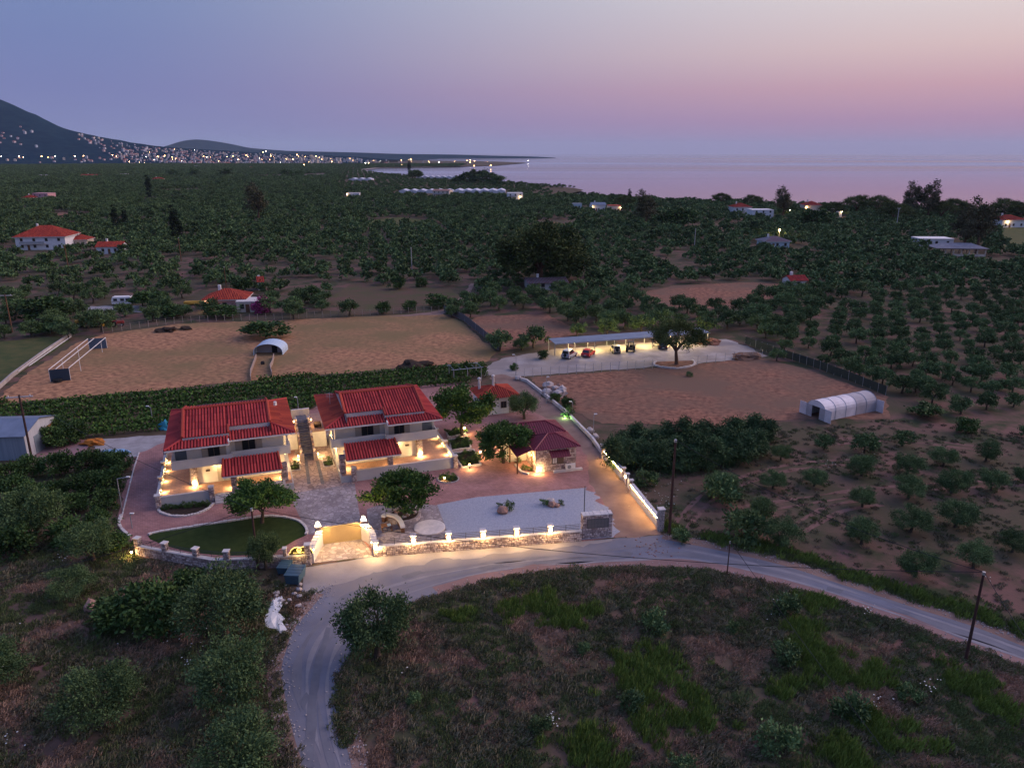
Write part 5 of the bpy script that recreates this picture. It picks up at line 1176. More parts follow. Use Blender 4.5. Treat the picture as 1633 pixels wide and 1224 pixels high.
# shed at the left edge
p = G(45,733); o = thing('metal_shed', 'blue grey sheet metal shed at the left edge behind the leaning pole', 'shed', p, R(4)); m_sh = mat('corrugated_sheet', (.30,.36,.42), (.22,.27,.32), scale=.5, rough=.5, metal=.3, stretch=(6,1,.2)); m_sh2 = mat('pale_corrugated_sheet', (.46,.47,.50), (.38,.39,.42), scale=.6, rough=.5, stretch=(1,6,.2))
b = MB(); b.box(-12,0,0,.1,0,3.5); b.build('front_wall', m_sh, o); b = MB(); b.add([(0,0,0),(0,8,0),(0,8,3.6),(0,4,4.6),(0,0,3.5)], [(0,1,2,3,4)]); b.build('gable_wall', m_sh2, o)
b = MB(); b.box(-12,0,7.9,8,0,3.6); b.build('back_wall', m_sh, o)
for i in range(6):
    x0 = -12.2+i*2.08
    for ya, yb_, za, zb in ((-.3,4,3.45,4.65),(8.3,4,3.5,4.65)): b = MB(); b.quad((x0,ya,za),(x0+2.05,ya,za),(x0+2.05,yb_,zb),(x0,yb_,zb)); b.quad((x0,ya,za+.05),(x0+2.05,ya,za+.05),(x0+2.05,yb_,zb+.05),(x0,yb_,zb+.05)); b.build('roof_sheet', m_cpr, o)
b = MB(); b.box(.01,.08,4.6,7.2,0,2.8); b.build('sliding_door', mat('orange_rust_door', (.35,.13,.04), (.22,.08,.03), scale=1.2, rough=.7), o); b = MB(); b.box(.01,.06,2.2,4.4,0,2.6); b.build('door_leaf', m_sh, o)
sheet('shed_forecourt', px([(48,735),(66,700),(85,697),(150,702),(128,728),(90,735)]), .035, mat('faded_red_forecourt', (.30,.15,.16), (.24,.17,.18), scale=.4, rough=.8))
for nm, lab, u, v, r, c, sq in (('orange_crate_heap','heap of orange plastic nets beside the shed yard',150,708,.9,(.42,.15,.03),(1.6,1,.6)), ('blue_tarp','crumpled pale blue tarpaulin by the back track',186,724,1.0,(.22,.38,.55),(1.7,.9,.35)), ('blue_tarp','bright blue tarpaulin against the left villa corner by the track',262,685,.9,(.05,.30,.45),(.8,.5,1.4))):
    p = G(u, v); b = MB(); b.lump((p.x,p.y,.2), r, u, 3, .5, sq); tag(b.build(nm, mat(nm+str(u), c, rough=.6)), lab, 'tarpaulin' if 'tarp' in nm else 'heap')
# bins, junk
for u, v, s_, lab in ((472,925,1.0,'large blue grey refuse container beside the driveway apron'), (455,911,.75,'smaller blue refuse bin behind the large container')):
    p = G(u, v); o = thing('refuse_bin', lab, 'bin', p, R(-4)); mb_ = mat('blue_bin_plastic', (.055,.105,.15), (.045,.085,.12), scale=2, rough=.55)
    b = MB(); b.add([(-.62*s_,-.95*s_,.15),(.62*s_,-.95*s_,.15),(.62*s_,.95*s_,.15),(-.62*s_,.95*s_,.15),(-.72*s_,-1.05*s_,1.1*s_),(.72*s_,-1.05*s_,1.1*s_),(.72*s_,1.05*s_,1.1*s_),(-.72*s_,1.05*s_,1.1*s_)], [(0,3,2,1),(4,5,6,7),(0,1,5,4),(1,2,6,5),(2,3,7,6),(3,0,4,7)]); b.build('body', mb_, o)
    for i in range(4): b = MB(); y0 = (-1.08+i*.545)*s_; b.box(-.76*s_,.76*s_,y0,y0+.5*s_,1.105*s_,1.19*s_); b.build('lid', mb_, o)
    for x in (-.5,.5):
        for y in (-.8,.8): b = MB(); b.lathe([(.1,0),(.1,.15)], 8, x*s_, y*s_); b.build('caster', m_black, o)
b = MB(); q = px([(436,954),(450,950),(452,962),(442,975),(455,985),(450,994),(458,1004),(447,1010),(440,1003),(424,1000),(422,985),(428,970)])
nq = len(q); cen = sum(q, Vector())/nq; SHEETING = [(p.x, p.y) for p in q]; V = [(p.x,p.y,.05) for p in q]+[(cen+(p-cen)*.6+Vector((rnd.uniform(-.2,.2),rnd.uniform(-.2,.2),rnd.uniform(.12,.24))))[:] for p in q]+[(cen.x,cen.y,.16)]
b.add(V, [(i,(i+1)%nq,(i+1)%nq+nq,i+nq) for i in range(nq)]+[(i+nq,(i+1)%nq+nq,2*nq) for i in range(nq)]); tag(b.build('white_sheeting', m_white), 'crumpled white plastic sheeting dumped beside the road bend', 'sheeting')
for i in range(16): p = G(450+rnd.uniform(-25,38), 950+rnd.uniform(-18,50)); b = MB(); b.lump((p.x,p.y,.08), rnd.uniform(.12,.32), i, 1, .4, (1.2,1,.6)); tag(b.build('debris_stone', m_rockg), 'grey stone of the scattered debris beside the bins', 'stone', 'debris stones beside the bins')
p = G(148,972); b = MB(); b.lump((p.x,p.y,.3), .75, 5, 2, .4); tag(b.build('boulder', m_rock), 'reddish boulder in the dark scrub below the lawn wall', 'boulder')

# ------------------------------------------------------------------ poles and wires
m_pole = mat('tarred_wood_pole', (.075,.04,.035), (.05,.03,.028), scale=2, rough=.9)
POLES = {}
def pole(key, u, v, ht, lab, arm=0.0, armrot=0.0, r=.14, m=None):
    p = G(u, v); o = thing('utility_pole', lab, 'pole', p); b = MB(); b.tube([(0,0,-.3),(0,0,ht)], r, r*.65, 8); b.build('shaft', m or m_pole, o)
    if arm:
        b = MB(); d = Vector((math.cos(armrot), math.sin(armrot), 0)); b.obox(-d*arm, d*arm, .12, ht-.35, ht-.2); b.build('crossarm', m_cap, o)
        for t in (-.8,0,.8): q = d*arm*t; b = MB(); b.lathe([(.05,ht-.2),(.07,ht-.1),(.04,ht)], 6, q.x, q.y); b.build('insulator', m_white, o)
    else:
        b = MB(); b.lathe([(r*.9,ht-.25),(r*.9,ht+.02)], 8); b.build('top_band', m_steel, o)
    POLES[key] = p+Vector((0,0,ht))
pole('shed', 52, 737, 9.6, 'dark leaning-looking utility pole with a pale crossarm before the shed', 1.6, .25, .17)
pole('lawn', 412, 908, 6.8, 'dark utility pole outside the lawn wall'); pole('lane', 1067, 853, 11.2, 'tall dark utility pole at the junction of lane and road', 0, 0, .17)
pole('east', 1540, 1051, 8.2, 'dark utility pole beside the road at the right'); pole('mid', 1159, 919, 3.9, 'thin short pole on the grass side of the road', 0, 0, .07)
pole('far1', 110, 433, 9.5, 'wooden pole among the olives before the white house', 0, 0, .2, m_wood); pole('far2', 289, 416, 9, 'wooden pole among the olives below the cypresses', 0, 0, .2, m_wood); pole('far3', 657, 433, 8.5, 'pale pole among the olives beyond the meadow', 0, 0, .18, m_steel)
pole('far4', 20, 530, 9, 'crossarm pole at the left edge beyond the green meadow', 1.5, .1, .18, m_wood); pole('far5', 1428, 372, 13, 'tall pale pole rising from the far right grove', 1.0, .2, .25, m_steel); pole('far6', 1107, 398, 9, 'pale pole in the grove right of the big pine', 0, 0, .2, m_steel); pole('far7', 362, 468, 8, 'thin pole behind the red roofed farmhouse', 0, 0, .14, m_wood)
def wire(label, a, c, sag, r=.03):
    b = MB(); b.tube([a.lerp(c, t)-Vector((0,0,sag*4*t*(1-t))) for t in np.linspace(0,1,17)], r, n=4, caps=False); o = b.build('overhead_wire', m_black); tag(o, label, 'wire'); return o
wire('overhead wire from the junction pole to the pole at the right road side', POLES['lane'], POLES['east'], 1.2); wire('overhead wire from the lawn pole across the road towards the right', POLES['lawn'], POLES['east'], 1.6)
wire('overhead wire from the lawn pole out to the left', POLES['lawn'], G(-60,938,4.0), .6); wire('overhead wire from the shed pole to the lawn pole', POLES['shed'], POLES['lawn'], 1.0)
wire('overhead wire from the right road pole towards the viewer', POLES['east'], Vector((30,20,9)), .8); wire('overhead wire dropping from the short road pole over the grass', POLES['mid'], Vector((26,30,2.0)), .3)
def street_lamp(u, v, ht, arm, lab, lit=False, col=(1,.9,.7)):
    p = G(u, v); o = thing('lamp_post', lab, 'lamp post', p, 0); b = MB(); b.tube([(0,0,0),(0,0,ht)], .06, .045, 6); b.build('post', m_steel, o)
    b = MB(); b.tube([(0,0,ht),(arm,0,ht+.25)], .04, n=5); b.build('arm', m_steel, o); b = MB(); b.box(arm-.2,arm+.25,-.1,.1,ht+.2,ht+.3); b.build('lamp_head', m_white, o)
street_lamp(195, 813, 4.0, 1.3, 'unlit lamp post with a long arm beside the left drive'); street_lamp(211, 842, 1.6, .2, 'short lamp post at the corner of the left drive'); street_lamp(244, 675, 2.6, -.5, 'lamp post at the vineyard edge left of the villas'); street_lamp(477, 666, 3.2, -.3, 'lamp post at the top of the stairs between the villas'); street_lamp(871, 643, 4.4, .2, 'slim lamp post on the lane wall by the rubble heap'); street_lamp(913, 661, 2.0, -.4, 'short lamp post beside the green lit plant'); street_lamp(946, 697, 3.4, .2, 'slim lamp post on the lane wall before the reeds'); street_lamp(823, 602, 4.2, -.5, 'lamp post at the entrance of the parking lot')
p = G(906,664); plant('lit_plant', SHRUB[0], p, 1.3, 0, 'small plant lit green beside the lane wall', 'shrub', None, ('leaves','stem')); o = thing('green_spotlight', 'small green spotlight at the foot of the lane plant', 'spotlight', (p.x-.6,p.y-1.0,0)); b = MB(); b.lathe([(.07,0),(.09,.15)], 8); b.build('lamp_head', mat('green_lamp_glow', (.4,1,.4), emit=(.4,1,.35), est=6, sample=False), o); point('lamp_light', o, (0,.1,.4), 30, (.45,1,.35))

# ------------------------------------------------------------------ houses of the plain
def house(name, label, u, v, wpx, dep, ht, wall, roof='hip', rcol=None, rz=12, k=.4, win=3, floors=1, over=.5, lamp=None):
    p = G(u, v); sc = scale_at(u, v); W_ = wpx*sc; o = thing(name, label, 'house', p, R(rz)); rcol = rcol or m_tile2
    clr = min(60, 2.6*p.y/H) if p.y > 300 else 4; mrot = Matrix.Rotation(R(rz), 3, 'Z'); EXCL.append([p+mrot@Vector(q_) for q_ in ((-3,-clr,0),(W_+3,-clr,0),(W_+3,dep+3,0),(-3,dep+3,0))])
    b = MB(); b.box(0,W_,0,dep,0,ht); b.build('wall', wall, o)
    if roof == 'hip':
        x0, x1, y0, y1 = -over, W_+over, -over, dep+over; h = min(x1-x0, y1-y0)/2; zr = ht+k*h; ym, xm = (y0+y1)/2, (x0+x1)/2
        if x1-x0 >= y1-y0: r0, r1 = (x0+h,ym,zr), (x1-h,ym,zr); F_ = [[(x0,y0,ht),(x1,y0,ht),r1,r0],[(x1,y1,ht),(x0,y1,ht),r0,r1],[(x0,y1,ht),(x0,y0,ht),r0],[(x1,y0,ht),(x1,y1,ht),r1]]
        else: r0, r1 = (xm,y0+h,zr), (xm,y1-h,zr); F_ = [[(x0,y0,ht),(x1,y0,ht),r0],[(x1,y1,ht),(x0,y1,ht),r1],[(x0,y1,ht),(x0,y0,ht),r0,r1],[(x1,y0,ht),(x1,y1,ht),r1,r0]]
        b = MB()
        for f in F_: face(b, f, 1); ribs(b, f, max(.45, sc*2), .13, 0)
        kind(b.build('roof', [rcol, m_tileb if rcol is not m_cpr else rcol], o), 'stuff')
        b = MB(); b.prism([(x0,y0),(x1,y0),(x1,y1),(x0,y1)], ht-.2, ht-.01); b.build('eave', m_white, o)
    elif roof == 'flat':
        b = MB(); b.box(-.15,W_+.15,-.15,dep+.15,ht,ht+.3); b.build('roof', rcol, o)
    elif roof == 'gable':
        b = MB(); zr = ht+k*dep/2
        for f in ([(-over,-over,ht-.1),(W_+over,-over,ht-.1),(W_+over,dep/2,zr),(-over,dep/2,zr)],[(W_+over,dep+over,ht-.1),(-over,dep+over,ht-.1),(-over,dep/2,zr),(W_+over,dep/2,zr)]): face(b, f, 1); ribs(b, f, max(.45, sc*2), .12, 0)
        kind(b.build('roof', [rcol, m_tileb if rcol is not m_cpr else rcol], o), 'stuff')
        for x in (0, W_): b = MB(); b.tri((x,0,ht),(x,dep,ht),(x,dep/2,zr-.05)); b.build('gable', wall, o)
    if roof != 'flat':
        b = MB(); b.box(W_*.3-.35,W_*.3+.35,dep*.6-.35,dep*.6+.35,ht,ht+k*min(W_,dep)/2+1.1); b.build('chimney', m_white, o)
    b = MB(); b.box(W_*.5/win+W_*.5/win-.5,W_*1.0/win+.5,-.07,-.01,0,2.1); b.build('door', m_wood, o)
    if floors > 1:
        b = MB(); b.box(W_*.1,W_*.6,-1.3,-.02,ht/2-.15,ht/2); b.build('balcony_slab', m_white, o); b = MB(); b.box(W_*.1,W_*.6,-1.3,-1.22,ht/2+.002,ht/2+.9); b.build('balcony_railing', m_steel, o)
    for fl in range(floors):
        z0 = ht*fl/floors+.9; z1 = min(z0+1.3, ht*(fl+1)/floors-.25)
        for i in range(win):
            x = W_*(i+.5)/win; b = MB(); b.box(x-.55,x+.55,-.06,-.01,z0,z1); w_ = b.build('window', m_frame, o); b = MB(); b.box(x-.45,x+.45,-.09,-.062,z0+.1,z1-.1); b.build('pane', m_glass, w_)
    if lamp:
        b = MB(); b.box(lamp[0]-.15,lamp[0]+.15,-.4,-.1,lamp[1]-.15,lamp[1]+.15); b.build('wall_lamp', m_bulb2, o); point('lamp_light', o, (lamp[0],-.7,lamp[1]), lamp[2])
    return o
m_pinkw = mat('pink_render', (.55,.30,.32), (.48,.26,.28), scale=.5, rough=.9); m_whitew = mat('white_render', (.70,.70,.72), (.62,.62,.65), scale=.5, rough=.9); m_creamw = mat('pale_cream_render', (.66,.55,.46), (.58,.48,.41), scale=.4, rough=.9)
m_bluew = mat('pale_blue_render', (.40,.52,.60), rough=.8); m_greyr = mat('grey_fibre_roof', (.26,.25,.28), (.20,.19,.22), scale=.6, rough=.8)
HS = [('farmhouse','pink farmhouse with a bright red hipped roof and lit lamp beyond the dry field',327,496,62,9,3.0,m_pinkw,'hip',m_tile2,8,.42,3,1,.6,(.3,2.2,40)),
 ('farmhouse_annex','flat roofed pale annex beside the pink flowering bush',378,498,34,6,2.6,m_creamw,'flat',m_cap,8,.4,2,1,.5,None), ('red_shed','little red roofed shed behind the pink farmhouse',412,463,9,5,2.6,m_whitew,'gable',m_tile2,20,.5,1,1,.3,None),
 ('white_house','large white two storey house with a red roof among the olives at the left',27,399,74,15,5.6,m_whitew,'hip',m_tile2,8,.5,4,2,.8,None), ('white_house_annex','low red roofed annex beside the large white house',112,394,26,8,3.2,m_creamw,'hip',m_tile2,8,.45,2,1,.6,None), ('small_white_house','small white cottage with a long red roof right of the large white house',155,405,38,7,3.0,m_whitew,'gable',m_tile2,6,.5,2,1,.5,None),
 ('pink_house','pink two storey flat roofed house in the left grove',53,320,27,10,6.2,m_pinkw,'flat',m_pinkw,-8,.4,3,2,.3,None), ('red_roof_house','low red roofed house beside the pink two storey house',36,321,16,9,3.0,m_creamw,'hip',m_tile2,-8,.5,2,1,.6,None),
 ('plain_house','cream house far out in the left grove',62,284,16,10,5,m_creamw,'flat',m_cap,5,.4,2,2,.3,None), ('plain_house','long pink roofed house far out in the left grove',129,284,30,12,4.5,m_pinkw,'gable',m_tile2,2,.3,3,1,.5,None), ('plain_house','cream cube house right of the long pink roofed one',192,282,13,10,5,m_creamw,'flat',m_cap,0,.4,2,2,.3,None), ('plain_house','white house with a red hipped roof near the far cypress',242,290,17,10,4,m_whitew,'hip',m_tile2,0,.45,2,1,.6,None), ('plain_house','long low white building before the town',90,292,20,8,3,m_whitew,'flat',m_cap,0,.4,3,1,.3,None), ('plain_house','white house in front of the lit town',310,267,9,10,5,m_whitew,'flat',m_cap,0,.4,2,2,.3,None), ('plain_house','pale house at the right of the far meadow',395,270,9,10,4,m_whitew,'hip',m_tile,0,.4,2,1,.5,None),
 ('plain_house','small white house with lit ends in the middle grove',553,314,20,9,3.4,m_whitew,'flat',m_cap,4,.4,3,1,.3,(.2,2.5,60)), ('plain_house','cream two storey house before the white greenhouses',690,314,28,10,6,m_creamw,'gable',m_cap,-14,.2,4,2,.4,None), ('plain_house','white modern house right of the far greenhouses',810,319,24,10,6,m_whitew,'flat',m_white,6,.4,3,2,.3,(11,2.5,80)), ('shore_house','warmly lit house at the bay under the dark trees',790,293,9,9,4,m_creamw,'hip',m_tile,0,.4,1,1,.5,(2,2.5,500)),
 ('shore_house','pale blue building among the trees near the shore',911,333,17,8,3.5,m_bluew,'flat',m_cpr,4,.4,2,1,.3,(18,3,60)), ('shore_house','white house with a pale blue roof near the shore',944,337,22,9,4.5,m_whitew,'gable',m_cpr,6,.35,3,1,.5,(0,3,60)), ('shore_house','cream house right of the pale blue roofs near the shore',972,338,18,9,4.2,m_creamw,'flat',m_tile2,6,.35,3,1,.4,(8,3,40)),
 ('shore_villa','white house with red roofs on the right shore, its left wing',1170,345,28,11,6,m_whitew,'hip',m_tile2,4,.4,3,2,.6,None), ('shore_villa','white house with a flat terrace on the right shore, its right wing',1200,348,34,11,5,m_whitew,'flat',m_white,4,.4,3,2,.4,(24,5,160)), ('shore_villa','red roofed house behind the dark trees on the right shore',1283,340,26,12,5.5,m_creamw,'hip',m_tile2,-4,.4,2,1,.6,(1,4,60)), ('shore_villa','white house partly hidden by the umbrella pines on the right shore',1318,346,24,10,4.5,m_whitew,'flat',m_cap,0,.4,2,1,.4,(10,3.5,70)),
 ('edge_house','white house with a red roof at the right edge',1597,363,40,11,4.2,m_whitew,'hip',m_tile2,6,.4,3,1,.6,(3,3.2,70)), ('grove_house','pale blue house with a grey hipped roof and a lamp in the right grove',1220,396,40,9,3.0,m_bluew,'hip',m_greyr,6,.35,3,1,.6,None), ('grove_shed','little white shed with a red roof beside the clearing',1260,461,28,5,2.6,m_whitew,'gable',m_tile,10,.5,1,1,.4,None), ('pine_house','pale grey roofed house under the big pine',843,463,62,8,2.3,m_grey,'gable',m_greyr,8,.22,4,1,.6,None), ('white_shed','long flat white roof in the right grove left of the pavilion',1466,392,52,9,3.0,m_whitew,'flat',m_white,-3,.4,3,1,.4,None)]
for h_ in HS: house(*h_)
# lamp by the grey roofed house, chimneys and boilers
p = G(1241,388); o = thing('yard_lamp', 'yellow lit lamp on a pole beside the grey roofed house', 'lamp', p); b = MB(); b.tube([(0,0,0),(0,0,6)], .12, n=6); b.build('post', m_steel, o); b = MB(); b.lump((0,0,6.2), .45, 0, 1, 0); b.build('lamp_head', m_bulb, o); point('lamp_light', o, (0,-.8,5.8), 300)
# pavilion
p = G(1494,408); sc = scale_at(1494,408); EXCL.append([p+Vector(q_) for q_ in ((-3,-26,0),(72*sc+3,-26,0),(72*sc+3,13,0),(-3,13,0))]); o = thing('open_pavilion', 'long open pavilion with a dark hipped roof on pale columns in the right grove', 'pavilion', p, R(-6)); W_ = 72*sc; b = MB()
z = 3.2; A_, B_, C_, D_ = (-1,-1,z),(W_+1,-1,z),(W_+1,10,z),(-1,10,z); r0, r1 = (4,4.5,z+1.7),(W_-4,4.5,z+1.7)
for f in ([A_,B_,r1,r0],[C_,D_,r0,r1],[D_,A_,r0],[B_,C_,r1]): face(b, f)
b.build('roof', m_greyr, o); b = MB(); b.prism([(-1,-1),(W_+1,-1),(W_+1,10),(-1,10)], z-.3, z-.01); b.build('eave', m_frame, o)
for i in range(7):
    for y in (0,9): b = MB(); b.box(W_*i/6-.2,W_*i/6+.2,y-.2,y+.2,0,z-.3); b.build('column', m_creamw, o)
b = MB(); b.box(W_*.35,W_,-.2,.0,0,.9); b.build('parapet', m_creamw, o); b = MB(); b.box(0,W_,-.1,9.2,0,.08); b.build('floor', m_floor, o)
# far white greenhouses
for lab, u0, u1, v, dep in (('long white greenhouse row before the bay, its left half',636,722,308,22), ('long white greenhouse row before the bay, its right half',724,806,308,34), ('white greenhouse strip at the far edge of the grove',556,592,288,25), ('thin white greenhouse strip near the bay shore, left one',664,740,284.5,20), ('thin white greenhouse strip near the bay shore, right one',744,768,284,16)):
    p = G(u0, v); W_ = (u1-u0)*scale_at(u0, v); n_ = max(2, int(W_/9)); o = thing('far_greenhouse', lab, 'greenhouse', p); EXCL.append([p+Vector(q_) for q_ in ((-5,-70,0),(W_+5,-70,0),(W_+5,dep+5,0),(-5,dep+5,0))])
    for i in range(n_):
        b = MB(); x0 = W_*i/n_; x1 = W_*(i+1)/n_-.1; q = [(x0,0,0),(x0,0,2.4),((x0+x1)/2,0,3.8),(x1,0,2.4),(x1,0,0)]; b.add(q+[(x,dep,z) for x, _, z in q], [(0,1,2,3,4),(5,6,7,8,9)]+[(j,j+1,j+6,j+5) for j in range(4)]); b.build('bay', mat('far_greenhouse_film', (.58,.58,.64), (.5,.5,.56), scale=.1, rough=.5), o)
# yellow boat and bougainvillea by the farmhouse
p = G(309,486); o = thing('old_boat', 'yellow boat laid up under the bushes by the pink farmhouse', 'boat', p, R(5)); b = MB(); hull = [(-2.4,.6),(-2.4,1.0),(2.6,1.2),(1.8,.3),(-2.0,.3)]; b.add([(x,-.8*(1 if x < 2 else .1),z) for x, z in hull]+[(x,.8*(1 if x < 2 else .1),z) for x, z in hull], [tuple(range(5)), tuple(reversed(range(5,10)))]+[(i,(i+1)%5,(i+1)%5+5,i+5) for i in range(5)]); b.build('hull', my, o)
m_boug = mat('bougainvillea_bracts', (.22,.02,.10), (.42,.07,.22), tone=True, rough=.7)
bg_ = crown_mesh('flowers', 170, 1.9, 1.9, 1.9, 1.9, 40, 2400, .35, .35, m_boug, .8, .5, -.9); plant('bougainvillea', (bg_, CITRUS[0][1]), G(418,500), 1.15, 0, 'pink flowering bougainvillea at the end of the farmhouse annex', 'shrub', None, ('flowers','stem'))

# ------------------------------------------------------------------ single trees and bushes
for u, v, h_, lab in [(186,371,1.0,'taller of the two cypresses right of the large white house'), (201,367,.85,'shorter of the two cypresses right of the large white house'), (281,388,1.1,'slim tall cypress above the farmhouse grove'), (289,386,.75,'short cypress beside the slim tall one'), (239,318,1.3,'lone cypress far out in the left grove'), (653,280.5,.9,'far cypress like tree standing at the bay'), (1003,330,.8,'dark cypress among the shore houses')]:
    p = G(u, v); s_ = h_*{371:1,367:1,388:1.1,386:1.0,318:1.15,280.5:2.2,330:1.2}[v]; plant('cypress', CYP, p, s_*1.25, 0, lab, 'tree')
plant('umbrella_pine', BIGPINE, G(862,452), 1.22, .3, 'huge dark umbrella pine rising over the middle grove', 'tree', sz=1.18)
for u, v, s_, lab in [(1028,366,1.15,'tall thin eucalyptus rising above the shore houses'), (412,355,1.3,'tall pale eucalyptus in the left grove'), (1556,404,1.25,'broad dark eucalyptus behind the pavilion'), (1535,400,1.05,'eucalyptus just left of the broad one behind the pavilion'), (1450,352,1.3,'ragged tall pine of the right shore, left one'), (1478,353,1.35,'ragged tall pine of the right shore, right one'), (1247,348,1.1,'tall dark tree between the red roofed shore houses')]:
    plant('tall_tree', EUC, G(u, v), s_, u, lab, 'tree')
for u, v, s_, lab in [(995,333,2.0,'round umbrella pine above the shore houses'), (1198,332,2.0,'umbrella pine above the left red roofed shore villa'), (1327,350,2.2,'umbrella pine before the white shore house'), (1300,366,2.4,'wide dark tree below the red roofed shore house'), (1365,342,2.6,'umbrella pine crown on the right shore, first from the houses'), (1398,343,2.6,'umbrella pine crown on the right shore, second from the houses'), (1425,358,2.6,'dark pine mass below the ragged pines'), (1500,352,2.4,'umbrella pine right of the ragged pines'), (1520,350,2.6,'umbrella pine left of the broad eucalyptus'), (1600,350,2.6,'umbrella pine before the right edge house'), (1625,352,2.2,'dark pine at the right edge'), (1090,362,2.3,'dark tree right of the tall thin eucalyptus'), (1060,363,2.1,'dark tree just beside the tall thin eucalyptus'), (1150,328,2.0,'low shore pine left of the shore villa')]:
    t = DARK[int(u) % 3] if 'tree' in lab else (PINE[0], PINE[1]); plant('shore_pine', t, G(u, v), s_*.8, u, lab, 'tree', None, sz=s_*.62)
for u, v, s_, lab in [(658,285,3.0,'left clump of the twin trees at the bay'), (667,285,3.0,'right clump of the twin trees at the bay'), (730,292,2.2,'small round tree left of the dark wood at the bay'), (745,293,3.4,'dark wood tree at the bay, left'), (763,294,4.2,'dark wood tree at the bay, middle and tallest'), (780,295,3.6,'dark wood tree at the bay, right'), (795,297,3.0,'dark wood tree beside the lit bay house'), (458,283,3.0,'dark round tree on the far meadow, left'), (478,283,2.6,'dark round tree on the far meadow, right'), (276,283,3.0,'dark tree before the town, left'), (310,283,3.2,'dark tree before the town, middle'), (360,283,3.4,'dark tree before the town, right')]:
    plant('far_tree', DARK[int(u) % 3], G(u, v), s_*.8, u, lab, 'tree', None, sz=s_*.62)
for t, u, v, wpx, br, lab in [(DARK[0],72,512,84,3.7,'wide dark tree at the left beyond the yellow loader'), (DARK[1],80,532,50,3.7,'smaller dark bush tree beside the yellow loader'), (DARK[2],240,492,60,3.7,'dark tree left of the pink farmhouse'), (DARK[0],277,505,56,3.7,'dark bushy tree below the yellow boat'), (DARK[1],388,466,50,3.7,'dark green tree behind the pink farmhouse'), (CITRUS[0],355,505,62,2.0,'round clipped green bush before the pink farmhouse'), (CITRUS[1],495,482,40,2.0,'bright green round tree at the meadow edge'), (DARK[2],425,538,78,3.7,'wide flat carob tree behind the arched shelter'), (CITRUS[2],634,461,30,2.0,'round tree at the top of the meadow'), (CITRUS[0],672,457,24,2.0,'small round tree at the top right of the meadow'), (CITRUS[1],654,496,26,2.0,'dark bush at the lower edge of the meadow'), (CITRUS[2],612,500,28,2.0,'round dark bush at the lower middle of the meadow'), (CITRUS[0],700,490,46,2.0,'leafy tree at the right end of the meadow'), (OLN[2],832,558,34,2.6,'single olive tree left of the carport'), (CITRUS[1],866,572,22,2.0,'little round tree at the left end of the carport'), (CITRUS[0],820,590,16,2.0,'young tree at the top of the lane'), (CITRUS[2],905,650,26,2.0,'dark bush behind the green lit plant'), (CITRUS[0],885,640,22,2.0,'dark bush below the rubble heap'), (DARK[1],1480,665,60,3.7,'dark reddish bush beyond the greenhouse'), (CITRUS[1],1540,690,40,2.0,'dark shrub in the right orchard'), (BUSH[0],1100,600,14,1.0,'low bush in the reddish field')]:
    tree_px('garden_tree', t, u, v, wpx, br, lab, sz=.45 if ('bush' in lab or 'carob' in lab) and wpx > 45 else (.62 if wpx > 45 else .9))
# reeds
REED = [crown_mesh('reed_leaves', 190+i, 2.0, 2.0, 2.9, 3.0, 46, 5200, .62, .45, m_reed, .2, .4, -.95, .5, .3) for i in range(3)]
cane = MB()
for i in range(14): a = i*2.4; r = .1+.09*i; cane.tube([(r*math.cos(a),r*math.sin(a),0),(r*1.3*math.cos(a),r*1.3*math.sin(a),4.6)], .035, .02, 4)
cane = cane.mesh('reed_canes', mat('reed_cane', (.22,.20,.09), rough=.8))
for i, (u, v) in enumerate([(985,748),(1012,742),(1040,752),(1066,748),(1092,750),(1120,748),(1148,742),(1176,738),(1200,728),(1004,718),(1036,722),(1068,720),(1100,720),(1132,716),(1164,712),(1190,705),(1216,706)]):
    plant('giant_reed', (REED[i % 3], cane), G(u, v), rnd.uniform(.85,1.0), i, 'giant reed clump in the dense thicket beside the lane wall', 'reed', 'giant reeds of the thicket', ('leaves','canes'), rnd.uniform(.62,.82))
# foreground trees
for t, u, v, wpx, br, lab, sz in [(OLN[0],602,1048,138,2.6,'round olive tree leaning over the road bend',1.35), (OLN[1],360,1015,165,2.6,'big pale olive tree below the lawn wall',1.0), (CITRUS[0],255,1005,110,2.0,'dark bushy tree left of the big pale olive',1.0), (CITRUS[1],195,1000,100,2.0,'dark bush at the left of the dark scrub',.8), (OLN[2],372,1120,142,2.6,'olive tree beside the road below the white sheeting',1.1), (OLN[3],168,1155,140,2.6,'loose olive tree in the lower left scrub',1.1), (OLN[0],380,1240,165,2.6,'olive tree cut by the bottom edge left of the road',.9), (OLN[2],115,952,80,2.6,'pale olive tree left of the lawn wall end',.9), (OLN[3],-10,1100,120,2.6,'olive tree cut by the left edge',1.0), (CITRUS[2],300,960,80,2.0,'dark tree between lawn wall and big pale olive',.9), (OLN[0],60,856,120,2.6,'grey green olive tree at the lower end of the citrus plot',1.1), (CITRUS[0],110,866,70,2.0,'dark bushy tree at the lower end of the citrus plot',.9), (CITRUS[1],25,886,80,2.0,'dark bushy tree at the left edge under the citrus plot',.9), (CITRUS[2],190,876,50,2.0,'dark bush outside the curved drive corner',.8), (OLN[1],150,895,90,2.6,'grey green olive tree outside the lawn corner',1.1)]:
    tree_px('olive_tree' if t in OLN else 'scrub_tree', t, u, v, wpx, br, lab, 'tree', None, sz=sz)
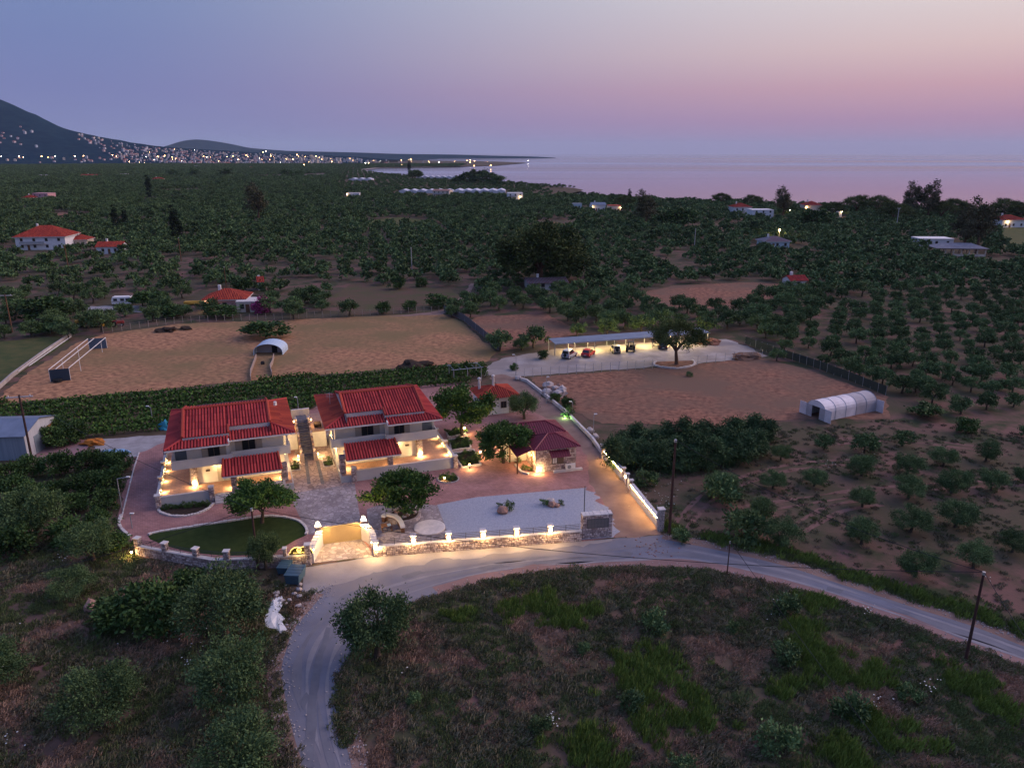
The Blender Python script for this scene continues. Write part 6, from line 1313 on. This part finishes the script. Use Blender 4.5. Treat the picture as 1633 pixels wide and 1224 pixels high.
for u, v, wpx, lab in [(1045,1005,50,'green bush in the middle of the grass'), (930,1040,26,'small bush left of the middle of the grass'), (1250,975,48,'bushy young olive near the road at the right of the grass'), (1250,1055,52,'round bush right of the middle of the grass'), (1005,1130,46,'grey green bush in the lower middle of the grass'), (1352,1140,62,'wide grey bush in the lower right of the grass'), (1240,1195,70,'large bush at the lower right centre of the grass'), (1450,1115,38,'dark round bush towards the right of the grass'), (660,1120,28,'upright bush near the road bend'), (862,1165,38,'dark bush with white flowers beside it'), (1090,1235,46,'bush cut by the bottom edge'), (1168,1005,24,'small dark bush beside the large grass patch'), (1180,862,76,'dark bush on the bank above the road'), (1245,872,30,'small bush at the foot of the bank above the road'), (1085,862,34,'dry looking bush beside the junction pole'), (1030,775,40,'pale grey bush behind the lane wall'), (1290,770,0,''), (1150,800,60,'rounded olive bush on the slope below the reeds'), (1215,825,36,'small olive bush on the slope below the reeds')]:
    if wpx: tree_px('bush', BUSH[int(u) % 3], u, v, wpx, 1.0, lab, 'bush', None, ('leaves','stem'), 1.15)
# citrus plot at the left
q = random.Random(12); cp = [(p.x, p.y) for p in px([(-60,760),(0,748),(70,738),(150,728),(212,738),(196,795),(184,830),(196,868),(120,868),(0,850),(-60,850)])]
EXCL.append(cp)
for i, (u, v) in enumerate([(20,770),(60,762),(100,756),(140,752),(180,750),(15,800),(55,795),(95,790),(138,786),(178,782),(200,752),(30,828),(120,818),(165,815),(160,845),(75,822)]):
    tree_px('citrus_tree', CITRUS[i % 3], u+q.uniform(-8,8), v+q.uniform(-4,4), q.uniform(42,58), 2.0, 'dark citrus tree in the plot between shed and left drive', 'tree', 'citrus trees of the left plot')
for i, (u, v) in enumerate([(75,702),(100,698),(120,704),(92,712)]): tree_px('citrus_tree', CITRUS[i % 3], u, v, 48, 2.0, 'dark fruit tree beside the shed', 'tree', 'fruit trees beside the shed')
# vineyard
vp = px([(-30,650),(100,640),(250,628),(450,608),(640,593),(772,582),(778,604),(745,612),(600,628),(505,650),(480,662),(280,682),(262,694),(120,700),(90,690),(-30,676)]); EXCL.append(vp)
sheet('vineyard_soil', vp, .028, mat('vineyard_soil', (.07,.055,.035), (.10,.07,.05), scale=.5, rough=1, bump=.6, bscale=3)); vp2 = [(p.x, p.y) for p in vp]
e_ = (G(640,590)-G(100,637)).normalized(); nn = Vector((e_.y,-e_.x,0)); o0 = G(350,615)
for r in range(9):
    rg_ = np.random.default_rng(900+r); xs = np.arange(-75, 75, .16); off = o0+nn*(r*2.9+.9)
    P = np.array([[off.x+e_.x*t, off.y+e_.y*t, 0] for t in xs]); P = P[inside_np(P[:,0], P[:,1], vp2)]
    gap = np.array([noise.noise((t*.12, r*3.1, 0)) for t in range(len(P))]); P = P[gap > -.45]
    if len(P) < 20: continue
    P = np.repeat(P, 9, 0)+rg_.normal(size=(len(P)*9,3))*np.array([.22,.22,.3])+np.array([0,0,.85]); t = np.clip(rg_.random(len(P)), 0, 1)
    me = quads_mesh('vine_leaves', leaf_quads(rg_, P, .42, .8), np.repeat(t, 4), m_vine); row = thing('vine_row', 'leafy vine row in the vineyard behind the villas', 'vine row', (0,0,0), 0, 'vine rows behind the villas'); put('foliage', me, row)
    xs2 = [off+e_*t for t in np.arange(-74, 74, 6.0)]; b = MB()
    for p in xs2:
        if inside(p.x, p.y, vp2): b.tube([p, p+Vector((0,0,1.7))], .035, n=4)
    if b.v: kind(b.build('stakes', m_wood, row), 'stuff')
# ------------------------------------------------------------------ the far town
m_tw = [mat('town_wall_white', (.62,.60,.64), rough=.9), mat('town_wall_cream', (.60,.50,.42), rough=.9), mat('town_wall_pink', (.58,.42,.40), rough=.9), mat('town_wall_grey', (.46,.46,.50), rough=.9)]
m_twin = mat('town_window', (.08,.08,.10), rough=.4)
def town_mesh(i, w_, d_, h_, roof):
    b = MB(); b.box(-w_/2,w_/2,-d_/2,d_/2,-6,h_,0)
    for f in range(max(1, int(h_/3.2))):
        for x in np.linspace(-w_/2+1.6, w_/2-1.6, max(2, int(w_/3.5))): b.box(x-.6,x+.6,-d_/2-.05,-d_/2-.01,f*3.2+1,f*3.2+2.3,2)
    if roof:
        z = h_+2.2; A_, B_, C_, D_ = (-w_/2-.5,-d_/2-.5,h_),(w_/2+.5,-d_/2-.5,h_),(w_/2+.5,d_/2+.5,h_),(-w_/2-.5,d_/2+.5,h_); r0, r1 = (-w_/4,0,z),(w_/4,0,z)
        for f in ([A_,B_,r1,r0],[C_,D_,r0,r1],[D_,A_,r0],[B_,C_,r1]): b.add(f, [tuple(range(len(f)))], 1)
    else: b.box(-w_/2-.2,w_/2+.2,-d_/2-.2,d_/2+.2,h_+.01,h_+.6,0); b.box(-1.5,1.5,-1,2,h_+.61,h_+2.8,0)
    return b.mesh('town_house', [m_tw[i % 4], m_tile2, m_twin])
TM = [town_mesh(i, *a) for i, a in enumerate([(13,11,6.5,True),(11,10,9.5,False),(15,11,6.5,True),(12,12,13,False),(10,9,6.5,True),(17,12,16,False),(12,10,7,True),(20,13,13,False)])]
def on_hill(u, v):
    best = None; Y = 2300.0
    while Y < 4300:
        p = at_depth(u, v, Y)
        if p.z <= max(0, hill(p.x, Y)): return Vector((p.x, Y, max(0, hill(p.x, Y))))
        Y += 12
    return None
q = random.Random(21); n_ = 0; spots = []
def town(n, u0, u1, vf, label, group, tall=False):
    k = 0; tries = 0
    while k < n and tries < n*12:
        tries += 1; u = q.uniform(u0, u1); v0, v1 = vf(u); v = v0+(v1-v0)*q.random()**.8
        p = on_hill(u, v)
        if p is None or any((p.x-s[0])**2+(p.y-s[1])**2 < 9**2 for s in spots): continue
        spots.append((p.x, p.y)); i = q.choice((1,3,5,7,5) if tall else (0,1,2,4,6,0,2,3)); o = put('town_house', TM[i], None, p, q.uniform(-.5,.5), q.uniform(.38,.72)); tag(o, label, 'house', group); k += 1
rid = lambda u: np.interp(u, [0,50,100,150,200,250,300,400,500,580,640], [160,181,205,217,226,233,237,243,247.5,251,255.5])
town(110, 165, 300, lambda u: (rid(u)+3+max(0,(200-u)*.05), 260), 'small town house on the far hillside under the ridge', 'town houses on the hillside')
town(80, 300, 420, lambda u: (rid(u)+5, 262), 'town house in the dense lower town left of the bay', 'houses of the lower town', False)
town(56, 420, 600, lambda u: (rid(u)+3, 262), 'tall pale town block near the bay', 'tall blocks of the town by the bay', True)
town(22, 125, 170, lambda u: (rid(u)+2, rid(u)+14), 'house high on the shoulder of the ridge above the town', 'houses on the ridge shoulder')
town(14, 0, 60, lambda u: (197, 236), 'scattered house high on the dark mountain slope', 'houses on the mountain slope')
town(16, 5, 160, lambda u: (252, 260), 'house at the dark foot of the mountain', 'houses at the mountain foot')
town(16, 600, 780, lambda u: (257.5, 262), 'low house on the spit beyond the bay', 'houses on the spit')
m_tl = mat('town_lamp_glow', (1,.7,.4), emit=(1,.56,.22), est=60, sample=False); m_tl2 = mat('town_lamp_white_glow', (1,.9,.8), emit=(1,.86,.7), est=45, sample=False)
lm = MB(); lm.lump((0,0,9), 1.1, 0, 1, 0); lm.tube([(0,0,-3),(0,0,8.6)], .25, n=5, mi=1); LM = [lm.mesh('town_lamp', [m, m_steel]) for m in (m_tl, m_tl2)]
fixed = [(3,254),(31,254),(38,255),(67,254),(77,254),(89,254),(120,254),(134,253),(180,252),(186,253),(233,253),(252,254),(263,253),(275,253),(325,252),(330,254),(362,253),(372,252),(393,250),(420,246),(424,245),(432,252),(474,251),(487,252),(504,253),(583,264),(588,264),(640,258),(652,257),(655,257.5),(700,262),(745,258),(750,257.5),(757,259),(485,267),(842,258.5)]
for i, (u, v) in enumerate(fixed+[(q.uniform(180,560), q.uniform(240,262)) for _ in range(40)]+[(q.uniform(560,800), q.uniform(256,262)) for _ in range(14)]):
    if i >= len(fixed) and v < rid(u)+3: v = rid(u)+q.uniform(3,14)
    p = on_hill(u, v)
    if p is None: p = G(u, max(v, 256))
    o = put('town_lamp', LM[0 if (i % 5) else 1], None, p, 0, q.uniform(.35,.7) if i >= len(fixed) else q.uniform(.6,1.2)); tag(o, 'lit street lamp of the far town' if LM[0] == o.data else 'white lit lamp of the far town', 'street lamp', 'orange lamps of the far town' if LM[0] == o.data else 'white lamps of the far town')

TP = []
while len(TP) < 650:
    u = q.triangular(150, 640, 330); v = rid(u)+2.5+(262-rid(u)-2.5)*q.random()
    p = on_hill(u, v)
    TP.append((p if p is not None else G(u, 260))[:])
scatter('crowded_town', TP, [q.uniform(.2,.4) for _ in TP], TM, seed=31)
# ------------------------------------------------------------------ grass, weeds and flowers (nobody could count them)
def tuft(name, seed, n, h, spread, m, wid=.03, lean=.5):
    rg = np.random.default_rng(seed); a = rg.uniform(0, 6.283, n); r = spread*np.sqrt(rg.random(n)); B = np.stack([r*np.cos(a), r*np.sin(a), np.zeros(n)], 1)
    t = rg.uniform(0, 6.283, n); hh = h*rg.uniform(.5, 1.15, n); T = B+np.stack([np.cos(t)*lean*hh, np.sin(t)*lean*hh, hh*(1-.25*lean)], 1); S = np.stack([-np.sin(t+.6), np.cos(t+.6), np.zeros(n)], 1)*wid
    M_ = B*.45+T*.55+np.array([0,0,.06]); V = np.stack([B-S, B+S, M_+S*.8, T, ], 1); V[:,3] = T
    return quads_mesh(name, V.reshape(-1,3), np.repeat(rg.random(n), 4), m)
m_gg = mat('green_grass', (.075,.10,.035), (.16,.19,.075), tone=True, objrand=.35, rough=.9); m_gd = mat('dry_grass', (.24,.15,.10), (.42,.27,.19), tone=True, objrand=.35, rough=1); m_gb = mat('bright_grass', (.09,.14,.025), (.18,.24,.055), tone=True, objrand=.25, rough=.9); m_gw = mat('dull_weed', (.11,.105,.06), (.21,.175,.11), tone=True, objrand=.4, rough=1)
TG = [tuft('grass_tuft', 1+i, 42, .28, .42, m_gg, .022, .6) for i in range(3)]; TD = [tuft('dry_tuft', 11+i, 38, .28, .45, m_gd, .018, .8) for i in range(3)]; TB = [tuft('bright_tuft', 21+i, 46, .62, .4, m_gb, .026, .4) for i in range(3)]; TW = [tuft('weed_tuft', 31+i, 40, .35, .5, m_gw, .03, .8) for i in range(3)]
TS_ = lambda: [tuft('straw_tuft', 41+i, 26, .22, .6, m_gd, .03, 1.4) for i in range(3)]
rg = np.random.default_rng(77)
def spread(poly, dens):
    x0, x1 = min(p[0] for p in poly), max(p[0] for p in poly); y0, y1 = min(p[1] for p in poly), max(p[1] for p in poly); n = int((x1-x0)*(y1-y0)*dens)
    P = np.stack([rg.uniform(x0,x1,n), rg.uniform(y0,y1,n), np.zeros(n)], 1); return P[inside_np(P[:,0], P[:,1], poly)]
def nz(P, s, k): return np.array([noise.noise((p[0]*s, p[1]*s, k))+.5*noise.noise((p[0]*s*2.7, p[1]*s*2.7, k+3)) for p in P])
inner_poly = [(p.x, p.y) for p in [G(u_[0], u_[1]) for u_ in si]]+[(60,20),(-5,20)]
left_poly = [(p.x, p.y) for p in [G(u_[0], u_[1]) for u_ in so]]+[(p.x, p.y) for p in px([(478,945),(420,915),(345,912),(220,892),(205,866),(190,850),(0,846),(-100,860),(-200,1300),(0,1420)])]
slope_poly = [(p.x, p.y) for p in [G(u_[0], u_[1]) for u_ in su]]+[(p.x, p.y) for p in px([(1057,840),(985,745),(1000,700),(1220,690),(1420,668),(1640,690),(1900,740)])]
P = np.concatenate([spread(inner_poly, 7.0), spread(left_poly, 6.5)]); P = P[~inside_np(P[:,0], P[:,1], SHEETING)]; v = nz(P, .16, 1.0); u = nz(P, .45, 7.0); g = v+.35*u
gp = [(860,970,3.2),(905,985,2.6),(820,962,2.0),(1040,1065,3.4),(1000,1085,2.5),(1075,1150,3.2),(1090,1110,1.8),(1320,1060,3.2),(1390,1075,2.4),(1400,1165,2.6),(1440,1185,2.6),(1280,1010,2.2),(1550,1090,2.0),(1600,1130,2.4),(1350,1210,2.4),(940,1195,2.6),(730,985,1.5),(1300,962,2.0),(1250,1100,1.5)]
br = np.zeros(len(P), bool)
for a, c, r in gp:
    w_ = G(a, c); br |= ((P[:,0]-w_.x)**2+(P[:,1]-w_.y)**2) < (r*(.55+.75*rg.random(len(P)))*(.7+.9*np.clip(u,-.6,.9)))**2
scatter('tall_green_grass', P[br], rg.uniform(.7,1.25,br.sum()), TB, seed=1)
a_ = (~br) & (g > -.04) & (rg.random(len(P)) < .62); scatter('short_green_grass', P[a_], rg.uniform(.6,1.2,a_.sum()), TG, seed=2)
a_ = (~br) & (g <= -.16) & (rg.random(len(P)) < .5); scatter('dry_grass', P[a_], rg.uniform(.6,1.25,a_.sum()), TD, seed=3)
a_ = (~br) & (np.abs(g) < .28) & (rg.random(len(P)) < .4); scatter('low_weeds', P[a_], rg.uniform(.6,1.3,a_.sum()), TW, seed=4)
P = spread(slope_poly, 2.6); g = nz(P, .10, 3.0); a_ = (g > .02) & (rg.random(len(P)) < .6); scatter('slope_weeds', P[a_], rg.uniform(.5,1.0,a_.sum()), TW+TG, seed=5); a_ = (g <= .0) & (rg.random(len(P)) < .7); a_ &= rg.random(len(P)) < .22; scatter('slope_dry_grass', P[a_], rg.uniform(.5,1.0,a_.sum()), TW+TD[:1], seed=6)
# green verge beside the road's upper edge and round the walls
vl = [G(u_[0]+4, u_[1]-4) for u_ in su]; P = np.concatenate([np.array([(a.lerp(c, t)+Vector((rnd.gauss(0,.35), rnd.gauss(.8,.7), 0)))[:] for t in np.linspace(0,1,30) if noise.noise((a.lerp(c, t).x*.35, a.lerp(c, t).y*.35, 0)) > -.15] or [a[:]]) for a, c in zip(vl[:-1], vl[1:])]); scatter('verge_grass', P, rg.uniform(.7,1.5,len(P)), TG+TB[:1], seed=7)
vl = [G(u_[0], u_[1]+3) for u_ in si[14:]]; P = np.concatenate([np.array([(a.lerp(c, t)+Vector((rnd.gauss(0,.3), rnd.gauss(-.6,.4), 0)))[:] for t in np.linspace(0,1,26)]) for a, c in zip(vl[:-1], vl[1:])]); scatter('verge_weeds', P, rg.uniform(.6,1.2,len(P)), TG+TD[:1]+TW[:1], seed=8)
for nm, poly, d_ in ():
    P = spread([(p.x, p.y) for p in px(poly)], d_); scatter(nm, P, rg.uniform(.7,1.6,len(P)), TS, seed=9)
# white umbels
fl = MB(); fl.tube([(0,0,0),(0,0,.8)], .012, n=3, mi=1)
for i in range(5): a = i*1.256; fl.lathe([(.02,.78),(.085,.83),(.02,.85)], 6, .1*math.cos(a), .1*math.sin(a))
fl = fl.mesh('white_umbel', [mat('white_petals', (.6,.6,.55), rough=.8), m_gg]); FP = []
for u_, v_, n, su_, sv in [(882,1147,26,7,6),(1240,972,18,8,9),(1384,975,10,6,5),(1398,1118,9,12,5),(1484,1095,11,10,9),(290,1018,40,42,10),(300,1062,14,14,8),(152,1078,6,5,8),(378,1113,9,5,6),(20,1040,9,14,16),(28,1185,7,18,10),(1040,782,34,20,14),(1064,800,16,12,8),(1322,744,8,8,6),(1380,727,8,9,5),(172,810,10,5,5),(96,890,8,8,4),(1575,925,5,5,3),(640,1065,3,20,10)]:
    for _ in range(n): FP.append(G(rnd.gauss(u_, su_), rnd.gauss(v_, sv))[:])
scatter('wild_flowers', FP, [rnd.uniform(.2,.42) for _ in FP], [fl], seed=10)

pb = MB(); pb.lump((0,0,.3), 1.0, 2, 1, .35, (1,.9,.6)); pb = pb.mesh('pebble', m_rockg); PP = []
for line, side in ((inner, 1), ([G(*p) for p in so], -1), ([G(*p) for p in su], 1)):
    for a, c in zip(line[:-1], line[1:]):
        for _ in range(16):
            p = a.lerp(c, rnd.random()); PP.append((p.x+rnd.gauss(0,.55), p.y+rnd.gauss(0,.55), .04))
scatter('roadside_gravel', PP, [rnd.uniform(.025,.09) for _ in PP], [pb], seed=12)
# ------------------------------------------------------------------ the olive groves
EX = [[(p[0], p[1]) for p in q] for q in EXCL]
def free(P):
    X, Y = P[:,0], P[:,1]; ok = np.ones(len(P), bool)
    for q in EX: ok &= ~inside_np(X, Y, q)
    return ok
def grid(y0, y1, sp, seed, rot=.2, jit=.3, xmax=.74):
    rg = np.random.default_rng(seed); w_ = y1*xmax*1.25
    a = np.arange(-w_*1.3, w_*1.3, sp); b_ = np.arange(y0-w_*.4, y1+w_*.4, sp); X, Y = np.meshgrid(a, b_)
    X = X.ravel()+rg.uniform(-jit, jit, X.size)*sp; Y = Y.ravel()+rg.uniform(-jit, jit, Y.size)*sp
    c, s = math.cos(rot), math.sin(rot); yc = (y0+y1)/2; X2 = X*c-(Y-yc)*s; Y2 = X*s+(Y-yc)*c+yc
    ok = (Y2 > y0) & (Y2 < y1) & (np.abs(X2) < Y2*xmax+10)
    return np.stack([X2[ok], Y2[ok], np.zeros(ok.sum())], 1)
landp = [(p[0], p[1]) for p in land]
rg = np.random.default_rng(3)
orch = [(p.x, p.y) for p in px([(1225,575),(1290,590),(1420,632),(1460,640),(1700,690),(1900,720),(1900,470),(1633,450),(1450,470),(1340,500),(1230,560)])]
sparse = [(p.x, p.y) for p in px([(-100,545),(-100,410),(0,405),(120,410),(400,412),(560,410),(700,425),(770,450),(750,480),(700,500),(300,515),(150,530)])]
hand = [(1245,734),(1314,717),(1378,722),(1439,711),(1504,744),(1446,759),(1374,758),(1298,775),(1232,779),(1572,735),(1593,622),(1548,625),(1532,660),(1573,653),(1616,649),(1448,795),(1517,786),(1580,782),(1375,808),(1216,826),(1523,840),(1452,848),(1374,867),(1614,880),(1245,870),(1459,919),(1552,905),(1370,600),(1407,613),(1462,608),(1460,626),(1503,604),(1502,630),(1550,603),(1550,582),(1601,586),(1420,588),(1455,584),(1380,575),(1338,578),(1314,582),(1150,790),(1195,850),(1633,770),(1700,830),(1680,760),(1640,700),(1690,920)]
def shrink(P, poly, keep):
    m = inside_np(P[:,0], P[:,1], poly); r = rg.random(len(P))
    return P[~m | (r < keep)]
near = grid(122, 330, 6.8, 11)
near = near[free(near)]; near = near[~inside_np(near[:,0], near[:,1], orch)]; near = shrink(near, sparse, .55)
# open ground to the front right is planted by hand; nothing wild there
front = [(p.x, p.y) for p in px([(1100,640),(1420,600),(1700,690),(2200,760),(2200,1300),(1000,1300)])]
near = near[~inside_np(near[:,0], near[:,1], front)]
dens = np.array([noise.noise((p[0]/45, p[1]/45, 2.0)) for p in near]); near = near[(dens > -.38) | (rg.random(len(near)) < .35)]
o2 = grid(118, 330, 6.2, 12, rot=.34, jit=.10); o2 = o2[inside_np(o2[:,0], o2[:,1], orch) & free(o2)]
o2 = o2[rg.random(len(o2)) < .9]
hp = np.array([G(u, v)[:] for u, v in hand])
cand = [(p, .62, 'h') for p in hp] + [(p, .72, 'r') for p in o2] + [(p, .92, 'n') for p in near]
def visible(p):
    d = p[1]; return abs(p[0]) < d*.70+4
cand = [c for c in cand if visible(c[0])]
cand.sort(key=lambda c: c[0][1])
single, rest = cand[:300], cand[300:]
for i, (p, s, k) in enumerate(single):
    s = s*rg.uniform(.78, 1.22); t = OLM[i % 5] if p[1] > 95 else OLN[i % 4]
    uu = 816.5+p[0]/p[1]*F*1.05
    zone = 'left of the pink farmhouse' if uu < 320 else ('between the pink farmhouse and the big pine' if uu < 780 else ('behind the carport' if uu < 1230 else 'right of the parking lot'))
    hz = 'lower slope near the road' if p[1] < 92 else 'upper slope below the greenhouse'
    lab, grp = {'h': ('young olive tree standing apart on the bare '+hz, 'olive trees on the bare '+hz),
                'r': ('olive tree in the regular rows behind the tunnel greenhouse', 'olive trees in the planted rows'),
                'n': ('olive tree in the loose grove '+zone, 'olive trees '+zone)}[k]
    plant('olive_tree', t, p, s, rg.uniform(0, 6.28), lab, 'tree', grp)
P = np.array([c[0] for c in rest]); S = np.array([c[1] for c in rest])*rg.uniform(.8, 1.3, len(rest))
mid = grid(330, 950, 8.0, 13); mid = mid[free(mid) & inside_np(mid[:,0], mid[:,1], landp)]
dens = np.array([noise.noise((p[0]/70, p[1]/70, 5.0)) for p in mid]); mid = mid[(dens > -.42) | (rg.random(len(mid)) < .3)]
far = grid(950, 2900, 10.0, 14, xmax=.80); far = far[free(far) & inside_np(far[:,0], far[:,1], landp)]
bay = [(p.x, p.y) for p in px([(560,285),(620,285),(700,287),(800,292),(880,296),(935,302),(925,308),(880,300),(820,289),(760,284),(700,279),(600,272),(560,262),(850,255),(560,255)])]
shore = [(p.x, p.y) for p in px([(860,300),(960,300),(945,312),(900,312)])]
def off_coast(Q): return Q[~inside_np(Q[:,0], Q[:,1], shore)]
far = off_coast(far[far[:,0] < np.where(far[:,1] > 1250, -170, 1e9)]); mid = off_coast(mid)
P = np.concatenate([P, mid, far]); S = np.concatenate([S, rg.uniform(.85, 1.4, len(mid)), rg.uniform(1.0, 1.7, len(far))])
low_z = [(p.x, p.y) for p in px([(540,300),(960,316),(960,296),(800,286),(600,270),(540,262)])]
S[inside_np(P[:,0], P[:,1], low_z)] *= .62
tag(scatter('olive_grove', P, S, [t[0] for t in OLF], seed=3), kind='stuff')
